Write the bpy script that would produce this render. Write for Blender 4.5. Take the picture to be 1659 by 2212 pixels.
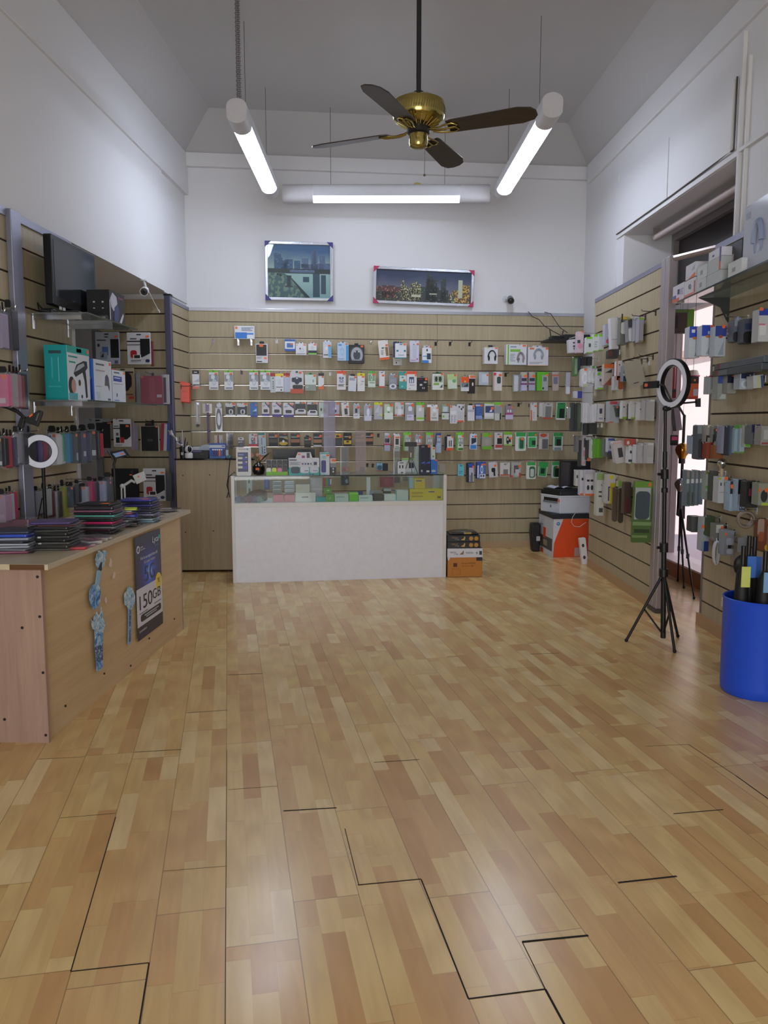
# Phone-accessory shop interior. Units: metres; camera at x=0,y=0, looking towards +Y.
import bpy, bmesh, math, random
from math import sin, cos, tan, atan, atan2, pi, radians, sqrt, floor, ceil
from mathutils import Vector as V, Matrix

for o in list(bpy.data.objects):
    bpy.data.objects.remove(o)
random.seed(11)
SC = bpy.context.scene
COL = SC.collection

# ------------------------------------------------------------------ camera
FPX, CX, CY, EYE = 1715.0, 829.5, 1106.0, 1.40      # calibrated on the 1659x2212 photograph
PITCH, YAW = radians(6.454), radians(2.24)
FW = V((-sin(YAW)*cos(PITCH), cos(YAW)*cos(PITCH), -sin(PITCH)))
RT = V((cos(YAW), sin(YAW), 0)); UP = RT.cross(FW)
cam = bpy.data.cameras.new('camera'); cam_o = bpy.data.objects.new('camera', cam); COL.objects.link(cam_o)
cam.sensor_fit = 'VERTICAL'; cam.sensor_height = 36.0; cam.sensor_width = 27.0
cam.lens = 36.0*FPX/2212.0; cam.clip_start = .05; cam.clip_end = 120
cam_o.matrix_world = Matrix(((RT.x, UP.x, -FW.x, 0), (RT.y, UP.y, -FW.y, 0), (RT.z, UP.z, -FW.z, EYE), (0, 0, 0, 1)))
SC.camera = cam_o

# ------------------------------------------------------------------ light levels
SC.view_settings.view_transform = 'Standard'; SC.view_settings.look = 'None'
SC.view_settings.gamma = 1.0; SC.view_settings.use_curve_mapping = False
SC.view_settings.exposure = 1.88
TUBE_STRENGTH = 9.0       # the two side fittings (twin tubes)
CROSS_STRENGTH = 1.5      # the single-tube cross fitting at the back
SKY_STRENGTH = 0.35
SUN_STRENGTH = 1.5

wd = bpy.data.worlds.new('world'); SC.world = wd; wd.use_nodes = True
wn = wd.node_tree.nodes; wl = wd.node_tree.links
bg = wn['Background']; bg.inputs[1].default_value = SKY_STRENGTH
tc = wn.new('ShaderNodeTexCoord'); sx_ = wn.new('ShaderNodeSeparateXYZ'); cr = wn.new('ShaderNodeValToRGB')
wl.new(tc.outputs['Generated'], sx_.inputs[0]); wl.new(sx_.outputs[2], cr.inputs[0]); wl.new(cr.outputs[0], bg.inputs[0])
cr.color_ramp.elements[0].position = 0.0; cr.color_ramp.elements[0].color = (.75, .78, .82, 1)
cr.color_ramp.elements[1].position = 0.6; cr.color_ramp.elements[1].color = (.42, .56, .85, 1)

sun = bpy.data.lights.new('sun', 'SUN'); sun.energy = SUN_STRENGTH; sun.angle = radians(1.0); sun.color = (1, .96, .92)
sun_o = bpy.data.objects.new('sun', sun); COL.objects.link(sun_o)
sun_o.rotation_euler = V((0.80, 0.10, -1.0)).to_track_quat('-Z', 'Y').to_euler()   # over our roof, on to the facades across the street

# daylight that comes in through the open shop front behind the camera
day = bpy.data.lights.new('shopfront_daylight', 'AREA'); day.shape = 'RECTANGLE'; day.size = 3.0; day.size_y = 2.3
day.energy = 45; day.color = (.95, .97, 1.0)
day_o = bpy.data.objects.new('shopfront_daylight', day); COL.objects.link(day_o)
day_o.location = (-.1, -2.9, 1.35); day_o.rotation_euler = (radians(90), 0, 0)

# ------------------------------------------------------------------ rays and planes
def ray(x, y):
    return RT*((x-CX)/FPX) - UP*((y-CY)/FPX) + FW
EYEP = V((0, 0, EYE))
def onp(x, y, p, n):
    d = ray(x, y); return EYEP + d*((V(p)-EYEP).dot(n)/d.dot(n))
def onY(x, y, Y): return onp(x, y, (0, Y, 0), V((0, 1, 0)))
def onX(x, y, X): return onp(x, y, (X, 0, 0), V((1, 0, 0)))
def onZ(x, y, Z=0): return onp(x, y, (0, 0, Z), V((0, 0, 1)))
TH = radians(8.6)                                        # the back wall is skewed to the side walls
BR = V((cos(TH), sin(TH), 0)); BN = V((sin(TH), -cos(TH), 0)); BP = V((.752, 8.818, 0))
def Bp(x, y, off=0): return onp(x, y, BP+BN*off, BN)
def BY(x): return BP.y + (x-BP.x)*tan(TH)
XL = -2.36                                               # left wall
def WX(y, out=0): return 2.12 - .08*(y-5.57) + out       # right wall
def AX(y): return 1.771 - .053*(y-6.173)                 # free-standing right slatwall run
def BX(y): return 1.982 - .047*(y-5.462)                 # nearer right slatwall run

# ------------------------------------------------------------------ materials
_mc = {}
def lin(h):
    c = [int(h[i:i+2], 16)/255 for i in (0, 2, 4)]
    return tuple(x/12.92 if x <= .04045 else ((x+.055)/1.055)**2.4 for x in c) + (1,)
class NT:
    def __init__(s, name):
        s.m = bpy.data.materials.new(name); s.m.use_nodes = True
        s.t = s.m.node_tree; s.n = s.t.nodes; s.l = s.t.links
        s.b = s.n['Principled BSDF']
    def new(s, t, **k):
        n = s.n.new(t)
        for a, v in k.items(): setattr(n, a, v)
        return n
    def put(s, sock, v):
        if hasattr(v, 'node'): s.l.new(v, sock)
        else: sock.default_value = v
    def math(s, op, a, b=0.0, c=None):
        n = s.new('ShaderNodeMath', operation=op); s.put(n.inputs[0], a); s.put(n.inputs[1], b)
        if c is not None: s.put(n.inputs[2], c)
        return n.outputs[0]
    def mix(s, f, a, b, mode='MIX'):
        n = s.new('ShaderNodeMix', data_type='RGBA', blend_type=mode)
        s.put(n.inputs[0], f); s.put(n.inputs[6], a); s.put(n.inputs[7], b)
        return n.outputs[2]
    def ramp(s, f, stops):
        n = s.new('ShaderNodeValToRGB'); e = n.color_ramp.elements
        while len(e) < len(stops): e.new(.5)
        for k, (p, c) in enumerate(stops): e[k].position = p; e[k].color = c
        s.put(n.inputs[0], f); return n.outputs[0]
    def noise(s, vec, scale, detail=3, dist=0, out=0):
        n = s.new('ShaderNodeTexNoise'); s.put(n.inputs['Vector'], vec)
        n.inputs['Scale'].default_value = scale; n.inputs['Detail'].default_value = detail; n.inputs['Distortion'].default_value = dist
        return n.outputs[out]
    def mapping(s, vec, scale=(1, 1, 1), rot=(0, 0, 0)):
        n = s.new('ShaderNodeMapping'); s.put(n.inputs[0], vec); n.inputs['Scale'].default_value = scale; n.inputs['Rotation'].default_value = rot
        return n.outputs[0]
    def obj(s): return s.new('ShaderNodeTexCoord').outputs['Object']
    def bump(s, h, strength=.2, dist=.002):
        n = s.new('ShaderNodeBump'); n.inputs['Strength'].default_value = strength; n.inputs['Distance'].default_value = dist
        s.put(n.inputs['Height'], h); s.l.new(n.outputs[0], s.b.inputs['Normal'])
def M(h, r=.42, metal=0, var=.06):
    """plain coloured material with slight procedural variation"""
    k = (h, r, metal)
    if k in _mc: return _mc[k]
    t = NT('mat_'+h); c = lin(h)
    f = t.noise(t.obj(), 23, 2)
    a = tuple(max(0, x*(1-var)) for x in c[:3])+(1,); b = tuple(min(1, x*(1+var)) for x in c[:3])+(1,)
    t.put(t.b.inputs['Base Color'], t.mix(f, a, b))
    t.b.inputs['Roughness'].default_value = r; t.b.inputs['Metallic'].default_value = metal
    _mc[k] = t.m; return t.m
def clear(h='ffffff', op=.12, r=.08, name='clear_plastic'):
    """thin transparent sheet: mostly see-through with a glossy skin"""
    k = ('clear', h, op, r)
    if k in _mc: return _mc[k]
    t = NT(name); n = t.n; n.remove(t.b); out = n['Material Output']
    tr = t.new('ShaderNodeBsdfTransparent'); tr.inputs[0].default_value = lin(h)
    gl = t.new('ShaderNodeBsdfGlossy'); gl.inputs['Roughness'].default_value = r
    fr = t.new('ShaderNodeFresnel'); fr.inputs[0].default_value = 1.45
    bf = t.new('ShaderNodeNewGeometry').outputs['Backfacing']
    f = t.math('ADD', t.math('MULTIPLY', fr.outputs[0], t.math('SUBTRACT', 1.0, bf)), op*.35)
    mx = t.new('ShaderNodeMixShader'); t.l.new(f, mx.inputs[0]); t.l.new(tr.outputs[0], mx.inputs[1]); t.l.new(gl.outputs[0], mx.inputs[2])
    df = t.new('ShaderNodeBsdfDiffuse'); df.inputs[0].default_value = (.8, .82, .85, 1)
    m2 = t.new('ShaderNodeMixShader'); m2.inputs[0].default_value = op*.6
    t.l.new(mx.outputs[0], m2.inputs[1]); t.l.new(df.outputs[0], m2.inputs[2]); t.l.new(m2.outputs[0], out.inputs[0])
    _mc[k] = t.m; return t.m
def emit(h, s, name):
    t = NT(name); t.b.inputs['Base Color'].default_value = (.9, .9, .9, 1)
    f = t.noise(t.mapping(t.obj(), (3, 40, 3)), 1.0, 1)
    t.put(t.b.inputs['Emission Color'], lin(h))
    t.put(t.b.inputs['Emission Strength'], t.math('MULTIPLY_ADD', f, s*.12, s*.94))
    return t.m
def wall_paint(h, name):
    t = NT(name); o = t.obj(); c = lin(h)
    f = t.noise(o, .9, 5); g = t.noise(o, 60, 3)
    t.put(t.b.inputs['Base Color'], t.mix(t.ramp(f, [(.35, (0, 0, 0, 1)), (.7, (1, 1, 1, 1))]), tuple(x*.955 for x in c[:3])+(1,), c))
    t.b.inputs['Roughness'].default_value = .7; t.bump(g, .12, .002); return t.m
def wood(h1, h2, name, axis='z', r=.45, sc=1.0):
    """melamine wood: fine stretched grain"""
    t = NT(name); o = t.obj()
    s = {'z': (38*sc, 38*sc, 1.6*sc), 'x': (1.6*sc, 38*sc, 38*sc), 'y': (38*sc, 1.6*sc, 38*sc)}[axis]
    f = t.noise(t.mapping(o, s), 1.0, 4, .6); g = t.noise(t.mapping(o, tuple(q*3 for q in s)), 1.0, 2)
    f = t.math('MULTIPLY_ADD', g, .35, t.math('MULTIPLY', f, .65))
    t.put(t.b.inputs['Base Color'], t.ramp(f, [(.28, lin(h1)), (.72, lin(h2))]))
    t.b.inputs['Roughness'].default_value = r; t.bump(f, .05, .001); return t.m
WHITE = wall_paint('d9d8d8', 'painted_plaster')
CEIL = wall_paint('b9b7b6', 'painted_ceiling')
SLAT = wood('9f9173', 'b5a789', 'slatwall_melamine')
DESK = wood('b89a70', 'cfb48b', 'desk_melamine_front', 'y', sc=.55)
DESKEND = wood('957869', 'a98c7b', 'desk_melamine_end_warmlit')  # pinkish brown paints in the warm light reflected by the desk end
CABW = wood('a08e72', 'b5a384', 'cabinet_melamine')
GROOVE = M('3a2a1c', .8)
ALU = M('b9bac4', .32, .85)
STEEL = M('c9cbd0', .22, 1)
CHROME = M('d8d9dc', .12, 1)
BLACK = M('0c0c0e', .4)
MATT = M('121214', .75)
RAILM = M('8b8c9c', .38, .55)
GLASS = clear('f5faf8', .02, .02, 'glass')

# ------------------------------------------------------------------ mesh collecting
class G:
    def __init__(s): s.v = []; s.f = []; s.mi = []; s.m = 0; s.M = None
    def add(s, vs, fs):
        b = len(s.v)
        for p in vs:
            p = V(p); s.v.append(s.M @ p if s.M else p)
        for f in fs: s.f.append([b+i for i in f]); s.mi.append(s.m)
        return s
    def box(s, x0, y0, z0, x1, y1, z1):
        return s.add([(x, y, z) for z in (z0, z1) for y in (y0, y1) for x in (x0, x1)],
                     [(0, 2, 3, 1), (4, 5, 7, 6), (0, 1, 5, 4), (2, 6, 7, 3), (0, 4, 6, 2), (1, 3, 7, 5)])
    def slab(s, poly, z0, z1):
        """vertical prism over an XY polygon"""
        n = len(poly); a = sum(poly[i][0]*poly[(i+1) % n][1]-poly[(i+1) % n][0]*poly[i][1] for i in range(n))
        if a < 0: poly = poly[::-1]
        return s.add([(p[0], p[1], z0) for p in poly]+[(p[0], p[1], z1) for p in poly],
                     [list(range(n))[::-1], list(range(n, 2*n))]+[(i, (i+1) % n, n+(i+1) % n, n+i) for i in range(n)])
    def prism(s, poly, y0, y1):
        """XZ polygon pushed along Y (y0 is the front)"""
        n = len(poly); a = sum(poly[i][0]*poly[(i+1) % n][1]-poly[(i+1) % n][0]*poly[i][1] for i in range(n))
        if a < 0: poly = poly[::-1]
        return s.add([(p[0], y0, p[1]) for p in poly]+[(p[0], y1, p[1]) for p in poly],
                     [list(range(n)), list(range(n, 2*n))[::-1]]+[((i+1) % n, i, n+i, n+(i+1) % n) for i in range(n)])
    def ringprism(s, out, inn, y0, y1):
        n = len(out)
        vs = [(p[0], y, p[1]) for y in (y0, y1) for q in (out, inn) for p in q]
        fs = []
        for i in range(n):
            j = (i+1) % n
            fs += [(i, j, n+j, n+i), (2*n+j, 2*n+i, 3*n+i, 3*n+j), (j, i, 2*n+i, 2*n+j), (n+i, n+j, 3*n+j, 3*n+i)]
        return s.add(vs, fs)
    def cyl(s, p0, p1, r0, r1=None, n=12, cap=True):
        p0, p1 = V(p0), V(p1); r1 = r0 if r1 is None else r1
        d = (p1-p0).normalized(); a = d.orthogonal().normalized(); b = d.cross(a)
        vs = []
        for p, r in ((p0, r0), (p1, r1)):
            for i in range(n):
                t = 2*pi*i/n; vs.append(p+a*(r*cos(t))+b*(r*sin(t)))
        fs = [(i, (i+1) % n, n+(i+1) % n, n+i) for i in range(n)]
        if cap: fs += [list(range(n))[::-1], list(range(n, 2*n))]
        return s.add(vs, fs)
    def tube(s, pts, r, n=6):
        pts = [V(p) for p in pts]; vs = []; prev = None
        for k, p in enumerate(pts):
            d = (pts[min(k+1, len(pts)-1)]-pts[max(k-1, 0)]).normalized()
            if prev is None: a = d.orthogonal().normalized()
            else:
                a = prev-d*prev.dot(d); a = a.normalized() if a.length > 1e-6 else d.orthogonal().normalized()
            prev = a; b = d.cross(a); rr = r[k] if isinstance(r, (list, tuple)) else r
            for i in range(n):
                t = 2*pi*i/n; vs.append(p+a*(rr*cos(t))+b*(rr*sin(t)))
        m = len(pts)
        fs = [(k*n+i, k*n+(i+1) % n, (k+1)*n+(i+1) % n, (k+1)*n+i) for k in range(m-1) for i in range(n)]
        fs += [list(range(n))[::-1], list(range((m-1)*n, m*n))]
        return s.add(vs, fs)
    def lathe(s, prof, n=24, c=(0, 0, 0), axis='z'):
        c = V(c); vs = []
        for r, h in prof:
            for i in range(n):
                t = 2*pi*i/n; x, y = r*cos(t), r*sin(t)
                vs.append(c+(V((x, y, h)) if axis == 'z' else V((x, h, y)) if axis == 'y' else V((h, x, y))))
        m = len(prof)
        fs = [(k*n+i, k*n+(i+1) % n, (k+1)*n+(i+1) % n, (k+1)*n+i) for k in range(m-1) for i in range(n)]
        fs += [list(range(n))[::-1], list(range((m-1)*n, m*n))]
        return s.add(vs, fs)
    def ball(s, c, r, n=14, sc=(1, 1, 1)):
        prof = [(max(1e-4, r*sin(pi*k/n)), -r*cos(pi*k/n)) for k in range(n+1)]
        g = G().lathe(prof, n*2)
        return s.add([V((p.x*sc[0], p.y*sc[1], p.z*sc[2]))+V(c) for p in g.v], g.f)
    def build(s, name, mat, parent=None, smooth=None, bevel=0, seg=2):
        me = bpy.data.meshes.new(name); me.from_pydata([tuple(p) for p in s.v], [], s.f)
        for m in (mat if isinstance(mat, (list, tuple)) else [mat]): me.materials.append(m)
        if max(s.mi, default=0): me.polygons.foreach_set('material_index', s.mi)
        o = bpy.data.objects.new(name, me); COL.objects.link(o)
        if parent: o.parent = parent
        if len(s.v) < 4000:
            bm = bmesh.new(); bm.from_mesh(me); bmesh.ops.recalc_face_normals(bm, faces=bm.faces); bm.to_mesh(me); bm.free()
        if smooth:
            me.polygons.foreach_set('use_smooth', [True]*len(me.polygons)); me.set_sharp_from_angle(angle=radians(smooth))
        if bevel:
            b = o.modifiers.new('bevel', 'BEVEL'); b.width = bevel; b.segments = seg; b.limit_method = 'ANGLE'; b.angle_limit = radians(40)
        return o
def rrect(x0, z0, x1, z1, r=.003, n=3):
    r = max(1e-5, min(r, (x1-x0)/2.01, (z1-z0)/2.01)); out = []
    for cx, cz, a in ((x1-r, z1-r, 0), (x0+r, z1-r, 90), (x0+r, z0+r, 180), (x1-r, z0+r, 270)):
        for k in range(n+1):
            t = radians(a+90*k/n); out.append((cx+r*cos(t), cz+r*sin(t)))
    return out
def ell(cx, cz, rx, rz, n=18): return [(cx+rx*cos(2*pi*k/n), cz+rz*sin(2*pi*k/n)) for k in range(n)]

# ------------------------------------------------------------------ naming
def tag(o, label, cat, group=None):
    o['label'] = label; o['category'] = cat
    if group: o['group'] = group
    return o
def thing(name, label, cat, loc=(0, 0, 0), group=None, mat=None, rz=0):
    o = bpy.data.objects.new(name, None); COL.objects.link(o); o.empty_display_size = .05
    if mat is not None: o.matrix_world = mat
    else: o.location = loc; o.rotation_euler = (0, 0, rz)
    return tag(o, label, cat, group)
def struct(o): o['kind'] = 'structure'; return o
def frame(o, r, n, tilt=0):
    """X along the face, Y into the surface (away from the viewer), Z up"""
    r = V(r).normalized(); y = -V(n).normalized(); z = V((0, 0, 1))
    m = Matrix(((r.x, y.x, z.x, o[0]), (r.y, y.y, z.y, o[1]), (r.z, y.z, z.z, o[2]), (0, 0, 0, 1)))
    return m @ Matrix.Rotation(radians(tilt), 4, 'Y') if tilt else m
def text(s, x0, z0, x1, z1, mat, parent, y=-.001, name='lettering', keep=True, rot=0, ext=.0004):
    """real lettering fitted into a box of the face"""
    cu = bpy.data.curves.new('t', 'FONT'); cu.body = s; cu.size = 1; cu.extrude = 0
    o = bpy.data.objects.new('t', cu); me = bpy.data.meshes.new_from_object(o)
    bpy.data.objects.remove(o); bpy.data.curves.remove(cu)
    xs = [v.co.x for v in me.vertices]; ys = [v.co.y for v in me.vertices]
    a, b, c, d = min(xs), max(xs), min(ys), max(ys)
    sx, sz = (x1-x0)/(b-a), (z1-z0)/(d-c)
    if keep: sx = sz = min(sx, sz)
    cx, cz = (x0+x1)/2, (z0+z1)/2
    for v in me.vertices:
        p, q = (v.co.x-(a+b)/2)*sx, (v.co.y-(c+d)/2)*sz
        if rot: p, q = p*cos(rot)-q*sin(rot), p*sin(rot)+q*cos(rot)
        v.co = (cx+p, y, cz+q)
    me.name = name; me.materials.append(mat)
    t = bpy.data.objects.new(name, me); COL.objects.link(t); t.parent = parent
    return t
# ================================================================== SETTING
# ---- floor: three-strip laminate, boards laid askew to the walls
def floor_mat():
    t = NT('laminate_floor'); o = t.obj(); s = t.new('ShaderNodeSeparateXYZ'); t.l.new(o, s.inputs[0])
    u, v = s.outputs[0], s.outputs[1]
    def rnd(a, b=0.0, c=0.0):
        k = t.new('ShaderNodeCombineXYZ'); t.put(k.inputs[0], a); t.put(k.inputs[1], b); t.put(k.inputs[2], c)
        w = t.new('ShaderNodeTexWhiteNoise', noise_dimensions='3D'); t.l.new(k.outputs[0], w.inputs[0]); return w.outputs[0]
    pu = t.math('DIVIDE', t.math('ADD', u, .036), .1945); p = t.math('FLOOR', pu); fu = t.math('FRACT', pu)
    pv = t.math('DIVIDE', t.math('ADD', v, t.math('MULTIPLY', rnd(p, 3.3), 1.38)), 1.38); q = t.math('FLOOR', pv); fv = t.math('FRACT', pv)
    sp = t.math('FLOOR', t.math('MULTIPLY', pu, 3.0))
    bv = t.math('MULTIPLY_ADD', fv, 3.4, t.math('MULTIPLY', rnd(sp, q, 7.7), 1.0)); b = t.math('FLOOR', bv)
    c = rnd(sp, b, q); c2 = rnd(sp, b, t.math('ADD', q, 40.5))
    k = t.new('ShaderNodeCombineXYZ'); t.put(k.inputs[0], t.math('MULTIPLY_ADD', c, 9.0, t.math('MULTIPLY', u, 26.0)))
    t.put(k.inputs[1], t.math('MULTIPLY', v, 2.6)); t.put(k.inputs[2], t.math('MULTIPLY', c2, 30.0))
    gr = t.noise(k.outputs[0], 1.0, 5, 1.4)
    w = t.new('ShaderNodeTexWave', wave_type='RINGS', rings_direction='X'); t.l.new(k.outputs[0], w.inputs[0])
    w.inputs['Scale'].default_value = .55; w.inputs['Distortion'].default_value = 5; w.inputs['Detail'].default_value = 2
    base = t.ramp(c, [(0, lin('c39760')), (.14, lin('cfa66e')), (.55, lin('d8b87a')), (.85, lin('dfc288')), (1, lin('e4ca96'))])
    g2 = t.math('MULTIPLY_ADD', gr, .7, t.math('MULTIPLY', w.outputs[0], .3))
    base = t.mix(t.math('MULTIPLY', t.ramp(g2, [(.3, (1, 1, 1, 1)), (.75, (0, 0, 0, 1))]), .55), base, t.mix(.5, base, lin('9b6f42')), 'MIX')
    def edge(f, wd): return t.math('LESS_THAN', t.math('ABSOLUTE', t.math('SUBTRACT', f, t.math('ROUND', f))), wd)
    fs = t.math('FRACT', t.math('MULTIPLY', pu, 3.0))
    seam = t.math('MAXIMUM', edge(fu, .0075), edge(fv, .0012))
    strip = t.math('MAXIMUM', edge(fs, .008), edge(t.math('FRACT', bv), .004))
    base = t.mix(t.math('MULTIPLY', strip, .18), base, lin('8a6238'))
    base = t.mix(t.math('MULTIPLY', seam, .5), base, lin('4a331f'))
    t.put(t.b.inputs['Base Color'], base)
    sm = t.noise(o, 2.3, 4); t.put(t.b.inputs['Roughness'], t.math('MULTIPLY_ADD', sm, .16, .17))
    t.put(t.b.inputs['Specular IOR Level'], .55)
    t.bump(t.math('MULTIPLY_ADD', seam, -1.0, t.math('MULTIPLY', gr, .15)), .15, .002)
    return t.m
FRZ = radians(13.3); FI = Matrix.Rotation(-FRZ, 4, 'Z')
g = G(); poly = [(-4.2, -3.2), (2.62, -3.2), (2.62, 9.6), (-4.2, 9.6)]
g.M = FI; g.slab(poly, -.12, 0); g.m = 1
# open joints between boards, where they gape in the photograph
GAPS = [((492, 1458), (568, 1455), 5), ((403, 1540), (491, 1534), 4), ((290, 1625), (392, 1619), 4), ((612, 1752), (727, 1745), 7),
        ((807, 1647), (906, 1641), 4), ((773, 1912), (910, 1899), 5), ((1128, 2035), (1271, 2021), 8), ((1335, 1907), (1462, 1893), 8),
        ((1455, 1758), (1562, 1749), 5), ((1012, 2158), (1178, 2137), 5), ((152, 2099), (322, 2080), 4), ((129, 1767), (250, 1757), 2),
        ((1145, 1413), (1208, 1411), 5), ((1155, 1482), (1226, 1480), 2), ((83, 1640), (183, 1635), 2), ((493, 1706), (600, 1698), 2),
        ((354, 1882), (490, 1871), 1.5), ((250, 1765), (153, 2098), 3), ((322, 2080), (298, 2230), 4), ((910, 1900), (1012, 2158), 4),
        ((1128, 2035), (1178, 2137), 2.5), ((1178, 2137), (1228, 2230), 6), ((745, 1790), (775, 1912), 2.5), ((1487, 1608), (1590, 1676), 3),
        ((1590, 1676), (1690, 1748), 5), ((490, 1620), (486, 2230), 1.5), ((1395, 1612), (1487, 1608), 2), ((990, 1340), (1040, 1338), 3)]
for a, b, wmm in GAPS:
    a, b = onZ(*a), onZ(*b); d = (b-a).normalized(); n = V((-d.y, d.x, 0))*(wmm*.0005)
    g.add([a-n+V((0, 0, .0006)), b-n+V((0, 0, .0006)), b+n+V((0, 0, .0006)), a+n+V((0, 0, .0006))], [(0, 1, 2, 3)])
fl = g.build('floor', [floor_mat(), M('17100a', .9)]); fl.rotation_euler.z = FRZ; struct(fl)

# ---- walls
ZT = 4.6
bw = lambda x, out: (x-BN.x*out, BY(x)-BN.y*out)          # plan point on the back wall, pushed outwards
g = G(); g.slab([bw(-2.45, .03), bw(2.3, .03), bw(2.3, .28), bw(-2.45, .28)], 0, ZT); struct(g.build('wall_back', WHITE))
g = G()
g.slab([(XL, -3.2), (XL, 7.58), (-3.95, 7.58), (-3.95, -3.2)], 2.625, ZT)              # bulkhead: its underside is the soffit of the recess
g.slab([(XL-.018, 7.58), (XL-.018, 8.45), (-2.7, 8.45), (-2.7, 7.58)], 2.625, ZT)
g.slab([(-2.7, 7.58), (-2.7, 8.85), (-3.95, 8.85), (-3.95, 7.58)], 2.625, ZT)
g.slab([(XL-.03, 7.76), (XL-.03, 8.45), (-2.6, 8.45), (-2.6, 7.76)], 0, 2.63)
g.slab([(XL-.03, -3.2), (XL-.03, 5.5), (-2.62, 5.5), (-2.62, -3.2)], 0, 2.625)
g.slab([(-3.8, 5.3), (-3.95, 5.3), (-3.95, 8.8), (-3.8, 8.8)], 0, 2.63)
g.slab([(-3.12, 7.745), (-2.39, 7.745), (-2.39, 7.9), (-3.12, 7.9)], 0, 2.63)
g.slab([(-3.95, 8.7), (-2.6, 8.7), (-2.6, 8.85), (-3.95, 8.85)], 0, 2.63)
g.slab([(-3.95, 5.2), (-2.62, 5.2), (-2.62, 5.35), (-3.95, 5.35)], 0, 2.63)
struct(g.build('wall_left', WHITE))
g = G()
wr = lambda y, out=0: (WX(y, out), y)
g.slab([wr(7.75), wr(9.4), wr(9.4, .55), wr(7.75, .55)], 0, ZT)
g.slab([wr(-3.2), wr(5.57), wr(5.57, .55), wr(-3.2, .55)], 0, ZT)
g.slab([wr(5.57), wr(7.75), wr(7.75, .55), wr(5.57, .55)], 3.135, ZT)
struct(g.build('wall_right', WHITE))
g = G()
g.box(-2.5, -3.2, 0, -1.7, -3.05, ZT); g.box(1.55, -3.2, 0, 3.4, -3.05, ZT); g.box(-1.7, -3.2, 2.6, 1.55, -3.05, ZT)
struct(g.build('wall_front', WHITE))

# ---- ceiling with a sloping cove all round
cx = lambda y, i: WX(y, -i)
o_ = [(XL, -3.2), (WX(-3.2), -3.2), (WX(8.96), BY(WX(8.96))), (XL, BY(XL))]
ins = .33
i_ = [(XL+ins, -3.2), (WX(-3.2)-ins, -3.2), (WX(8.6)-ins, BY(WX(8.6)-ins)-ins), (XL+ins, BY(XL+ins)-ins)]
g = G(); vs = [(p[0], p[1], 4.12) for p in o_]+[(p[0], p[1], 4.45) for p in i_]
g.add(vs, [(4, 5, 6, 7), (0, 4, 7, 3), (3, 7, 6, 2), (2, 6, 5, 1)])
struct(g.build('ceiling', CEIL))
g = G(); g.box(-4.1, -3.4, 4.6, 3.2, 9.7, 4.7); struct(g.build('ceiling', CEIL))      # roof slab over it
# ---- friezes under the cove
g = G(); g.slab([(XL-.05, -3.0), (XL+.022, -3.0), (XL+.022, 8.4), (XL-.05, 8.4)], 3.715, 4.125); struct(g.build('trim_1', WHITE, bevel=.004))
g = G(); g.slab([bw(-2.35, .05), bw(1.9, .05), bw(1.9, -.022), bw(-2.35, -.022)], 3.99, 4.125); struct(g.build('trim_2', WHITE, bevel=.004))
g = G(); g.slab([wr(-3, .05), wr(-3, -.03), wr(8.9, -.03), wr(8.9, .05)], 3.93, 4.125); struct(g.build('trim_3', WHITE, bevel=.004))
# ---- boarding over the shop window and the upright trims beside it
g = G()
for y0, y1 in ((5.64, 6.70), (6.72, 7.93)): g.slab([wr(y0, .01), wr(y1, .01), wr(y1, -.016), wr(y0, -.016)], 3.19, 3.66)
struct(g.build('trim_4', WHITE, bevel=.002))
g = G()
for y0, y1, z0, z1, t in ((5.50, 5.525, 2.6, 3.9, -.025), (5.42, 5.44, 2.6, 3.72, -.02), (7.93, 7.955, 2.6, 3.74, -.014)): g.slab([wr(y0, .01), wr(y1, .01), wr(y1, t), wr(y0, t)], z0, z1)
g.slab([wr(3.0, .01), wr(5.5, .01), wr(5.5, -.025), wr(3.0, -.025)], 3.15, 3.175)
g.slab([wr(5.52, .01), wr(7.93, .01), wr(7.93, -.016), wr(5.52, -.016)], 3.14, 3.175)
struct(g.build('trim_5', WHITE, bevel=.002))
g = G(); g.tube([V((WX(5.6, -.01), 5.6, z)) for z in (3.66, 3.4, 3.2)]+[V((WX(6.6, -.024), 6.6, 3.178)), V((WX(7.9, -.024), 7.9, 3.178))], .006)
tag(g.build('cable', M('4a433e', .6)), 'dark cable run along the boarding above the shop window', 'cable')
# ---- shop window: step, glazing, dark transom
g = G(); g.slab([wr(5.57, .37), wr(7.75, .37), wr(7.75, .62), wr(5.57, .62)], 0, .13); struct(g.build('trim_6', M('a8704e', .5)))
g = G(); g.slab([wr(5.57, .36), wr(7.75, .36), wr(7.75, .62), wr(5.57, .62)], .13, .145); struct(g.build('trim_7', M('e9e2e0', .4)))
wf = struct(G().build('window_1', M('8d8a88', .5)))
def wbar(name, y0, y1, z0, z1, a, b, m): return G().slab([wr(y0, a), wr(y1, a), wr(y1, b), wr(y0, b)], z0, z1).build(name, m, wf)
fm = M('8f8683', .5)
for y0, y1, z0, z1 in ((5.57, 5.62, .145, 3.13), (7.70, 7.75, .145, 3.13), (5.62, 7.70, 3.07, 3.13), (5.62, 7.70, 2.40, 2.47)): wbar('window_frame', y0, y1, z0, z1, .44, .56, fm)
wbar('transom_panel', 5.62, 7.70, 2.47, 3.07, .49, .51, M('2b2726', .35))
wbar('mullion', 6.60, 6.63, 2.47, 3.07, .48, .52, M('3a3533', .4))
wbar('pane', 5.62, 7.70, .145, 2.40, .495, .503, clear('fcf4f3', .05, .02, 'shop_glass'))
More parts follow.
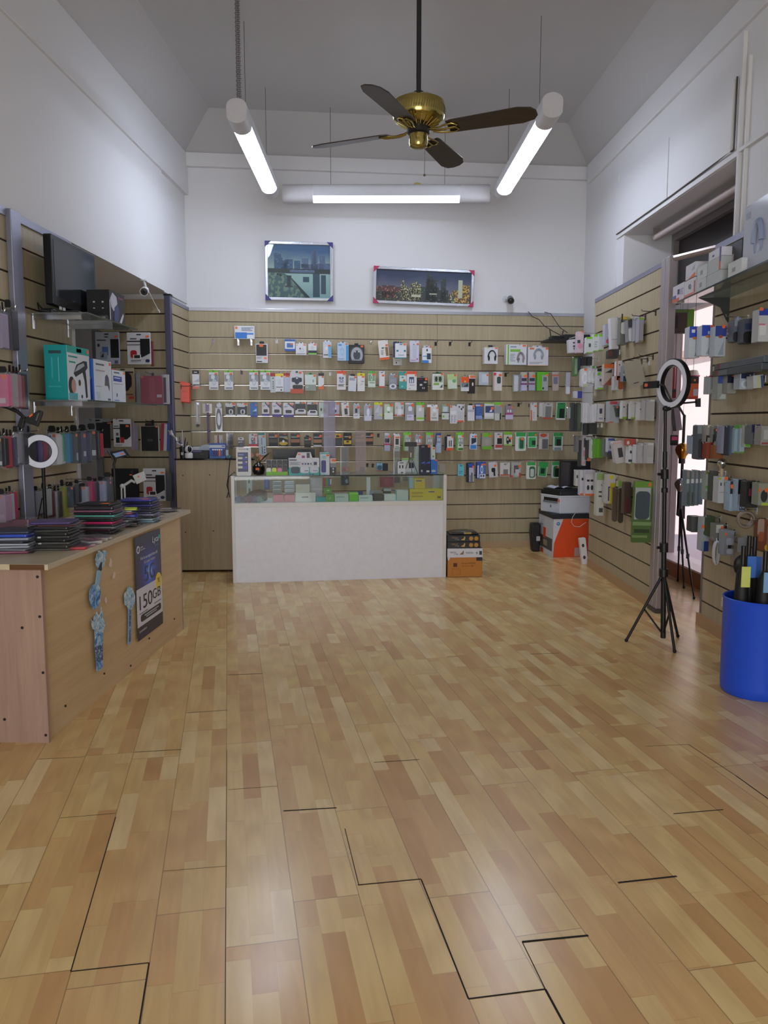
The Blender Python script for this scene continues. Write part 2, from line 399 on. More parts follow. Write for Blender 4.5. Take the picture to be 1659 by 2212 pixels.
# roller of the shutter under the lintel
r = thing('shutter_roller', 'long dusty roller fixed under the lintel of the shop window', 'roller', (0, 0, 0))
G().cyl((WX(5.66, .2), 5.66, 3.06), (WX(7.5, .2), 7.5, 3.06), .03, n=14).build('tube', M('b7a9a3', .5), r, 40)
for y in (5.68, 7.48): G().box(WX(y, .17), y-.015, 3.05, WX(y, .23), y+.015, 3.135).build('bracket', M('8d807b', .5), r)
# ---- street outside
st = M('c9a79c', .8); fc = wall_paint('e6dfdf', 'street_facade')
struct(G().box(2.62, -6, -.2, 30, 30, -.02).build('street_ground', M('d8cdcc', .85)))
fh = struct(G().box(8.5, -2, -.1, 9.5, 13.9, 9).build('facade_pink', fc))
struct(G().box(8.5, 13.9, -.1, 9.5, 34, 9).build('facade_white', wall_paint('ded6d2', 'street_facade_white')))
k = 0
for y in (11.2, 15.2, 18.2, 21.4):
    w = struct(G().box(8.44, y, 1.2, 8.52, y+1.0, 3.0).build('facade_window', M('5b5450', .4), fh))
struct(G().box(8.3, 5, 3.4, 8.52, 30, 3.6).build('facade_cornice', M('b99c8f', .7)))

# ================================================================== SLATWALLS
def slatwall(mat, w, ztop, grooves, gap=.012, insert=False, edge=None):
    g = G(); gg = G(); gi = G(); zs = [0]+sorted(grooves)+[ztop]
    for k in range(len(zs)-1):
        a = zs[k]+(gap/2 if k else 0); b = zs[k+1]-(gap/2 if k < len(zs)-2 else 0)
        g.box(0, 0, a, w, .02, b)
    gg.box(0, .011, 0, w, .024, ztop)
    g.build('slats', SLAT, mat); gg.build('groove_backing', GROOVE, mat)
    if insert:
        for z in zs[1:-1]: gi.box(0, -.0012, z-gap/2-.0015, w, .012, z-gap/2+.002)
        gi.build('groove_insert', M('d8d4cc', .18, 1), mat)
ZB = [.005+.1625*k for k in range(1, 16)]
bx0 = -2.36; wlen = (1.93-bx0)/cos(TH)
sw = thing('slatwall', 'long beige slatwall across the back of the shop', 'slatwall', mat=frame((bx0, BY(bx0), 0), BR, BN))
slatwall(sw, wlen, 2.555, ZB, .010, True)
G().box(0, -.006, 2.55, wlen, .03, 2.585).build('top_rail', M('c4c6cf', .25, .8), sw, bevel=.003)
G().box(0, -.008, 0, wlen, .0, .075).build('plinth', M('b39873', .5), sw)
G().box(1.35, -.0015, .08, 1.353, 0, 2.55).build('panel_joint', M('6b5a44', .7), sw)
G().box(2.62, -.0015, .08, 2.623, 0, 2.55).build('panel_joint', M('6b5a44', .7), sw)
# left run: near part (flush with the bulkhead), recess panel, far strip
ZL = [1.747+.1725*k for k in range(-10, 5)]
sl = thing('slatwall', 'near left slatwall with grey uprights under the white bulkhead', 'slatwall', mat=frame((XL, 1.0, 0), (0, 1, 0), (1, 0, 0)))
slatwall(sl, 4.5, 2.575, ZL)
G().box(0, -.012, 2.575, 4.5, .03, 2.62).build('top_rail', RAILM, sl)
for y, w in ((4.63, .12),): G().box(y-1-.0, -.035, 0, y-1+w, .0, 2.62).build('upright', RAILM, sl, bevel=.004)
G().box(4.47, -.01, 0, 4.5, .03, 2.575).build('edge_trim', M('c2c3c6', .35, .5), sl)
sr = thing('slatwall', 'shaded slatwall panel at the back of the left recess', 'slatwall', mat=frame((-3.125, 7.72, 0), (1, 0, 0), (0, -1, 0)))
slatwall(sr, .74, 2.575, ZL, .014)
G().box(-.0, -.03, 0, .06, 0, 2.575).build('edge_trim', M('77777c', .4, .5), sr)
sf = thing('slatwall', 'short slatwall strip between grey post and back corner', 'slatwall', mat=frame((XL, 7.745, 0), (0, 1, 0), (1, 0, 0)))
slatwall(sf, BY(XL)-7.75, 2.555, ZB)
G().box(0, -.006, 2.55, BY(XL)-7.75, .03, 2.585).build('top_rail', RAILM, sf)
po = thing('post', 'grey metal post at the corner of the left recess', 'post', (XL+.0, 7.66, 0))
G().box(-.03, -.03, 0, .03, .03, 2.60).build('tube', M('62647a', .35, .5), po, bevel=.006); G().box(-.034, -.034, 2.595, .034, .034, 2.61).build('cap', MATT, po)
# right runs
ZA = [.16+.159*k for k in range(0, 15)]
ad = V((AX(5.97)-AX(7.72), 5.97-7.72, 0)); an = V((ad.y, -ad.x, 0)).normalized()      # viewer looks towards +X: right is -Y
sa = thing('slatwall', 'free standing slatwall run on the right with grey twin post', 'slatwall', mat=frame((AX(7.72), 7.72, 0), ad, an))
slatwall(sa, ad.length, 2.515, ZA)
G().box(0, -.004, 2.515, ad.length, .03, 2.55).build('top_rail', RAILM, sa)
G().box(0, -.006, 0, ad.length, 0, .08).build('plinth', M('b08d66', .5), sa)
G().box(-.01, .024, 0, .0, .05, 2.5).build('edge_trim', M('6c6258', .5), sa)
g = G(); g.box(ad.length, -.012, .03, ad.length+.075, .045, 2.56); g.box(ad.length+.085, -.012, .03, ad.length+.16, .045, 2.56); g.build('upright', M('a29a9c', .4, .3), sa, bevel=.004)
G().box(ad.length-.004, -.02, 0, ad.length+.165, .05, .03).build('foot', M('4d4340', .6), sa)
bd_ = V((BX(3.0)-BX(5.46), 3.0-5.46, 0)); bn_ = V((bd_.y, -bd_.x, 0)).normalized()
ZBB = [.175+.16*k for k in range(0, 15)]
sb = thing('slatwall', 'near right slatwall run behind the blue bin', 'slatwall', mat=frame((BX(5.46), 5.46, 0), bd_, bn_))
slatwall(sb, bd_.length, 2.52, ZBB)
G().box(-.02, -.01, 2.52, bd_.length, .03, 2.56).build('top_rail', RAILM, sb)
G().box(-.045, -.018, 0, bd_.length, 0, .085).build('plinth', M('b08d66', .5), sb)
G().box(-.03, -.002, 0.085, 0, .03, 2.52).build('edge_trim', M('7d756e', .45, .3), sb)
o = thing('power_outlet', 'white double power outlet plate low on the near right slatwall', 'outlet', mat=frame(onp(1570, 1303, (BX(5.46), 5.46, 0), bn_), bd_, bn_))
G().prism(rrect(-.075, -.045, .075, .045, .004), -.008, 0).build('plate', M('b5ab92', .5), o); G().prism(rrect(-.045, -.028, .03, .03, .004), -.014, -.008).build('socket', M('d5d5d2', .4), o)
# beam tying the two right runs together
g = G(); a = V((AX(5.84)+.02, 5.84, 2.545)); b = V((BX(5.44)+.03, 5.44, 2.545))
g.tube([a, b], .022, 8); tag(g.build('tie_bar', M('b9a8a2', .35, .6)), 'thin metal bar joining the twin post to the near right slatwall', 'bar')
# ================================================================== CEILING FITTINGS
ZF = 3.6
def tube_light(label, a, b, cap_a, cap_b, w=.15, strength=TUBE_STRENGTH):
    """linear fitting hung on wires: opaque half-round housing, end caps, lit diffuser recessed between them. a,b: lit ends"""
    a, b = V(a), V(b); d = (b-a).normalized(); L = (b-a).length; s = V((d.y, -d.x, 0))
    m = Matrix(((s.x, d.x, 0, a.x), (s.y, d.y, 0, a.y), (0, 0, 1, ZF), (0, 0, 0, 1)))
    t = thing('tube_light', label, 'ceiling light', mat=m, group='suspended tube lights')
    h = w/2; top = [(h*cos(pi*k/14), .062+.058*sin(pi*k/14)) for k in range(15)]
    shell = G(); inn = [(x*.96, .062+(z-.062)*.94) for x, z in top]
    poly = top+[(-h, -.0), (-h*.96, -.0)]+inn[::-1]+[(h*.96, -.0), (h, -.0)]
    n = len(poly); vs = [(p[0], y, p[1]) for y in (0, L) for p in poly]
    shell.add(vs, [(i, (i+1) % n, n+(i+1) % n, n+i) for i in range(n)]); shell.build('housing', M('cfcfd2', .5), t, 40)
    und = [(h*.955*cos(pi*k/10), -.056*sin(pi*k/10)+.004) for k in range(11)]
    dg = G(); dg.add([(x, y, z) for y in (0, L) for x, z in und], [(i, i+1, 12+i, 11+i) for i in range(10)])
    dg.build('diffuser', emit('dfe9ff', strength, 'lit_diffuser'), t, 60)
    for y0, y1 in ((-cap_a, 0), (L, L+cap_b)):
        c = top+[(h*cos(pi+pi*k/10), .0-.055*abs(sin(pi*k/10))) for k in range(1, 10)]
        G().prism(c, y0, y1).build('end_cap', M('c9c8cb', .45), t, 40, bevel=.004)
    return t, m, L
ya, yb = onZ(523, 276, ZF), onZ(581, 406, ZF)
tl, ml, Ll = tube_light('lit tube light on the left, hung over the phone case desk', ya, yb, .25, .16)
ra, rb = onZ(1177, 265, ZF), onZ(1090, 409, ZF)
t2, m2, L2 = tube_light('lit tube light on the right, above the twin post', ra, rb, .25, .16)
ba, bb = onZ(677, 426, ZF), onZ(992, 426, ZF)
t3, m3, L3 = tube_light('lit cross tube light at the back, above the two pictures', ba, bb, .30, .30, .12, CROSS_STRENGTH)
for t, L in ((tl, Ll), (t2, L2), (t3, L3)):
    for f in (.12, .9): G().cyl((0, L*f, .118), (0, L*f, 4.44-ZF), .0022, n=5).build('suspension_wire', M('4b4a4c', .6), t)
p0, p1 = onZ(609, 414, ZF+.05), onZ(1062, 416, ZF+.05)
g = G(); g.tube([p0+V((0, .11, .02)), p1+V((0, .11, .02))], .012); tag(g.build('linking_rod', M('4a4749', .5)), 'dark rod linking the side tube lights behind the cross light', 'rod')
pts = []; x, y = (ml @ V((0, -.12, .11)))[:2]
for k in range(330):
    z = 3.735+k*(.715/329); rr = .013+.004*(k % 2); a = k*.9; pts.append((x+rr*cos(a), y+rr*sin(a), z))
g = G(); g.tube(pts, .0042, 5); g.cyl((x-.012, y, 3.73), (x-.012, y, 4.45), .002, n=5); tag(g.build('coiled_cable', M('777275', .5)), 'coiled power cable hanging down to the left tube light', 'cable')
# ---- ceiling fan
fc_ = onZ(904, 283, 2.97)
fan = thing('ceiling_fan', 'brass ceiling fan with four dark blades on a black rod', 'ceiling fan', (fc_.x, fc_.y, 2.97))
BRASS = M('a99a5c', .18, 1)
G().cyl((0, 0, .16), (0, 0, 1.48), .0135, n=12).build('rod', M('17171c', .35), fan, 40)
G().lathe([(.012, .205), (.028, .2), (.03, .165), (.012, .16)], 16).build('rod_collar', BLACK, fan, 40)
G().lathe([(.02, .165), (.11, .16), (.137, .145), (.141, .125), (.141, .07), (.135, .058), (.085, .03), (.06, .022)], 40).build('motor_housing', BRASS, fan, 30)
g = G()
for k in range(64):
    a = 2*pi*k/64; g.cyl((.1405*cos(a), .1405*sin(a), .078), (.1405*cos(a+.05), .1405*sin(a+.05), .122), .0022, n=4)
g.build('perforated_band', M('6d6236', .4, .8), fan)
g = G()
for k in range(22):
    a = 2*pi*k/22; g.cyl((.062*cos(a), .062*sin(a), .017), (.115*cos(a), .115*sin(a), .045), .004, n=5)
g.build('vent_ribs', M('d8cc8e', .2, 1), fan)
G().lathe([(.055, .03), (.062, .02), (.062, -.012), (.05, -.02)], 24).build('switch_collar', M('15151c', .35), fan, 40)
G().lathe([(.03, -.015), (.05, -.02), (.052, -.065), (.047, -.082), (.03, -.09), (.005, -.092)], 28).build('switch_housing', BRASS, fan, 30)
BLM = wood('241a16', '3a2d26', 'fan_blade_veneer', 'x', .35)
away = V((-sin(YAW), cos(YAW), 0))
a0 = atan2(-.30*1, 1.0)+YAW-radians(7)
for k in range(4):
    a = a0+k*pi/2
    bl = [(.17, -.048), (.2, -.056), (.56, -.07), (.625, -.052), (.648, -.02), (.648, .02), (.625, .052), (.56, .07), (.2, .056), (.17, .048)]
    R_ = Matrix.Rotation(a, 4, 'Z') @ Matrix.Translation((0, 0, .0)) @ Matrix.Rotation(radians(-12), 4, 'X')
    g = G(); g.M = R_; n = len(bl)
    g.add([(p[0], p[1], z) for z in (-.003, .003) for p in bl], [list(range(n))[::-1], list(range(n, 2*n))]+[(i, (i+1) % n, n+(i+1) % n, n+i) for i in range(n)])
    b = g.build('blade', BLM, fan)
    g = G(); g.M = R_
    for s in (-1, 1):
        g.tube([(.08, s*.012, -.006), (.12, s*.022, -.012), (.16, s*.034, -.010), (.20, s*.038, -.008), (.225, s*.02, -.007), (.21, 0, -.007)], .0055, 6)
    g.tube([(.06, 0, .004), (.1, 0, -.012), (.15, 0, -.012), (.21, 0, -.007)], .006, 6)
    g.build('blade_bracket', BRASS, fan, 60)
g = G(); g.tube([(.03, -.04, -.06), (.033, -.05, -.09), (.033, -.05, -.24)], .0018, 5); g.ball((.033, -.05, -.245), .007, 6); g.build('pull_chain', M('6f675a', .4, .8), fan)

# ================================================================== ON THE BACK WALL
def hung(name, label, cat, q, off, group=None):
    """frame for something flat hung on the upper back wall from its four photo corners (TL TR BR BL)"""
    P = [Bp(x, y, off) for x, y in q]; w = ((P[1]-P[0]).length+(P[2]-P[3]).length)/2; h = (P[0].z-P[3].z+P[1].z-P[2].z)/2
    c = (P[2]+P[3])/2; tl_ = math.degrees(atan2(-(P[1].z-P[0].z), w))
    return thing(name, label, cat, mat=frame(c, BR, BN, tl_), group=group), w, h
def picture(label, q, corner, frame_col, draw):
    o, w, h = hung('framed_picture', label, 'picture', q, -.005, 'framed city pictures')
    b = .028
    fr = G().ringprism([(-w/2, 0), (w/2, 0), (w/2, h), (-w/2, h)], [(-w/2+b, b), (w/2-b, b), (w/2-b, h-b), (-w/2+b, h-b)], -.022, .004).build('frame', frame_col, o, bevel=.003)
    for sx in (-1, 1):
        for z0, sz in ((0, 1), (h, -1)):
            x = sx*w/2
            G().prism([(x+sx*.001, z0-sz*.001), (x-sx*.062, z0-sz*.001), (x-sx*.05, z0+sz*.012), (x-sx*.012, z0+sz*.05), (x+sx*.001, z0+sz*.062)], -.026, .004).build('frame_corner', corner, o)
    W, H = w-2*b, h-2*b
    g = G(); draw(g, W, H, b)
    o2 = g.build('print', g.mats, o)
    G().box(-W/2, -.0065, b, W/2, -.006, b+H).build('glazing', GLASS, o)
    return o
FRM = NT('embossed_silver_frame'); FRM.b.inputs['Base Color'].default_value = lin('b9bcc4'); FRM.b.inputs['Metallic'].default_value = .85; FRM.b.inputs['Roughness'].default_value = .3
FRM.bump(FRM.noise(FRM.obj(), 70, 3), .7, .004); FRM = FRM.m
def sky(h1, h2, z0, z1, name):
    t = NT(name); s = t.new('ShaderNodeSeparateXYZ'); t.l.new(t.obj(), s.inputs[0])
    f = t.math('DIVIDE', t.math('SUBTRACT', t.math('MULTIPLY_ADD', t.noise(t.obj(), 5, 3), .12, s.outputs[2]), z0), z1-z0)
    t.put(t.b.inputs['Base Color'], t.ramp(f, [(0, lin(h1)), (1, lin(h2))])); t.b.inputs['Roughness'].default_value = .5; return t.m
def speck(h, lit, name, sc=70, th=.62):
    t = NT(name); n = t.noise(t.mapping(t.obj(), (1, 1, .8)), sc, 2)
    t.put(t.b.inputs['Base Color'], t.mix(t.ramp(n, [(th, (0, 0, 0, 1)), (th+.06, (1, 1, 1, 1))]), lin(h), lin(lit))); t.b.inputs['Roughness'].default_value = .5; return t.m
def draw_day(g, W, H, b):
    g.mats = [sky('b9c4b4', '3f6396', b+.55*H, b+H, 'print_day_sky'), speck('38567f', '6f8fb8', 'print_towers'), speck('5c6890', '8d97b4', 'print_far_blocks'), M('1d2a35', .5), sky('6f9aa5', 'a9c0c0', b, b+.46*H, 'print_water'), speck('3f5f66', '78897a', 'print_quay', 25, .5), M('2a4560', .5), M('152530', .5)]
    def R(u0, v0, u1, v1, m, k): g.m = m; g.box(-W/2+u0*W, -.002-.0002*k, b+v0*H, -W/2+u1*W, 0, b+v1*H)
    R(0, .4, 1, 1, 0, 0); R(0, 0, 1, .47, 4, 1)
    for u0, u1, v in ((.1, .17, .84), (.17, .215, .82), (.215, .235, .76)): R(u0, .5, u1, v, 1, 2)
    for u0, u1, v in ((.22, .27, .70), (.27, .33, .72), (.3, .4, .725), (.42, .52, .7), (.2, .3, .66)): R(u0, .5, u1, v, 1, 3)
    for u0, u1, v in ((.54, .65, .75), (.69, .8, .88), (.72, .77, .92), (.83, .92, .80), (.53, .76, .64), (.75, 1, .66)): R(u0, .48, u1, v, 2, 2)
    R(0, .46, 1, .55, 3, 4); R(.35, .48, .75, .53, 2, 5)
    g.m = 5; g.prism([(-W/2, b), (-W/2+.68*W, b), (-W/2+.36*W, b+.40*H), (-W/2+.24*W, b+.47*H), (-W/2, b+.47*H)], -.0032, 0)
    g.m = 7; g.prism([(-W/2+.60*W, b), (-W/2+.68*W, b), (-W/2+.37*W, b+.38*H), (-W/2+.355*W, b+.38*H)], -.0034, 0)
    R(.305, .21, .36, .42, 7, 8); R(.27, .20, .40, .225, 7, 8); R(.29, .39, .375, .42, 7, 8); R(.18, .40, .22, .45, 7, 8); R(.14, .42, .17, .46, 7, 8)
    for u0, u1, v0, v1 in ((.56, .66, .3, .4), (.72, .83, .02, .46), (.85, .93, .08, .44)): R(u0, v0, u1, v1, 6, 6)
def draw_night(g, W, H, b):
    g.mats = [sky('8a7f96', '25305f', b+.35*H, b+H, 'print_night_sky'), speck('2e2b33', 'd8b27a', 'print_lit_city', 60, .6), speck('4a4038', 'f0dca8', 'print_lit_towers', 80, .52), speck('2a2c33', '9aa0a8', 'print_dark_tower', 70, .64), M('d9cdb4', .5), speck('6a4a2c', 'f0b050', 'print_amber_blocks', 60, .5), speck('5a2c36', 'e08a6a', 'print_red_district', 55, .58)]
    def R(u0, v0, u1, v1, m, k): g.m = m; g.box(-W/2+u0*W, -.002-.0002*k, b+v0*H, -W/2+u1*W, 0, b+v1*H)
    R(0, 0, 1, 1, 0, 0); R(0, 0, .26, .46, 6, 1); R(.0, 0, 1, .3, 1, 2); R(.06, .1, .2, .5, 6, 2)
    for u0, u1, v in ((.26, .3, .55), (.27, .29, .66), (.283, .288, .74), (.3, .34, .5), (.36, .4, .60), (.40, .43, .66), (.43, .47, .58), (.35, .48, .42), (.25, .36, .34)): R(u0, .05, u1, v, 2, 3)
    for u0, u1, v in ((.52, .64, .74), (.53, .57, .92), (.55, .60, .85), (.5, .66, .5)): R(u0, .05, u1, v, 3, 4)
    for u0, u1, v in ((.68, .735, .78), (.66, .76, .42), (.47, .53, .5)): R(u0, .05, u1, v, 3, 3)
    R(.865, .18, .91, .76, 4, 5); R(.8, .05, .865, .42, 5, 4); R(.91, .03, .985, .6, 5, 4); R(.78, .03, .84, .25, 2, 5); R(.37, .16, .47, .24, 4, 5); R(.56, .26, .64, .3, 4, 6); R(.86, .03, .98, .2, 5, 5)
picture('square city waterfront picture in a silver frame with purple corners', [(573, 521), (720, 525), (719, 651), (574, 648)], M('37307a', .5), FRM, draw_day)
picture('wide night skyline picture in a silver frame with pink corners', [(806, 575), (1023, 585), (1021, 663), (806, 655)], M('b02c58', .5), FRM, draw_night)
# small round fan-shaped sticker high on the wall
o, w, h = hung('wall_sticker', 'small round yellow sticker with a red motif high on the wall', 'sticker', [(888, 393), (916, 394), (915, 412), (888, 411)], -.026)
G().prism([(.5*w*cos(pi*k/12), h*.12+h*.85*sin(pi*k/12)) for k in range(13)], -.004, 0).build('backing', M('c9b26a', .6), o); G().prism(ell(0, h*.42, w*.2, h*.24), -.006, -.004).build('motif', M('b5453c', .6), o)

# ---- security cameras
def bullet_cam(label, loc, aim, col, rim, mount):
    d = V(aim).normalized(); a = d.orthogonal().normalized(); b_ = d.cross(a)
    t = thing('security_camera', label, 'camera', loc)
    m = Matrix(((a.x, b_.x, d.x, 0), (a.y, b_.y, d.y, 0), (a.z, b_.z, d.z, 0), (0, 0, 0, 1)))
    g = G(); g.M = m; g.lathe([(.02, -.09), (.032, -.085), (.036, 0), (.036, .05), (.031, .05), (.030, .035)], 24); g.build('housing', col, t, 40)
    g = G(); g.M = m; g.lathe([(.003, .038), (.031, .036), (.031, .03), (.003, .03)], 24); g.build('lens_plate', BLACK, t, 40)
    g = G(); g.M = m; g.lathe([(.011, .037), (.012, .045), (.008, .046), (.001, .042)], 16); g.build('lens', M('23242c', .08), t, 40)
    g = G(); g.tube(mount, .011, 8); g.lathe([(.03, -.012), (.03, .0), (.01, .0)], 16, mount[-1], 'y' if abs(mount[-1][1]) > abs(mount[-1][2]) else 'z'); g.build('bracket', rim, t, 40)
    return t
c = onp(312, 629, (XL+.03, 0, 0), V((1, 0, 0)))
t = bullet_cam('white bullet security camera under the left bulkhead edge', c, (.25, -1, -.28), M('d4d5d3', .4), M('c9cac8', .4), [(0, .03, .02), (.0, .03, .05), (-.02, .04, 2.622-c.z)])
g = G(); g.tube([(0, .06, .045), (.02, .1, -.02), (.04, .16, -.09), (.05, .2, -.13)], .0035); g.cyl((.05, .2, -.13), (.055, .22, -.15), .008, n=8); g.build('pigtail_cable', M('cfcfc9', .5), t)
c = Bp(1103, 648, .10)
bullet_cam('small dark bullet security camera on the back wall, near the right corner', c, (-.05, -1, -.35), M('4a4a4e', .35), M('bfc0c2', .5), [(0, .03, 0), (-.03, .08, .02), (-.045, .115, .03)])
# ================================================================== LEFT DESK
DZ = .80                                                     # desk top height
dk = thing('desk', 'long wooden desk on the left piled with phone case packs', 'desk', (0, 0, 0))
dy0, dy1 = 3.29, 5.22; dxf = lambda y: -1.6+.0166*(y-3.286)
G().slab([(dxf(dy0+.02)-.02, dy0+.02), (dxf(dy1), dy1), (dxf(dy1)-.02, dy1), (dxf(dy0+.02)-.04, dy0+.02)], 0, .772).build('front_panel', DESK, dk)
G().slab([(dxf(dy0), dy0), (dxf(dy0)-.62, dy0), (dxf(dy0)-.62, dy0+.02), (dxf(dy0), dy0+.02)], 0, .772).build('end_panel', DESKEND, dk)
G().slab([(dxf(dy1), dy1), (dxf(dy1)-.62, dy1), (dxf(dy1)-.62, dy1-.02), (dxf(dy1), dy1-.02)], 0, .772).build('end_panel', DESKEND, dk)
TOPM = NT('desk_top_melamine'); q = TOPM.noise(TOPM.mapping(TOPM.obj(), (22, 1.4, 22)), 1, 4, .5); w_ = TOPM.noise(TOPM.obj(), 5, 4)
TOPM.put(TOPM.b.inputs['Base Color'], TOPM.mix(TOPM.ramp(w_, [(.4, (0, 0, 0, 1)), (.7, (1, 1, 1, 1))]), TOPM.ramp(q, [(.3, lin('b7a78a')), (.7, lin('c8b898'))]), lin('b9ae9c')))
TOPM.b.inputs['Roughness'].default_value = .35; TOPM = TOPM.m
G().slab([(-1.555, 3.262), (-1.55, 5.40), (-2.20, 5.40), (-2.20, 3.262)], .775, DZ).build('top', TOPM, dk, bevel=.002)
G().box(-1.72, 3.2605, .776, -1.57, 3.266, .799).build('chipped_edge', M('5d3d20', .8), dk)['label'] = 'bare chipboard where the edging came off'
def dface(x, y, out=.0): return onp(x, y, (-1.6+out, 3.286, 0), V((1, -.0166, 0)).normalized())
for k, (x, y) in enumerate(((81, 1246), (86, 1332), (93, 1453), (99, 1588), (48, 1356), (10, 1554))):
    p = onp(x, y, (0, dy0, 0), V((0, 1, 0))); G().cyl((p.x, dy0-.0015, p.z), (p.x, dy0+.004, p.z), .0065, n=10).build('screw_cap', M('120d0c', .6), dk)
for x, y in ((142, 1525), (226, 1455), (283, 1438), (323, 1379), (377, 1337)):
    p = dface(x, y); G().cyl((p.x-.004, p.y, p.z), (p.x+.0015, p.y, p.z), .0055, n=10).build('screw_cap', M('1c1512', .6), dk)
# ---- poster on the desk front
DR, DN = V((.0166, 1, 0)).normalized(), V((1, -.0166, 0)).normalized()
ps = thing('poster', 'navy and white mobile offer poster taped to the desk front', 'poster', mat=frame((dxf(4.371)+.0035, 4.371, .152), DR, DN))
PW, PH = .428, .598
P_ = lambda u, v: (u*PW, (1-v)*PH)
NAVY = NT('poster_navy'); s_ = NAVY.new('ShaderNodeVectorMath', operation='DISTANCE'); NAVY.l.new(NAVY.obj(), s_.inputs[0]); s_.inputs[1].default_value = (.52*PW, 0, .61*PH)
NAVY.put(NAVY.b.inputs['Base Color'], NAVY.ramp(NAVY.math('MULTIPLY_ADD', NAVY.noise(NAVY.obj(), 30, 4), .05, s_.outputs['Value']), [(.02, lin('a8d4ff')), (.07, lin('3b63d8')), (.15, lin('1d2a78')), (.22, lin('1b1f44'))]))
NAVY.b.inputs['Roughness'].default_value = .35; NAVY = NAVY.m
def pr_(name, u0, v0, u1, v1, m, k): a, b = P_(u0, v1), P_(u1, v0); return G().box(a[0], -.0006*k, a[1], b[0], 0, b[1]).build(name, m, ps)
pr_('sheet', 0, 0, 1, 1, NAVY, 1); pr_('white_panel', 0, .503, 1, .872, M('d3d2dc', .4), 2); pr_('footer', 0, .872, 1, 1, M('221d33', .4), 2)
WT = M('e9ebf5', .4); YL = M('e8c93c', .4)
def pt(s, u0, v0, u1, v1, m, keep=False): a, b = P_(u0, v1), P_(u1, v0); return text(s, a[0], a[1], b[0], b[1], m, ps, -.0026, keep=keep)
pt('Lyca', .66, .055, .90, .135, WT); pt('mobile', .74, .14, .90, .16, M('6a84c8', .4))
G().prism(rrect(*P_(.92, .10), *P_(.97, .06), .004), -.0018, 0).build('logo_mark', M('35b6c4', .4), ps)
a = P_(.11, .125); G().ringprism([(a[0]+x, a[1]+z) for x, z in ell(0, 0, .022, .022)], [(a[0]+x, a[1]+z) for x, z in ell(0, 0, .016, .016)], -.0018, 0).build('round_logo', WT, ps)
pt('eSIM', .18, .105, .28, .12, WT); pt('Disponibile', .18, .128, .36, .145, WT)
pt('Vivi la tua esperienza del', .17, .205, .84, .245, WT); pt('5G super veloce', .30, .255, .74, .29, M('d8cfa0', .4))
pt('5G', .33, .315, .74, .465, M('141a44', .3))
c = P_(.86, .53); G().prism(ell(c[0], c[1], .052, .052, 28), -.002, 0).build('price_badge', YL, ps); text('7€', c[0]-.022, c[1]-.012, c[0]+.022, c[1]+.024, M('241a20', .5), ps, -.0028)
pt('150', .09, .575, .58, .715, M('17141f', .5)); pt('GB', .60, .585, .93, .685, M('17141f', .5))
a, b = P_(.12, .835), P_(.93, .765); G().prism(rrect(a[0], a[1], b[0], b[1], .018), -.002, 0).build('black_pill', M('17151f', .4), ps)
G_ = G()
for u0, u1, v in ((.26, .82, .787), (.32, .74, .808)): a, b = P_(u0, v+.006), P_(u1, v-.004); G_.box(a[0], -.0028, a[1], b[0], -.002, b[1])
G_.build('printed_text', M('b9b9c6', .5), ps)
G_ = G()
for u0, u1, v in ((.66, .94, .732), (.08, .4, .748)): a, b = P_(u0, v+.005), P_(u1, v-.003); G_.box(a[0], -.0022, a[1], b[0], -.001, b[1])
G_.build('printed_text', M('6a6672', .5), ps)
pt('Lycamobile.it', .05, .905, .33, .935, WT)
G_ = G()
for u0, u1, v in ((.08, .55, .95), (.08, .5, .965), (.08, .4, .98)): a, b = P_(u0, v+.004), P_(u1, v-.003); G_.box(a[0], -.0022, a[1], b[0], -.001, b[1])
G_.build('printed_text', M('4a4460', .5), ps)
# ---- blue and white cutlery shaped stickers on the desk front
blue_w = NT('blue_sketch_print'); nz = blue_w.noise(blue_w.obj(), 26, 4, 1.2)
blue_w.put(blue_w.b.inputs['Base Color'], blue_w.ramp(nz, [(.3, lin('1f3a66')), (.42, lin('3f7fc4')), (.55, lin('8fb9d8')), (.68, lin('cfdfe8'))])); blue_w = blue_w.m
pale_w = NT('pale_flower_print'); nz = pale_w.noise(pale_w.obj(), 38, 4, 1.5)
pale_w.put(pale_w.b.inputs['Base Color'], pale_w.ramp(nz, [(.28, lin('1c2f4c')), (.36, lin('6f9fc0')), (.5, lin('a9c8da')), (.66, lin('dfe6ea'))])); pale_w = pale_w.m
dark_w = NT('dark_wave_print'); nz = dark_w.noise(dark_w.obj(), 45, 4, 2)
dark_w.put(dark_w.b.inputs['Base Color'], dark_w.ramp(nz, [(.35, lin('142036')), (.5, lin('2c5c94')), (.62, lin('b9cbd6'))])); dark_w = dark_w.m
def decal(name, label, pieces, base):
    o = dface(*base); o = V((dxf(o.y)+.001, o.y, o.z)); fm_ = frame(o, DR, DN); t = thing(name, label, 'sticker', mat=fm_, group='cutlery stickers on the desk'); inv = fm_.inverted()
    for k, (pn, poly, m) in enumerate(pieces):
        pp = [inv @ dface(x, y) for x, y in poly]; G().prism([(p.x, p.z) for p in pp], -.0010-.0006*k, 0).build(pn, m, t)
    return t
S1 = lambda L: [(170+x/7.63, 1170+y/7.63) for x, y in L]
flower = [(345, 480), (318, 430), (285, 415), (272, 360), (285, 330), (258, 290), (285, 250), (290, 200), (320, 185), (300, 140), (350, 150), (385, 190), (385, 150), (430, 140), (462, 165), (455, 220), (420, 270), (440, 290), (420, 340), (420, 390), (385, 420), (365, 480)]
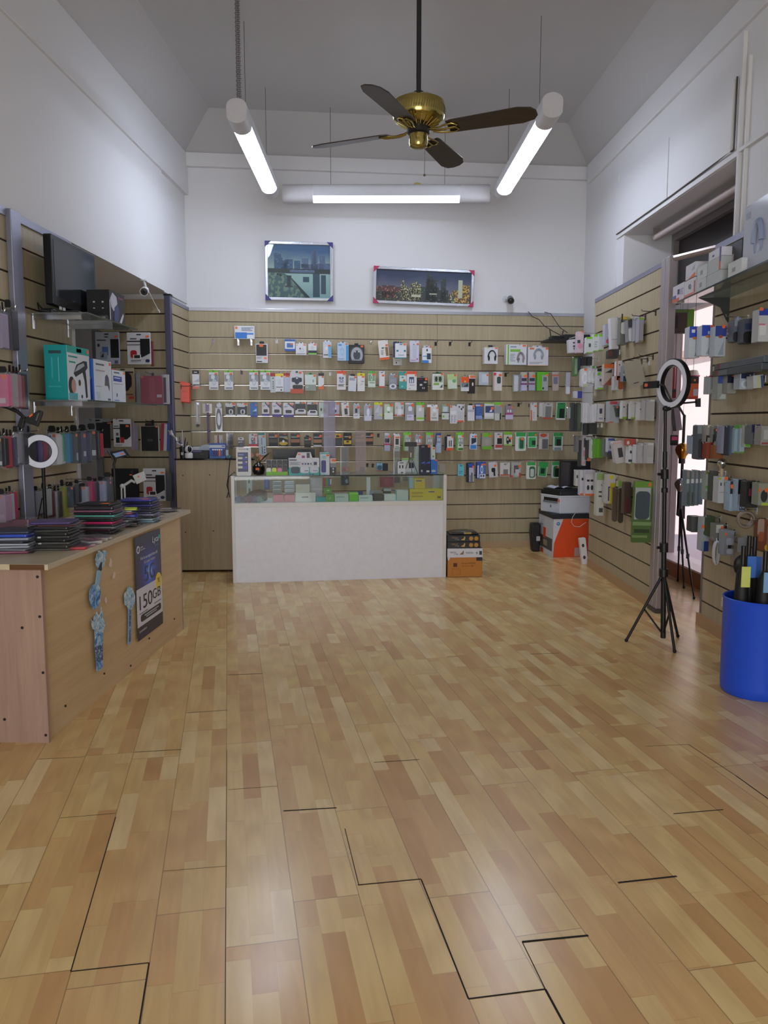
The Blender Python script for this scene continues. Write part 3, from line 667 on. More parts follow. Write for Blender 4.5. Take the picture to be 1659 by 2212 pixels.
decal('spoon_sticker', 'blue spoon sticker with pale flowers, upper left on the desk front', [
    ('flowers', S1(flower), pale_w), ('bowl', S1([(275, 690), (220, 720), (185, 780), (168, 880), (175, 960), (200, 1060), (240, 1115), (280, 1110), (325, 1060), (352, 960), (355, 850), (345, 760), (330, 700)]), blue_w),
    ('handle', S1([(268, 700), (300, 480), (325, 465), (360, 480), (352, 560), (330, 710)]), M('8db8d2', .5)), ('dark_stem', S1([(330, 400), (360, 335), (378, 345), (370, 400), (372, 470), (350, 485), (318, 460)]), M('1b2a44', .5))], (205, 1316))
decal('knife_sticker', 'blue wave knife sticker, lowest on the desk front', [
    ('splash', S1([(262, 1560), (255, 1450), (225, 1440), (210, 1370), (205, 1290), (240, 1310), (245, 1230), (275, 1210), (295, 1150), (320, 1210), (345, 1190), (370, 1070), (380, 1150), (395, 1180), (390, 1260), (415, 1290), (435, 1370), (415, 1420), (398, 1500), (330, 1560)]), pale_w),
    ('handle', S1([(262, 1545), (330, 1490), (388, 1500), (395, 1600), (388, 1690), (320, 1720), (262, 1740)]), blue_w), ('blade', S1([(262, 1740), (388, 1685), (388, 1950), (335, 1990), (290, 2010)]), dark_w), ('tip', S1([(290, 2005), (388, 1950), (388, 2060), (345, 2120), (292, 2135)]), blue_w)], (212, 1445))
decal('fork_sticker', 'thin blue flower stem sticker beside the poster', [
    ('flower_head', S1([(815, 1130), (795, 1070), (755, 1040), (745, 950), (745, 860), (780, 810), (800, 755), (840, 745), (880, 770), (905, 830), (925, 900), (925, 990), (890, 1080), (862, 1120)]), pale_w),
    ('stem', S1([(812, 1110), (862, 1110), (868, 1400), (860, 1500), (852, 1690), (805, 1690), (812, 1400)]), M('86a6d2', .5)), ('stem_pattern', S1([(826, 1120), (850, 1120), (850, 1650), (822, 1650)]), dark_w)], (279, 1391))
for lb, c in (('upper', [(490, 395), (510, 340), (518, 265), (545, 310), (540, 360), (530, 425)]), ('middle', [(555, 605), (575, 500), (600, 510), (600, 560), (580, 612)]), ('lower', [(425, 970), (440, 915), (462, 950), (465, 985), (447, 1025)])):
    decal('petal_sticker', 'tiny pale pink petal sticker on the desk, %s of the three' % lb, [('petal', S1(c), M('d9c3b6', .6))], (S1(c)[0][0], S1(c)[0][1]))

# ================================================================== GLASS COUNTER
ca, cb = V((-1.585, 6.772, 0)), V((.284, 7.117, 0)); cr_ = (cb-ca).normalized(); cn_ = V((cr_.y, -cr_.x, 0)); CW = (cb-ca).length
ct = thing('display_counter', 'white display counter with a glass upper case', 'counter', mat=frame(ca, cr_, cn_))
CTM = ct.matrix_world.copy()
WLAM = M('e8e8f2', .35); WEDGE = M('dfdedb', .35)
cg = .93; cbz = .70; CD = .46
G().box(.028, .012, 0, CW-.028, .03, cbz-.035).build('front_panel', WLAM, ct)
G().box(0, 0, 0, .028, CD, cg+.0).build('side_panel', WEDGE, ct, bevel=.001); G().box(CW-.028, 0, 0, CW, CD, cg).build('side_panel', WEDGE, ct, bevel=.001)
G().box(.028, .0, cbz-.035, CW-.028, CD, cbz).build('display_base', WEDGE, ct, bevel=.001)
G().box(.028, CD-.02, 0, CW-.028, CD, cbz-.035).build('back_panel', WLAM, ct)
G().box(-.0, -.004, cg, CW, CD, cg+.008).build('top_glass', clear('f0f7f4', .04, .03, 'counter_glass'), ct)
G().box(.028, -.0042, cg-.001, CW-.028, .0008, cg+.0085).build('glass_edge', M('16211f', .15), ct)
G().box(.03, .006, cbz, CW-.03, .011, cg).build('front_glass', GLASS, ct)
def onC(x, y, d=0.0): return onp(x, y, ca-cn_*d, cn_)        # plane d metres behind the counter front

# ---- tall side cabinet left of the counter
ka, kb = V((-2.19, 7.265, 0)), V((-1.52, 7.325, 0)); kr = (kb-ka).normalized(); kn = V((kr.y, -kr.x, 0))
kc = thing('side_cabinet', 'tall beige side cabinet with a black glass top, left of the counter', 'cabinet', mat=frame(ka, kr, kn)); KW = (kb-ka).length
G().box(0, 0, .02, KW, .02, 1.052).build('front_panel', CABW, kc); G().box(-.02, .005, 0, 0, .42, 1.052).build('side_panel', CABW, kc)
G().box(KW, .005, 0, KW+.02, .42, 1.052).build('side_panel', CABW, kc); G().box(0, .40, 0, KW, .42, 1.052).build('back_panel', CABW, kc)
G().box(-.03, -.015, 1.052, KW+.03, .43, 1.066).build('top', M('0b0d0e', .08), kc)
for x, y in ((395, 1027), (453, 1026), (401, 1150), (461, 1147)):
    p = kc.matrix_world.inverted() @ onp(x, y, ka, kn); G().cyl((p.x, -.0015, p.z), (p.x, .003, p.z), .006, n=8).build('screw_cap', M('1a1411', .6), kc)
# cable hanging down the cabinet
g = G(); pp = [onp(x, y, ka+kn*.02, kn) for x, y in ((497, 990), (493, 1030), (490, 1048), (494, 1062), (490, 1075), (496, 1074), (492, 1050), (494, 1030), (507, 1020))]; g.tube(pp, .004)
tag(g.build('cable', M('2a2622', .6)), 'thin dark cable looped down the side cabinet beside the counter', 'cable')

# ================================================================== BIN, BOXES, PRINTER
bc = V((1.76+.02, 4.13, 0))
bn = thing('bin', 'blue round plastic bin full of rolled umbrellas at the right edge', 'bin', (1.79, 4.10, 0))
bm_ = M('1c4fd0', .38)
G().lathe([(.01, .0), (.168, .0), (.176, .012), (.178, .05), (.181, .49), (.185, .50), (.181, .504), (.174, .50), (.172, .05), (.165, .012), (.01, .01)], 48).build('body', bm_, bn, 40)
for k, (dx, dy, h, tc_, lb) in enumerate(((-.11, -.02, .66, 'c7cf6a', 'first'), (-.05, .06, .70, '3f72c4', 'second'), (-.02, -.07, .64, '79a8d2', 'third'), (.06, .0, .72, 'c7cf6a', 'fourth'), (.0, .11, .69, '3f72c4', 'fifth'))):
    nm = ('yellow', 'blue', 'pale blue', 'yellow', 'blue')[k]
    u = thing('folded_umbrella', 'black folded umbrella with a %s tag in the blue bin, %s from the left' % (nm, lb), 'umbrella', (1.79+dx, 4.10+dy, .012), 'umbrellas in the bin')
    G().lathe([(.006, 0), (.014, .04), (.036, .12), (.04, h*.6), (.030, h*.93), (.012, h)], 12).build('canopy', M('0d0f10', .6), u, 50)
    G().cyl((0, 0, h-.01), (0, 0, h+.10), .012, n=10).build('handle', BLACK, u, 40)
    G().box(-.022, -.047, h*.84, .022, -.042, h*1.0).build('paper_tag', M(tc_, .6), u)
# stacked boxes right of the counter
def carton(name, label, cat, o, r, n, w, d, h, m, group=None, bevel=.002):
    t = thing(name, label, cat, mat=frame(o, r, n), group=group); G().box(0, 0, 0, w, d, h).build('carton', m, t, bevel=bevel); return t
wr_ = V((.6, .055, 0)).normalized(); wn_ = V((wr_.y, -wr_.x, 0))
wo = onZ(966, 1247); ww = (onZ(1040, 1245)-wo).length
ORB = M('c07a2a', .55)
t = carton('shipping_box', 'orange and white speaker carton at the bottom of the stack by the counter', 'box', wo, wr_, wn_, ww, .34, .265, M('10131c', .45))
z1 = .265
G().box(.002, -.001, .003, ww-.002, 0, .185).build('orange_panel', ORB, t); G().box(-.001, -.002, .182, ww+.001, .0, .264).build('white_band', M('dcdce6', .45), t)
G().prism([(.002, .19), (.028, .19), (.012, .15), (.002, .165)], -.0022, 0).build('white_fold', M('d5d5d8', .5), t); G().box(ww-.055, -.0022, .15, ww-.002, 0, .183).build('black_corner', M('10131c', .45), t)
BRN = M('5c2e08', .6); DK = M('1f222a', .5)
text('Bring VISION', .135, .118, .255, .134, BRN, t, -.003, keep=False); text('to your life', .135, .094, .24, .110, BRN, t, -.003, keep=False)
G().box(.055, -.0018, .095, .09, 0, .13).build('printed_label', BRN, t); G().ringprism(rrect(.045, .02, .12, .08), rrect(.047, .022, .118, .078), -.0016, 0).build('printed_outline', M('8a5418', .6), t)
text('VISION', .02, .222, .078, .236, DK, t, -.003, keep=False); text('ring', .06, .204, .095, .222, DK, t, -.003, keep=False)
G().prism([(.108, .208), (.138, .232), (.142, .246), (.15, .236), (.146, .208)], -.003, -.002).build('bird_logo', M('8a6a4a', .5), t); text('VISION', .165, .215, .235, .232, DK, t, -.003, keep=False)
G().prism(rrect(.29, .205, .315, .24, .003), -.003, -.002).build('printed_icon', M('38404e', .5), t); G().prism(ell(.268, .222, .008, .012), -.003, -.002).build('printed_icon', M('8a8f98', .5), t)
for k in range(2):
    bb = carton('speaker_box', 'flat black carton with two orange discs, %s of two on the orange carton' % ('lower', 'upper')[k], 'box', wo+V((0, 0, z1+.0595*k)), wr_, wn_, ww-.02-.004*k, .30, .058, M('0c0d12', .4), 'black cartons on the orange carton')
    for x in (.215, .262): G().lathe([(.001, 0), (.019, 0), (.019, .002), (.001, .002)], 20, (x, -.0018, .03), 'y').build('orange_disc', M('c08a32', .5), bb)
    text('VISION', .035, .031, .092, .044, M('b08a60', .5), bb, -.002, keep=False); text('ring', .066, .014, .106, .03, M('9a9aa2', .5), bb, -.002, keep=False)
    G().prism([(.12, .016), (.148, .034), (.153, .05), (.162, .042), (.156, .014)], -.002, 0).build('bird_logo', M('d0a860', .5), bb)
tb = thing('toolkit_bag', 'loose dark plastic bag with a yellow label on the black cartons', 'bag', mat=frame(wo+wr_*.02+V((0, .04, z1+.119)), wr_, wn_))
G().prism([(0, 0), (.27, 0), (.25, .022), (.16, .03), (.08, .026), (.02, .02)], 0, .18).build('bag', M('2a2a26', .25), tb, 60, bevel=.006); G().box(.13, -.002, .005, .2, 0, .022).build('label_strip', M('b59a4a', .5), tb)
# printer carton and printer in the back right corner
q0 = onZ(1194, 1205); q1 = V((1.80, 8.28, 0)); r1 = (q1-q0).normalized(); n1 = V((r1.y, -r1.x, 0)); w1 = .385; d1 = .55
q2 = onZ(1163, 1187); r2 = (q2-q0); d1 = r2.length
# front (right) face faces the camera; left face recedes to the back wall
pm = frame(q0, r1, n1)
pb = thing('printer_carton', 'large orange and white printer carton in the back right corner', 'box', mat=pm)
hb = .455
lv = Matrix(((r1.x, r2.normalized().x, 0, 0), (r1.y, r2.normalized().y, 0, 0), (0, 0, 1, 0), (0, 0, 0, 1)))
sk = pm.inverted() @ lv.to_4x4(); r2l = (pm.inverted().to_3x3() @ r2)
quad = lambda a, b, x0=0, y0=0: [(x0, y0), (x0+a, y0), (x0+a+r2l.x*b, y0+r2l.y*b), (x0+r2l.x*b, y0+r2l.y*b)]
G().slab(quad(w1, 1), 0, hb-.05).build('carton', M('c9cbd0', .5), pb, bevel=.002)
G().slab(quad(w1+.01, 1.02, -.005, -.004), hb-.05, hb).build('lid', M('151a22', .5), pb, bevel=.002)
ORG = M('d9490f', .5)
G().prism([(.002, .002), (w1-.002, .002), (w1-.002, hb-.052), (.105, hb-.052), (.01, .155)], -.0012, .0).build('orange_panel', ORG, pb)
G().lathe([(.001, 0), (.019, 0), (.019, .001), (.001, .001)], 24, (.052, -.0012, hb-.1), 'y').build('round_logo', M('3f78b5', .4), pb); text('hp', .042, hb-.11, .062, hb-.088, M('e6eaf0', .4), pb, -.002)
G().box(.235, -.004, .01, .29, -.001, .10).build('sealing_tape', clear('d8d0c8', .5, .1, 'tape'), pb)
sm_ = frame(q0+r2, (q0-q2), V((-(q0-q2).normalized().y*-1, -(q0-q2).normalized().x, 0)))
sd = (q0-q2).normalized(); sm_ = pm.inverted() @ frame(q2, sd, V((sd.y, -sd.x, 0)))
def side(name, x0, z0, x1, z1, m, k):
    g = G(); g.M = sm_; g.box(x0*d1, -.0012*k, z0, x1*d1, 0, z1); return g.build(name, m, pb)
side('printed_photo', .04, .06, .93, .19, M('4e4e4c', .5), 1); side('orange_mark', .33, .17, .5, .28, ORG, 2); side('orange_mark', .2, .0, .36, .05, ORG, 2)
side('printed_photo_detail', .35, .09, .6, .15, M('9a8a70', .5), 2); side('printed_text', .06, .30, .3, .306, M('6b6d72', .5), 1)
po_ = q0+V((r1.x*.07-.0, r1.y*.07+.03, hb)); pf = frame(po_, r1, n1)
pt_ = thing('printer', 'white and black laser printer standing on the orange carton', 'printer', mat=pf)
pr2 = V((-.19, .36, 0)).normalized(); lr = pf.inverted().to_3x3() @ pr2
qd = lambda a, b, x0=0, y0=0: [(x0, y0), (x0+a, y0), (x0+a+lr.x*b, y0+lr.y*b), (x0+lr.x*b, y0+lr.y*b)]
WP = M('c4cad2', .4)
G().slab(qd(.33, .33), 0, .175).build('body', WP, pt_, bevel=.008); G().slab(qd(.332, .333, -.001, -.001), .175, .187).build('trim_line', M('d9dce0', .4), pt_)
G().slab(qd(.33, .33, .0, .0), .187, .235).build('scanner_unit', M('14191c', .35), pt_, bevel=.004); G().slab(qd(.3, .3, .012, .012), .235, .25).build('scanner_lid', M('20262a', .35), pt_, bevel=.004)
# paper slot in the left (front) face of the printer
sd2 = -pr2; pm2 = pf.inverted() @ frame(po_+pr2*.33, sd2, V((sd2.y, -sd2.x, 0)))
def pside(name, x0, z0, x1, z1, m, k=1): g = G(); g.M = pm2; g.box(x0, -.0015*k, z0, x1, .004, z1); return g.build(name, m, pt_)
pside('paper_slot', .06, .125, .30, .158, BLACK, 2); pside('output_tray', .05, .105, .29, .125, M('6e7880', .4), 4); pside('badge', .17, .055, .185, .08, M('46525e', .4), 2); pside('price_sticker', .295, .12, .325, .15, M('d97a62', .5), 3)
pp_ = thing('paper_sheets', 'white curled sheets of paper lying on the printer', 'paper', mat=pf @ Matrix.Translation((.02+lr.x*.12, .04+lr.y*.1, .2515)))
g = G(); n = 12; vs = []
for j in range(2):
    for i in range(n+1):
        u = i/n; z = .004+.018*abs(sin(u*pi*2))*(1 if j else .8); vs.append((u*.21, .0+.22*j, z))
g.add(vs+[(p[0], p[1], p[2]-.002) for p in vs], [(i, i+1, n+2+i, n+1+i) for i in range(n)]+[(2*n+2+i, 3*n+3+i, 3*n+4+i, 2*n+3+i) for i in range(n)]); g.build('sheets', M('c9cad4', .6), pp_, 60)
mo = thing('flat_monitor', 'dark flat device leaning on the slatwall behind the printer', 'monitor', mat=frame(onY(1248, 1044, 8.5), (1, .1, 0), (.1, -1, 0)))
G().prism(rrect(-.2, -.04, .14, .24, .01), 0, .03).build('casing', M('0f1012', .3), mo); G().prism(rrect(-.185, -.02, .125, .225, .006), -.002, 0).build('screen', M('14161a', .1), mo)
bp_ = thing('black_bag', 'black bag standing on the floor left of the printer carton', 'bag', mat=frame(onZ(1154, 1192), (1, .1, 0), (.1, -1, 0)))
G().prism([(-.015, 0), (.06, 0), (.07, .31), (-.03, .31), (-.035, .2)], 0, .12).build('bag', M('0d0d10', .5), bp_, bevel=.015); G().prism(rrect(.02, .12, .06, .17, .003), -.002, .001).build('label_tag', M('b9b9c0', .5), bp_)
ps_ = thing('power_strip', 'white power strip leaning in the corner by the printer carton', 'power strip', mat=frame(onZ(1264, 1219), (1, .1, 0), (.1, -1, 0), -8))
G().prism(rrect(-.03, .0, .034, .265, .008), -.0, .045).build('casing', M('d0d0cd', .4), ps_, bevel=.003)
for z in (.07, .19): G().prism(ell(0, z, .013, .018), -.001, .0).build('socket', M('3a3a3e', .5), ps_)
g = G(); g.tube([onY(x, y, 8.05) for x, y in ((1259, 1075), (1248, 1100), (1237, 1117), (1234, 1128), (1240, 1137), (1252, 1138), (1266, 1128))], .003); tag(g.build('cable', M('b9b7a8', .5)), 'thin white cable looping over the orange printer carton', 'cable')
# ================================================================== PACKAGED GOODS
KEY = dict(H='header_band', P='printed_picture', T='printed_text', B='color_band', F='footer_band', W='window', S='price_sticker', D='device', C='cable', L='logo', X='hang_slot', K='side_panel', V='blister')
ORD = ['leftmost', 'second from left', 'third from left', 'fourth from left', 'fifth from left', 'sixth from left', 'seventh from left', 'eighth from left', 'ninth from left', 'tenth from left']
NUM = ['', 'one', 'two', 'three', 'four', 'five', 'six', 'seven', 'eight', 'nine', 'ten']
STK = M('f0703a', .5)
CLR = clear('f6f7fa', .07, .12, 'clear_bag')
def pack(name, label, cat, group, mat, w, h, th, body, layers='', tab=None, r=.003, kcol=None, bag=0, bodyname='carton', rough=.42):
    """one packaged article. mat: frame with its origin at the bottom centre of the front face"""
    t = thing(name, label, cat, mat=mat, group=group)
    g = G(); g.prism(rrect(-w/2, 0, w/2, h, r), 0, th)
    g.build(bodyname, body if not isinstance(body, str) else M(body, rough), t)
    if tab:
        c, fw, fh = tab; g = G(); a = rrect(-w*fw/2, h-.004, w*fw/2, h+h*fh, .006)
        s = [(-.012+.024*(.5+.5*cos(2*pi*k/len(a))), h+h*fh*.5+.004*sin(2*pi*k/len(a))) for k in range(len(a))]
        g.prism(a, th*.4, th*.4+.0012); g.build('hang_tab', M(c, .45), t)
        G().prism(rrect(-.011, h+h*fh*.45, .011, h+h*fh*.45+.007, .003), th*.4-.0008, th*.4).build('hang_slot', M('2c2c2e', .7), t)
    for k, L in enumerate(layers.split(';') if layers else []):
        q = L.split()
        if not q: continue
        if q[0] == 'S':
            u0, v0, u1, v1 = (float(z) for z in q[1:5]) if len(q) > 4 else (.66, .05, .95, .17)
            c, sh, nm = None, 'd', 'S'
        else:
            nm = q[0]; u0, v0, u1, v1 = (float(z) for z in q[1:5]); c = q[5]; sh = q[6] if len(q) > 6 else 'r'
        x0, x1, z0, z1 = (u0-.5)*w, (u1-.5)*w, (1-v1)*h, (1-v0)*h
        y = -.0007*(k+1); m = STK if c is None else (CLR if c == 'clear' else M(c, .38)); g = G()
        if sh == 'e': g.prism(ell((x0+x1)/2, (z0+z1)/2, (x1-x0)/2, (z1-z0)/2), y, 0)
        elif sh == 'd': g.prism(rrect(x0, z0, x1, z1, .3*min(x1-x0, z1-z0)), y, 0)
        elif sh == 'b': g.prism(rrect(x0, z0, x1, z1, .25*min(x1-x0, z1-z0)), -.012, 0)
        elif sh == 'o':
            a = ell((x0+x1)/2, (z0+z1)/2, (x1-x0)/2, (z1-z0)/2); b = ell((x0+x1)/2, (z0+z1)/2, (x1-x0)*.3, (z1-z0)*.3); g.ringprism(a, b, y-.002, 0)
        elif sh == 'a': g.prism([(x0, z1), (x1, z1), (x1, z0)], y, 0)          # corner triangle, upper right
        elif sh == 'z': g.prism([(x0, z0), (x1, z0), (x1, z1)], y, 0)          # corner triangle, lower right
        elif sh == 'l':                                                        # lines of print
            n = int(q[7]) if len(q) > 7 else 3
            xx = x0
            pts = []
            for i in range(n):
                za = z1-(z1-z0)*(i+.15)/n; zb = z1-(z1-z0)*(i+.65)/n; e = x1-(x1-x0)*(.0, .25, .1, .4)[i % 4]
                pts += [(e, za), (e, zb), (x0+.0002, zb)] if i < n-1 else [(e, za), (e, zb)]
                if i < n-1: pts += [(x0+.0002, z1-(z1-z0)*(i+1.15)/n)]
            g.prism([(x0, z1-(z1-z0)*.15/n)]+pts+[(x0, zb)], y, 0)
        elif sh == 'h':                                                        # headphone: band and two cups
            cx_, rx = (x0+x1)/2, (x1-x0)/2; pts = [(cx_+rx*cos(pi*i/12), y*1-.002, z0+(z1-z0)*.35+(z1-z0)*.6*sin(pi*i/12)) for i in range(13)]
            g.tube(pts, .008*(w/.17), 6)
            for s in (-1, 1): g.add(*[(lambda e: (e.v, e.f))(G().ball((cx_+s*rx*.8, y-.002, z0+(z1-z0)*.28), .5, 6, (rx*.5, .012, (z1-z0)*.5)))][0])
        else: g.box(x0, y, z0, x1, 0, z1)
        g.build(KEY.get(nm, nm), m, t)
    if kcol: G().box(w/2-.0003, .0, .001, w/2+.0012, th, h-.001).build('side_panel', M(kcol, .42), t)
    if bag:
        G().prism(rrect(-w/2-bag, -bag, w/2+bag, h+bag*2.2, .004), -.014, -.0132).build('clear_bag', CLR, t)
    return t
# peg hooks: one mesh, copied
_hk = {}
def hook(label, mat, ln, group='peg hooks', kind='chrome'):
    k = (round(ln, 2), kind)
    if k not in _hk:
        g = G(); g.box(-.012, -.0045, -.028, .012, -.0005, .012); g.tube([(0, -.002, 0), (0, -ln*.5, .0), (0, -ln, .004), (0, -ln-.004, .016)], .0028, 6)
        o = g.build('peg_hook', CHROME if kind == 'chrome' else M({'white': 'd9d9dc', 'purple': '5b4860', 'black': '141416', 'pink': 'b3a0ac'}[kind], .4)); o.matrix_world = mat; _hk[k] = o
    else:
        o = _hk[k].copy(); COL.objects.link(o); o.matrix_world = mat
    return tag(o, label, 'hook', group)
def suffix(items):
    cnt = {}
    for it in items: cnt.setdefault(it[1], []).append(it)
    out = {}
    for nm, L in cnt.items():
        L = sorted(L, key=lambda i: i[2]); n = len(L)
        for k, it in enumerate(L):
            out[id(it)] = nm if n == 1 else '%s, %s of %s' % (nm, 'rightmost' if k == n-1 else ORD[k], NUM[n])
    return out
def back_row(row, group, items, zhook, hooks=True):
    """items: (name, description, x0, y0, x1, y1, thickness, body, layers, options)"""
    sf_ = suffix(items)
    for it in items:
        name, nm, x0, y0, x1, y1, th, body, lay = it[:9]; o = it[9] if len(it) > 9 else {}
        off = o.pop('off', .10); tilt = o.pop('tilt', 0); cat = o.pop('cat', name.split('_')[-1]); hk = o.pop('hook', True)
        xm, ym = (x0+x1)/2, (y0+y1)/2
        w = (Bp(x1, ym, off)-Bp(x0, ym, off)).length; a, b = Bp(xm, y1, off), Bp(xm, y0, off); h = b.z-a.z
        tb = o.get('tab')
        if tb: h = h/(1+tb[2])
        lb = '%s, %s' % (sf_[id(it)], row)
        pack(name, lb, cat, group, frame(a, BR, BN, tilt), w, h, min(th, off-.004), body, lay, **o)
        if hk and hooks:
            p = Bp(xm, y0, 0); p = V((p.x, p.y, b.z-.012))
            hl = 'hook for the '+lb
            if len(hl.replace(',', '').split()) > 16: hl = 'hook for the '+sf_[id(it)]
            hook(hl, frame(p, BR, BN), off+.012, 'peg hooks of the back slatwall')
def empty_hooks(row, L, z=None):
    n = len(L)
    for k, (x, y, kind) in enumerate(L):
        hook('empty %s peg hook, %s of %s, %s' % (kind, 'rightmost' if k == n-1 and n > 1 else ORD[k], NUM[n], row) if n > 1 else 'empty %s peg hook, %s' % (kind, row), frame(Bp(x, y, 0), BR, BN, 0), .12, 'empty peg hooks of the back slatwall', kind)
W_ = 'e3e5ea'; LG = '7cc52a'; GR = '2f9a4c'
R1 = 'top back wall row'; R2 = 'second back wall row'; R3 = 'third back wall row'; R4 = 'fourth back wall row'; R5 = 'fifth back wall row'
back_row(R1, 'packs in the top row of the back wall', [
 ('adapter_box', 'wide white and blue box on two brackets', 507, 704, 550, 732, .06, W_, 'P .03 .5 .62 .97 2f7fd6;P .6 .55 .95 .66 2f7fd6;W .62 .72 .9 .95 e8eef4;T .35 .1 .95 .4 8a94a8 l 3;L .03 .04 .16 .24 f08050 e', dict(hook=False)),
 ('screen_protector_box', 'black window box with an orange side', 553, 737, 579, 784, .07, 'dcdce0', 'W .04 .04 .9 .62 15171a;D .32 .28 .86 .62 07080a;T .06 .68 .5 .78 a0a0a6 l 3;L .68 .7 .9 .8 f08a5a;T .06 .9 .5 .95 1c1c20;S .3 .02 .62 .16', dict(kcol='e0701c', tab=('141414', .4, .14))),
 ('memory_pack', 'small blue framed white pack', 615, 733, 638, 758, .03, '3565b8', 'W .03 .18 .97 .82 e6e9ef;P .2 .33 .8 .72 4a78b4;S .55 .34 .78 .48', {}),
 ('earbud_box', 'white box with a tiny black earbud', 639, 739, 662, 767, .04, W_, 'D .34 .36 .48 .5 1a1a1c e;C .38 .42 .8 .74 cfd3d8 o;T .08 .84 .92 .9 9a9ea6;S .72 .05 .95 .15;L .05 .06 .2 .18 f0b0a0 e', dict(tab=('e6e8ec', .4, .14))),
 ('charger_box', 'white box with a black zigzag and green foot', 666, 739, 684, 766, .05, W_, 'B 0 .62 1 .88 26323c;F 0 .86 1 .97 7fd02c;C .35 .25 .65 .5 c8ccd0 o;S .66 .03 .95 .15', dict(tab=('e4e6ea', .45, .15))),
 ('bulb_pack', 'clear and pale blue bulb pack', 698, 735, 716, 773, .03, 'c6d3e2', 'W .0 .18 .62 1 d3d7de;P .62 .25 1 .95 6fb0e2;D .28 .3 .56 .52 e9ecf0 e;T .1 .78 .6 .84 40444c;S .6 .18 .9 .28', dict(tab=('e6e8ec', .6, .1))),
 ('speaker_box', 'tall pale blue box', 729, 738, 753, 779, .08, 'b9d2ea', 'B .78 .15 .96 1 3d96d8;L .1 .08 .38 .16 4a90c8;C .25 .25 .6 .7 a8c6e4 o;T .1 .88 .6 .92 8fa8c4;S .72 .03 .95 .1', dict(tab=('dfe6ee', .5, .07))),
 ('neckband_box', 'big dark grey neckband earphone box', 754, 741, 787, 785, .08, '20242b', 'W .1 .12 .92 .82 3f4650 d;C .12 .12 .9 1.0 aab0b8 o;W .3 .3 .75 .82 3f4650 d;D .36 .34 .46 .4 d6d9de e;D .58 .34 .68 .4 d6d9de e;F .02 .85 .98 .99 14181e;T .15 .78 .85 .82 8a9098;S .76 .03 .94 .13', dict(tab=('16181c', .26, .1))),
 ('tempered_glass_box', 'tilted white box with a brown window and orange foot', 821, 735, 842, 777, .05, 'e4e2de', 'W .66 .36 .95 .82 8a6a3e;F 0 .88 1 1 e2602a;D .3 .36 .55 .42 3c4a5c;T .2 .48 .5 .75 9aa2ac l 4;S .72 .22 .98 .32', dict(tilt=-7, r=.002)),
 ('phone_case_box', 'white box low behind a teal edged one', 849, 752, 868, 789, .03, 'd9d6d2', 'D .3 .8 .45 .9 26282c e;T .2 .72 .8 .76 a0a2a6', dict(off=.05)),
 ('phone_case_box', 'navy pack half hidden by a teal edged box', 850, 738, 862, 772, .03, '232c52', '', dict(off=.07)),
 ('charger_box', 'white box with a teal lower edge', 854, 739, 878, 774, .05, W_, 'F 0 .94 1 1 3c9aa0;D .1 .44 .28 .56 3c7c90;D .76 .44 .94 .56 3c7c90;T .25 .76 .78 .8 8fa0ac;L .38 .04 .62 .1 3c8ca0;S .72 .02 .95 .13', dict(tab=('4a78b0', .12, .08), off=.15)),
 ('phone_case_box', 'tall pale lilac box', 885, 736, 905, 782, .05, 'd2d3e2', 'W .3 .22 .75 .85 c4c8d8 d;D .38 .16 .5 .2 4c5468;T .1 .9 .66 .93 b480b8;L .72 .82 .9 .9 b878b4;S .74 .12 .98 .2', {}),
 ('power_bank_box', 'white and blue box showing a dark phone', 912, 746, 932, 784, .05, W_, 'D .5 .36 .92 .76 2f3f52;P 0 .82 .7 1 3a80cc;B .08 .52 .5 .58 5aa0dc;L .44 .08 .6 .22 3c3e44;S .8 -.14 .98 -.02', dict(tab=('c9ccd0', .7, .17))),
 ('headphone_box', 'white box with black headphones', 1046, 745, 1075, 786, .09, 'd9dade', 'D .28 .17 .86 .85 141416 h;L .18 .03 .38 .07 c0c838;S .78 .02 .98 .09', dict(tab=('26262a', .35, .14), off=.14)),
 ('headset_box', 'white headset box with green stripes', 1093, 744, 1137, 788, .09, 'd6d8de', 'B .0 .02 .06 1 dfe6d8;B .07 .02 .13 1 6fb834;B .2 .24 .7 .36 7cb848;T .2 .09 .5 .14 7a8ca8;T .2 .45 .45 .85 a4aab4 l 5;D .56 .38 .86 .92 8a7c80 h;D .52 .65 .66 .8 2a2a30 e;S .8 .02 .96 .1', dict(off=.14)),
 ('headphone_box', 'white box with grey headphones', 1140, 746, 1184, 790, .09, 'd2d3d8', 'D .3 .08 .72 .7 8d98a4 h;L .08 .03 .3 .12 d07850;T .08 .8 .72 .92 9a9ea8 l 2;F 0 .97 1 1 d8a080;S .86 .02 .99 .12', dict(tab=('c8c9cc', .5, .1), off=.14)),
], 0)
empty_hooks(R1, [(461, 735, 'pink'), (598, 736, 'white'), (801, 738, 'chrome'), (941, 741, 'black'), (972, 741, 'black'), (1014, 742, 'black')])
for k, x in enumerate((515, 543)):
    p = Bp(x, 735, 0); t = thing('shelf_bracket', 'grey slatwall bracket under the wide white and blue box, %s' % ('left one', 'right one')[k], 'bracket', mat=frame(p, BR, BN)); G().box(-.008, -.10, -.004, .008, .0, .006).build('arm', STEEL, t); G().box(-.010, -.012, -.055, .010, .0, .01).build('plate', STEEL, t)
GW = 'W .02 .22 .98 .58 8f9aa0;H 0 0 1 .10 7cc52a;D .22 .24 .62 .45 dfe2e6 d;C .38 .48 .8 .78 d0d5da o;F 0 .58 1 1 e0e2e5;C .34 .44 .72 .78 c3cbd4 o;T .15 .88 .9 .94 7a828c;X .42 .03 .58 .06 3a6a20;S .62 .14 .92 .22'
def gw(x0, x1): return ('charger_pack', 'white charger pack with a lime header', x0, 800, x1, 842, .025, 'dfe1e4', GW, {})
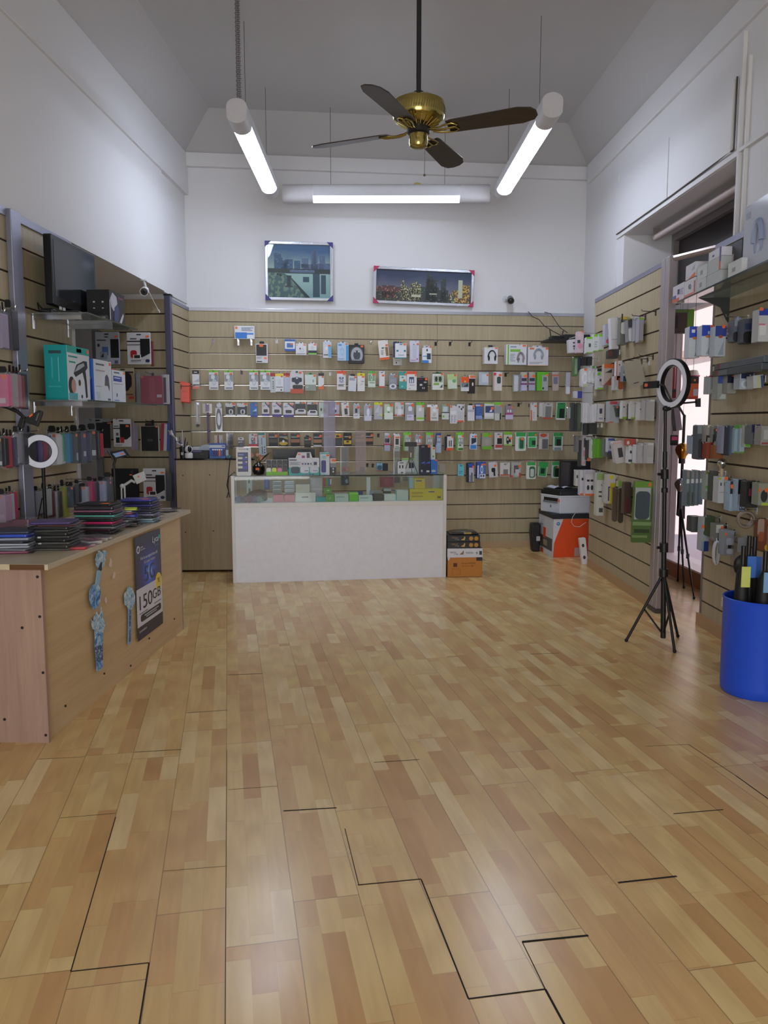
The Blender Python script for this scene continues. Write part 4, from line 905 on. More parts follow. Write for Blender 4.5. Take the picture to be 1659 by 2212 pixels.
back_row(R2, 'packs in the second row of the back wall', [
 ('stylus_box', 'narrow white box with black top and salmon foot', 416, 800, 431, 840, .02, W_, 'H 0 0 1 .2 16161a;F 0 .86 1 1 e08070;D .15 .45 .95 .62 b8c0c8 z;T .1 .76 .95 .81 24242a;L .25 .08 .7 .13 d0d0d4', {}),
 gw(452, 472), gw(485, 504), gw(539, 558), gw(563, 584),
 ('memory_card_pack', 'white sheet with a red top and a row of dots', 584, 806, 597, 848, .02, 'd3dad8', 'H 0 0 1 .17 b4232c;D .35 .23 .6 .3 40506a e;D .4 .42 .6 .48 40506a e;D .4 .53 .6 .58 40506a e;D .4 .64 .6 .7 40506a e;D .4 .75 .6 .8 40506a e', dict(off=.06)),
 ('memory_card_pack', 'white sheet with a red top and an orange sticker', 612, 806, 627, 847, .02, 'c9cfdc', 'H 0 0 1 .14 b4232c;S .35 .13 .92 .21', dict(off=.06)),
 ('adapter_box', 'white box with a yellow top behind red tops', 595, 804, 613, 846, .03, W_, 'H 0 0 1 .14 f0d62c;D .28 .3 .7 .62 d4d9dc;D .6 .86 .8 .95 26282c e;T .1 .72 .9 .77 8a8e96;S .66 .11 .9 .2', dict(tab=('cfd2d8', .3, .08))),
 ('car_holder_pack', 'large rounded blister pack with a black holder', 627, 801, 656, 850, .03, 'd3d2d6', 'D .12 .3 .88 .5 1c2434 d;D .3 .26 .72 .6 23304a e;D .44 .28 .58 .36 dfe2e6 e;D .18 .62 .95 .8 2a2226 d;F .02 .8 .98 1 c4472a;X .42 .03 .6 .08 26262a;S .66 .03 .86 .12', dict(r=.03, bodyname='backing_card')),
 ('cable_pack', 'pale green square pack over a clear base', 659, 806, 683, 844, .03, 'd8e2da', 'F 0 .62 1 1 8f9a8e;D .7 .3 .8 .48 8a949a;T .08 .72 .35 .85 c0c8c0 l 2;S .76 .02 .98 .12', dict(tab=('4aa860', .36, .1))),
 ('stylus_box', 'narrow black white and orange box', 688, 804, 700, 841, .02, W_, 'H 0 0 1 .17 16161a;F 0 .82 1 1 e2702c;B .4 .68 1 .86 e2702c z;S .6 .18 .96 .28', dict(tab=('b8b8b4', .5, .06))),
 ('earphone_box', 'white earphone box with a red top, nearer the left', 728, 801, 747, 842, .04, 'e4e0e0', 'H 0 0 1 .15 e8502c;W .2 .3 .8 .62 c8ccd8;D .25 .34 .45 .42 4a5468 e;D .58 .34 .78 .42 4a5468 e;C .3 .4 .7 .62 8f96a8 o;T .15 .7 .85 .82 6a6e78 l 3;S .68 .13 .96 .22', {}),
 ('earphone_box', 'tilted white box with a black top tab', 752, 808, 769, 845, .04, 'd9dbe2', 'P .1 .12 .8 .3 9aa6b0;S .66 .02 .98 .13', dict(tilt=3, tab=('141416', .6, .12))),
 ('cable_box', 'white box with a yellow header', 772, 804, 788, 845, .04, 'e4e3e0', 'H 0 0 1 .16 ecd928;T .5 .42 .9 .5 b0b2b8;C .45 .56 .75 .66 c8cace o;X .4 .08 .66 .12 3a3820;S .6 .16 .95 .24', dict(tab=('c9cccc', .4, .05))),
 ('cable_pack', 'green topped cable bag', 795, 802, 811, 837, .02, 'bcd0b8', 'H 0 0 1 .14 58b840;P .1 .2 .9 .6 7fa87a;C .35 .2 .65 .58 d4dcd4 o;F 0 .62 1 .96 d6e2d6;T .2 .68 .9 .74 88a088;S .58 .12 .96 .26', dict(bodyname='backing_card')),
 ('stylus_box', 'narrow white box with a red lower edge', 819, 802, 831, 837, .02, W_, 'F 0 .92 1 1 d04a2c;S .5 .2 .92 .32;X .3 .06 .7 .1 2a2a2c', {}),
 ('cable_pack', 'grey card with a white coiled cable', 840, 806, 857, 842, .02, '9298a2', 'C .1 .6 .95 .94 e4e6ea o;D .4 .72 .6 .8 3c4048;T .2 .3 .8 .5 aeb4bc l 3;S .7 .04 .98 .15', dict(tab=('e0e2e6', .55, .12), bodyname='backing_card')),
 ('cable_pack', 'teal and white pack', 862, 803, 879, 840, .02, '43a49c', 'W .05 .22 .95 .56 d8dcd8;D .5 .44 .8 .6 c87a44 e;D .3 .28 .6 .38 4aa0a0 e;L .3 .82 .5 .9 a8dcd8 e;S .7 .1 .98 .2', {}),
 ('earphone_box', 'white box with a red top beside a black box', 878, 802, 900, 843, .05, 'e6e2e2', 'H 0 0 1 .15 ea5a34;W .26 .3 .74 .62 4a5478;D .34 .42 .46 .6 e4e6ec;D .54 .42 .66 .6 e4e6ec;T .3 .7 .8 .74 b0b4be;T .2 .88 .4 .92 c8a0a0;S .82 .16 .98 .26', {}),
 ('earbud_box', 'square black wireless earbud box', 900, 812, 924, 846, .05, '141214', 'D .26 .44 .52 .58 c8ccd0 e;D .62 .26 .92 .38 9aa0a6 e;D .5 .66 .58 .82 b8bcc0 e;D .64 .66 .72 .82 b8bcc0 e;T .1 .08 .55 .13 7a2c34;S .74 .02 .97 .18', dict(tab=('8a8c8e', .3, .14))),
 ('headset_box', 'white and green box with black earphones', 934, 803, 958, 842, .09, 'dfe4dc', 'H 0 0 .9 .04 1c2a1c;W .12 .16 .92 .56 a8b8a0;D .22 .2 .46 .52 283a24 e;D .56 .2 .82 .52 283a24 e;B .1 .6 .6 .7 7ab038;D .65 .66 .9 .86 505a68 z;S .76 .02 .98 .12', dict(tab=('2a7a4a', .34, .08), off=.14)),
 ('cable_pack', 'crumpled pale green bag', 967, 808, 988, 840, .02, 'b8d090', 'W .1 .4 .95 .98 d3dcd0;D .4 .3 .7 .6 e2e8e0 z;P .5 .35 .9 .6 74b074 e;S .72 .02 .94 .16', dict(bodyname='bag', tilt=-3)),
 ('mouse_pack', 'orange and white pack', 996, 811, 1013, 845, .04, 'd8d8da', 'H 0 0 1 .4 ea5a24;P .03 .4 .97 .72 7a828c;D .4 .26 .6 .4 e0c060 e;D .3 .45 .85 .68 30343c z', dict(tab=('c8cacc', .3, .1), off=.14)),
 ('mouse_pack', 'black pack with a curved mouse', 1012, 810, 1026, 850, .05, '1a1416', 'H 0 0 1 .2 d8d4d2;D .1 .22 .95 .9 2a1c1a e;D .5 .4 .75 .6 d4d0d0 e;S .2 .03 .95 .16', dict(off=.13)),
 ('adapter_box', 'small pale grey box', 1034, 804, 1055, 832, .03, 'b4c0c8', 'W .32 .16 1 .78 ccd2da;S .78 .14 .98 .3', {}),
 ('battery_box', 'white box with red edges and a dark window', 1066, 803, 1084, 844, .05, 'd8d4d2', 'H 0 0 1 .07 d8d8d8;B 0 .05 .3 .2 d0404c;W .4 .26 .85 .62 3c4a48 d;B .02 .2 .1 .98 d8a0a0;S .6 .12 .95 .24', dict(off=.13)),
 ('charger_pack', 'clear pack with a white plug', 1109, 809, 1126, 846, .04, 'b9bcb8', 'D .05 .05 .6 .98 dadbdc d;V .0 .0 1 1 clear b', dict(off=.14, bodyname='backing_card')),
 ('cable_pack', 'lilac card with a purple band, left of green', 1124, 804, 1138, 844, .02, 'b0aab8', 'H .1 0 .8 .2 b0b89c;D .2 .32 .95 .48 3a3a4c;B .05 .6 1 .67 782c70;F .05 .7 1 1 bcb8d4;S .5 .14 1 .28', dict(off=.14, bodyname='backing_card')),
 ('cable_pack', 'lilac card with a purple band, touching green', 1142, 804, 1156, 844, .02, 'b0aab8', 'H .1 0 .7 .18 b0b89c;D .1 .32 .9 .48 3a3a4c;B 0 .6 .95 .66 782c70;F 0 .7 .95 .98 b0acc8;S .5 .14 1 .28', dict(bodyname='backing_card')),
 ('charger_box', 'bright green box with a grey window', 1160, 803, 1184, 844, .08, '62b42a', 'W .44 .18 .98 1 a3a8a6;D .55 .28 .85 .5 6a7078;D .48 .82 .62 .92 2a2c2e;S .8 .13 .99 .23', dict(off=.14)),
 ('phone_case_box', 'slim grey and salmon box', 1193, 803, 1207, 844, .02, 'b4a8a0', 'W .2 .28 .85 .65 70788c;B 0 .14 1 .24 c87468;H 0 0 1 .12 b8b0aa', dict(tilt=-2)),
 ('cable_pack', 'long white strip with a white plug at its end', 1222, 805, 1231, 851, .02, 'b8bac0', 'D .05 .66 .98 1 dcdde2 d', {}),
], 0)
empty_hooks(R2, [(522, 803, 'purple'), (713, 806, 'white'), (1092, 808, 'black')])
BCK = 'P .02 .22 .98 .92 24262a;B 0 0 .75 .3 d0d0d0 z;D .34 .5 .75 .86 d8d9da d;D .44 .56 .64 .82 15171a d;S .68 .0 .98 .13;F .02 .9 .8 1 d0d1d3'
PUR = 'F 0 .83 1 1 3a2a86;B .5 .12 1 .42 2c2a70 a;B .5 .05 .92 .24 e88860 a;D .22 .5 .8 .72 23232a d;X .4 .05 .62 .1 23232a;T .1 .2 .45 .32 a8acb8 l 2'
CUR = 'P .0 .16 .98 .68 23272c;B 0 .5 .3 .7 23272c;D .14 .6 .92 .9 dfe1e4 d;D .26 .66 .82 .82 2a2d32 d;X .4 .06 .62 .12 23232a;S .64 .02 .92 .14'
MEM = 'H .0 .0 1 .26 101012;B .05 .26 .95 .32 b8b8b8;P .03 .45 .97 .72 %s;S .68 .1 .98 .3'
back_row(R3, 'packs in the third row of the back wall', [
 ('charm_bag', 'clear bag with a dangling black star', 421, 869, 433, 916, .012, CLR, 'C .3 .1 .6 .9 c0c0c2;D .2 1.0 .8 1.14 141416 e', dict(bodyname='clear_bag')),
 ('strap_bag', 'clear bag with a long purple beaded strap', 438, 872, 458, 893, .012, CLR, 'C .42 .9 .66 4.1 4a2a5c;H .3 .05 .7 .8 8a7a92', dict(bodyname='clear_bag')),
 ('cable_bag', 'long grey cable bag with a white ring', 466, 870, 481, 932, .03, '85868a', 'H .2 0 .9 .17 d8d9db e;C .1 .2 .9 .95 6a6c70 o;V .02 .18 .98 1 clear', dict(r=.02, bodyname='bag')),
 ('car_charger_pack', 'black and white card with a black square', 487, 871, 509, 898, .012, 'd3d4d6', BCK, dict(bodyname='backing_card')), ('car_charger_pack', 'black and white card with a black square', 512, 871, 535, 898, .012, 'd3d4d6', BCK, dict(bodyname='backing_card')),
 ('flash_drive_pack', 'slim blue blister pack', 541, 870, 556, 901, .015, '2f74c4', 'F .05 .86 .95 1 2c2a8c d;D .35 .5 .8 .8 284c84;B .3 .4 .9 .6 b8d4ec z;S .72 .1 .95 .24', dict(r=.012, bodyname='backing_card')),
 ('flash_drive_pack', 'white blister pack with a purple foot', 566, 869, 582, 899, .015, 'd8d8de', PUR, dict(r=.012, bodyname='backing_card')), ('flash_drive_pack', 'white blister pack with a purple foot', 588, 869, 608, 900, .015, 'd8d8de', PUR, dict(r=.012, bodyname='backing_card')), ('flash_drive_pack', 'white blister pack with a purple foot', 612, 870, 635, 901, .015, 'd8d8de', PUR, dict(r=.012, bodyname='backing_card')),
 ('flash_drive_pack', 'black and white card with a curved corner', 638, 868, 661, 894, .015, 'd8d9dc', CUR, dict(bodyname='backing_card')), ('flash_drive_pack', 'black and white card with a curved corner', 664, 869, 686, 897, .015, 'd8d9dc', CUR, dict(bodyname='backing_card')),
 ('cable_pack', 'pale green card with two small plugs', 689, 869, 709, 902, .03, 'c3d0c2', 'P .45 .3 .85 .75 a9c48c;D .16 .36 .34 .58 3a4a44 e;D .5 .42 .68 .66 35503a e;F .2 .78 .98 .98 dbe0da;S .66 .0 .92 .12', dict(bodyname='backing_card')),
 ('charger_pack', 'clear pack with a white plug and red foot', 713, 869, 733, 898, .03, 'b9b8c2', 'D .28 .38 .68 .62 e6e7ea d;D .5 .55 .7 .75 3a3c44;F 0 .88 1 1 c05040;S .68 .03 .96 .16', dict(bodyname='backing_card')),
 ('car_charger_pack', 'white card with a dark tilted charger', 739, 869, 755, 898, .02, 'e2dedb', 'D .36 .46 .78 .92 3c3a38 d;X .36 .08 .7 .13 26262a;S .6 .28 .94 .42', dict(tilt=-4, bodyname='backing_card')),
 ('adapter_pack', 'small clear card with a dark adapter', 763, 871, 777, 904, .02, 'b4b4bc', 'D .3 .28 .64 .6 30323a;F .06 .66 .98 1 dcdbe2;T .2 .74 .85 .84 8a8a94 l 2;S .56 .12 .96 .28', dict(bodyname='backing_card', tab=('dcdcde', .7, .1))),
 ('cable_pack', 'clear lilac card with a white cable', 786, 872, 803, 909, .02, 'a9adc0', 'C .36 .2 .72 .7 e8e9ee o;D .44 .28 .62 .62 e8e9ee d;F .1 .68 .95 1 d0d2e2;S .66 .04 .98 .17', dict(bodyname='backing_card', tab=('cfd4da', .6, .1))),
 ('cable_pack', 'grey card with a yellow header', 808, 869, 826, 906, .015, 'b6b8bc', 'H 0 0 1 .15 dcdc20;C .1 .15 .6 .6 ccced2 z;P .3 .3 .95 .8 c2c4c8 z;F .86 .66 1 .82 d8d834;S .72 .14 .98 .24', dict(bodyname='backing_card')),
 ('charger_pack', 'pale green card with a white cube', 830, 873, 849, 906, .025, 'c0d2b4', 'D .3 .18 .68 .44 eef0f0 d;D .4 .5 .6 .58 3a4048;F 0 .56 1 1 dee6da;S .66 .0 .98 .15', dict(bodyname='backing_card')),
 ('sim_adapter_pack', 'white sheet of parts with orange corners', 853, 869, 872, 898, .015, 'd3d3d6', 'D .36 .5 .74 .88 e8e9ea;D .1 .3 .34 .5 b6b8be;D .74 .3 .92 .5 8a94a4;B 0 .88 .22 1 e0683c;B .78 .88 1 1 e0683c;S .7 .02 .98 .18', dict(bodyname='backing_card')),
 ('charger_pack', 'pale card with a white cube and lilac foot', 875, 870, 894, 909, .03, 'a3a7ae', 'H .0 .0 .9 .1 d8d9de;D .36 .2 .78 .46 e8e9ee d;F .22 .66 1 .98 d4d0e2;T .3 .74 .8 .82 8a86a0 l 2;S .7 .06 1 .22', dict(bodyname='backing_card')),
 ('charger_pack', 'white pack with lime header and foot', 899, 869, 916, 909, .025, 'c8ccc8', 'H 0 0 1 .15 74c430;D .3 .3 .66 .52 e6e8ea d;C .3 .44 .6 .76 d0d4d8 o;F .06 .82 .94 .93 8cc82c;F .04 .93 .98 1 e0e2e0;S .72 .14 .98 .26', dict(bodyname='backing_card')),
 ('charger_box', 'brown and white charger box', 922, 874, 947, 909, .06, 'd8d8d6', 'K 0 0 .3 1 9a5a34;D .5 .14 .8 .34 eceded d;C .52 .44 .76 .62 b8babc o;T .4 .76 .85 .82 8a8c90;S .82 .02 .98 .12', dict(tab=('e6e6e6', .9, .18))),
 ('charger_pack', 'short green card with a pale cube', 954, 873, 970, 906, .02, '94a890', 'D .18 .16 .8 .5 c8d4dc;B .0 .52 1 .58 34343a;F .05 .58 .98 1 d0d8d4;L .12 .72 .36 .88 88bc3c d;S .64 .0 .96 .12', dict(bodyname='backing_card')),
 ('sim_adapter_pack', 'white sheet with rows of small squares', 972, 876, 987, 915, .015, 'd4d4d8', 'W .1 .3 .9 .48 e6e7ea;T .15 .55 .4 .95 8a94a8 l 4;T .6 .55 .85 .95 a89ca8 l 4;S .02 .02 .3 .12', dict(bodyname='backing_card', off=.13)),
 ('sim_adapter_pack', 'white sheet with rows of dark plugs', 987, 873, 1003, 912, .015, 'd2d2d6', 'D .2 .1 .4 .2 3a3e4c e;D .5 .2 .7 .34 3a3e4c e;D .7 .1 .9 .24 4a4e5c e;W .2 .4 .9 .8 c6c7cc;F .1 .9 .9 1 d8643a', dict(bodyname='backing_card', off=.12)),
 ('charger_box', 'white box with a black hang tab', 1010, 872, 1025, 909, .07, 'd8d8dc', 'D .72 .16 .92 .26 3a4048;P .05 .28 .95 .42 b4b8c0;S .68 .02 .98 .15', dict(tab=('141416', .5, .1), off=.13)),
 ('cable_box', 'plain blue box with a pale blue foot', 1027, 872, 1042, 906, .04, '3b5fa4', 'H 0 .06 .9 .16 c3cde0;T .2 .26 .8 .7 5a7cc0 l 5;F .04 .76 .96 .98 8fa6d4;S .66 .06 .98 .18', {}),
 ('cable_pack', 'white and navy card with a lime edge', 1046, 870, 1067, 905, .03, 'cdd2c8', 'H 0 0 1 .06 8ac43c;P .1 .2 .98 .62 3a4a78;D .5 .3 .8 .56 dcdce4 z;F .05 .62 .95 .86 dcdee0;S .66 .26 .96 .42', dict(bodyname='backing_card')),
 ('cable_pack', 'grey card with a lime header and black cable', 1068, 869, 1084, 908, .02, 'a8aca4', 'H 0 0 1 .14 7ac42c;W .1 .2 .9 .6 9098a0;D .72 .6 .88 .96 1c1e20;D .2 .78 .36 .92 2c2e30;F .0 .62 .66 1 c3c8c0;S .78 .13 .98 .24', dict(bodyname='backing_card')),
 ('cable_pack', 'lilac card with a magenta band and two white plugs', 1092, 873, 1108, 906, .02, '8f8496', 'D .24 .3 .42 .5 e6e6ea e;D .58 .3 .76 .5 e6e6ea e;B 0 .54 1 .66 a83480;F 0 .66 1 1 c0bcd8;S .74 .06 1 .2', dict(bodyname='backing_card', tab=('2a2a2e', .4, .1))),
 ('battery_box', 'slim white box with an orange edge', 1147, 870, 1160, 909, .05, 'cdcbcb', 'K 0 .4 .2 1 d86030;S .6 .14 .96 .24;T .35 .5 .6 .9 a8a8ac l 4', dict(tilt=-2)),
 ('battery_pack', 'grey card with a grey square battery', 1171, 870, 1193, 905, .03, 'bcbab6', 'D .28 .22 .86 .9 7c7c7a;F .05 .9 1 1 b05038;X .4 .06 .66 .1 3a3a3a', dict(bodyname='backing_card', tilt=2)),
 ('battery_pack', 'white card seen edgewise beside a grey battery', 1165, 870, 1172, 900, .03, 'c4c3c0', '', dict(bodyname='backing_card', off=.14)),
 ('battery_pack', 'green and white card with a black battery', 1201, 869, 1221, 907, .03, 'd3d6d2', 'P .05 .02 .95 .9 2c8a48;D .32 .36 .84 .9 10201a;X .4 .06 .62 .1 1a4a28', dict(r=.01, bodyname='backing_card', tilt=2)),
], 0)
empty_hooks(R3, [(1120, 873, 'black'), (1144, 874, 'black')])
back_row(R4, 'packs in the fourth row of the back wall', [
 ('headset_bag', 'dark grey bag with a folded headset', 488, 936, 503, 969, .03, '6d6b6a', 'D .12 .06 .9 .4 34343a d;D .2 .44 .92 .74 3c3a3c e;F .1 .82 .98 .98 4a4a4a;V 0 0 1 1 clear', dict(bodyname='bag', tilt=3)),
 ('cable_bag', 'grey cable bag with a big white ring', 514, 945, 527, 966, .03, '77787a', 'C .1 .3 .9 1 5a5c60 o;W .1 .2 .7 .38 d0d2d6', dict(bodyname='bag', tab=('d8d9db', .95, .4))),
 ('lamp_pack', 'white and red blister pack', 538, 937, 556, 965, .02, 'd4d3d6', 'F 0 .78 1 1 d03a40;D .26 .3 .56 .62 3c4450 e;D .34 .36 .5 .5 dfe2e6 e;D .6 .28 .76 .6 c04450;D .3 .62 .76 .8 6a7890;S .68 .08 .96 .2;X .32 .06 .58 .12 1c1c20', dict(r=.012, bodyname='backing_card')),
 ('tripod_box', 'long pale box with a teal top', 560, 935, 576, 984, .03, 'b9c8d0', 'H 0 0 .9 .1 1f7a68;T .4 .22 .5 .52 5a7084;T .4 .6 .5 .92 3a4450;D .7 .6 .85 .66 2a3440 e;D .7 .72 .85 .78 2a3440 e;D .7 .84 .85 .9 2a3440 e;S .55 .12 .9 .19', dict(tilt=-2)),
 ('memory_card_pack', 'black blister card with a brown lower half', 581, 936, 600, 964, .015, '1a1816', MEM % '3e362c', dict(r=.006, bodyname='backing_card')),
 ('memory_card_pack', 'black blister card with a yellow crescent', 603, 936, 622, 964, .015, '1a1612', 'H 0 0 1 .26 121212;B .05 .26 .95 .32 b8b8b0;P .0 .62 1 .92 c8a824 e;D .36 .52 .62 .72 e8e6e0 e;P .45 .35 1 .5 b0a040 a;S .5 .04 .86 .1', dict(r=.006, bodyname='backing_card')),
 ('memory_card_pack', 'black blister card with a copper band', 628, 936, 648, 964, .015, '191416', MEM % '9a6a48', dict(r=.006, bodyname='backing_card')),
 ('memory_card_pack', 'dark olive blister card under a black tab', 657, 940, 672, 966, .015, '2c2c22', MEM % '3c3a2c', dict(r=.008, bodyname='backing_card', tab=('121212', .45, .16))),
 ('memory_card_pack', 'black blister card with a copper band and white foot', 677, 936, 696, 965, .015, '191416', (MEM % 'a87850')+';F .02 .86 .95 1 c8ccd2', dict(r=.006, bodyname='backing_card')),
 ('memory_card_pack', 'blue grey blister card behind the clear rod', 699, 936, 717, 962, .015, '5a6a80', MEM % '6a7284', dict(r=.006, bodyname='backing_card')),
 ('memory_card_pack', 'black blister card with a yellow top', 720, 936, 739, 964, .015, '2a2a2e', 'H .05 .02 .95 .36 d0a828;D .3 .14 .68 .3 1c1a14 e;D .4 .58 .72 .72 e6e6e6 e;P .05 .45 .95 .95 3c3e44;S .68 .12 .98 .32', dict(r=.006, bodyname='backing_card')),
 ('memory_card_pack', 'black blister card with a yellow lower half', 742, 935, 760, 964, .015, '15140f', 'B .1 .26 .6 .32 c8c8c0;P .05 .56 .95 .84 d4b42c;D .34 .6 .66 .72 14140f d;D .62 .22 .9 .42 e09030 e', dict(r=.006, bodyname='backing_card')),
 ('memory_card_pack', 'black blister card with a copper band, behind the pink pillar', 768, 936, 786, 962, .015, '191416', MEM % 'b08a70', dict(r=.006, bodyname='backing_card')),
 ('memory_card_pack', 'black blister card with a copper band, beside an empty hook', 789, 935, 806, 961, .015, '191416', MEM % 'a07048', dict(r=.006, bodyname='backing_card')),
 ('cable_pack', 'clear card with black and white plugs and magenta band', 830, 935, 843, 974, .02, 'a6a4b0', 'H .1 0 .85 .14 d4d5da;D .1 .3 .5 .56 4a3c54 e;D .45 .3 .85 .56 16161c e;B 0 .6 1 .67 b82c50;F .05 .7 .95 1 aeb2c4;S .66 .14 1 .28', dict(bodyname='backing_card')),
 ('cable_box', 'brown sided white box with a dark window', 849, 936, 864, 975, .05, 'e0dedc', 'K 0 .02 .14 1 a04a2c;W .34 .24 .82 .6 343c38;T .3 .68 .85 .72 8a8a8c;S .3 .12 .95 .2', dict(tab=('e2e2e2', .8, .08))),
 ('cable_box', 'lime topped box with white earphones, behind the tripod clamp', 871, 934, 888, 974, .04, 'b9c0b4', 'H 0 0 1 .14 7cd030;K 0 .14 .18 1 6cb828;W .28 .3 .95 .66 a0a8a4;D .4 .36 .52 .52 e8eaec e;D .68 .36 .8 .52 e8eaec e;S .68 .14 .98 .25', {}),
 ('cable_pack', 'clear card with white plugs and a red band', 896, 938, 911, 974, .02, 'aaa6b0', 'D .2 .22 .44 .44 ecedf0 e;D .58 .22 .8 .44 ecedf0 e;B 0 .5 1 .57 d04a34;F 0 .58 1 1 c4ccca;S .62 .04 1 .18', dict(bodyname='backing_card', tab=('d0d1d6', .6, .1))),
 ('cable_box', 'lime topped box behind the tall navy box', 920, 934, 935, 974, .04, 'b4bcb0', 'H 0 0 1 .14 7cd030;W .2 .3 .95 .66 a0a8a4;D .34 .36 .5 .52 e8eaec e;D .66 .36 .8 .52 e8eaec e;S .7 .14 .98 .25', {}),
 ('cable_box', 'navy and pale blue box', 941, 936, 953, 978, .05, 'a3b0c8', 'K 0 0 .14 .6 1c2c5c;H 0 0 .9 .1 24468c;W .2 .2 .85 .48 8c98ac;D .3 .24 .45 .42 e0e4ea e;D .6 .24 .75 .42 e0e4ea e;F .1 .5 .95 1 a9bcd8;S .6 .12 1 .2', dict(tilt=1)),
 ('cable_box', 'black and white box with an orange foot', 960, 939, 979, 973, .05, 'd9d8d8', 'K 0 0 .3 1 15151a;D .5 .3 .6 .72 1a1a1e;D .72 .28 .82 .72 1a1a1e;F .2 .82 1 1 e05a30;S .8 .0 1 .1', dict(tab=('141416', .4, .12))),
 ('cable_box', 'lime box with white earphones, standing free', 985, 934, 1001, 974, .05, 'd0d6cc', 'H 0 0 1 .15 7cd030;K 0 .1 .22 1 5ea82c;W .3 .3 .95 .62 9aa2a0;D .42 .34 .54 .52 e8eaec e;D .7 .34 .82 .52 e8eaec e;D .42 .66 .66 .72 34383c;F .3 .84 .95 .96 4a7c20;S .76 .15 1 .25', {}),
 ('battery_box', 'white and blue box with a dark device', 1015, 936, 1030, 971, .04, 'd3dbe6', 'W .2 .26 .9 .66 26344a;F .08 .7 .92 .96 3c86d0;B .2 .52 .9 .68 d8dce4 z;L .3 .1 .5 .2 5a8ac8 e;S .6 .1 .98 .22', dict(tab=('c8d0da', .7, .05))),
 ('earphone_drum', 'round green topped clear drum', 1041, 935, 1062, 971, .06, '9a9c94', 'H .05 0 .95 .24 7ab830 d;F .02 .8 .98 1 6cb028 d;D .3 .35 .75 .75 a8a29a e;S .72 .14 .98 .26', dict(r=.012, cat='drum', bodyname='drum')),
 ('battery_pack', 'grey and red card with a black square', 1068, 934, 1085, 971, .03, 'c9c6c6', 'D .34 .34 .95 .68 17181a;F .1 .72 .98 .9 b04a44;F .1 .9 .9 1 c8c4c4;X .36 .08 .66 .13 4a4a4c;S .58 .2 .92 .3', dict(bodyname='backing_card')),
 ('cable_pack', 'green edged card with a black cable', 1088, 933, 1106, 963, .02, 'c2ccb4', 'H 0 0 1 .2 7ab830;C .28 .32 .66 .88 3a3c3a o;D .34 .6 .6 .84 141616 e;D .66 .5 .84 .74 141616 d;F .0 .9 1 1 88b848;S .64 .38 .94 .54', dict(bodyname='backing_card')),
 ('battery_pack', 'green and white card with a long green battery', 1113, 934, 1136, 974, .03, 'd6d9d4', 'P .05 .0 .95 .22 2fa050;P .3 .26 .86 .9 4aa868 d;D .42 .34 .74 .86 2c5248 d;S .5 .3 .76 .42', dict(r=.012, bodyname='backing_card')),
 ('battery_pack', 'green and white card with a small dark square', 1140, 934, 1159, 968, .03, 'd4d8d4', 'P .0 .0 1 .26 2f9c4c;P .08 .32 .9 .94 34a454;D .46 .52 .86 .8 1c3428;S .76 .1 .98 .22', dict(r=.012, bodyname='backing_card')),
 ('battery_pack', 'grey card with a red arc', 1164, 935, 1185, 971, .03, 'aeaaa4', 'H .1 .04 .8 .26 b84a30 e;D .34 .38 .92 .96 5f6162;W .0 .34 .24 .98 c0beb8', dict(bodyname='backing_card')),
 ('battery_pack', 'green and white card with a black square and clear bag', 1195, 935, 1215, 973, .03, 'c6ccc8', 'P .0 .0 1 .2 2f9448;P .12 .22 .88 .74 2c7a44;D .32 .36 .8 .74 0e1c16;F .1 .82 .86 1 7a8a8c', dict(r=.01, bodyname='backing_card')),
], 0)
empty_hooks(R4, [(817, 939, 'black')])
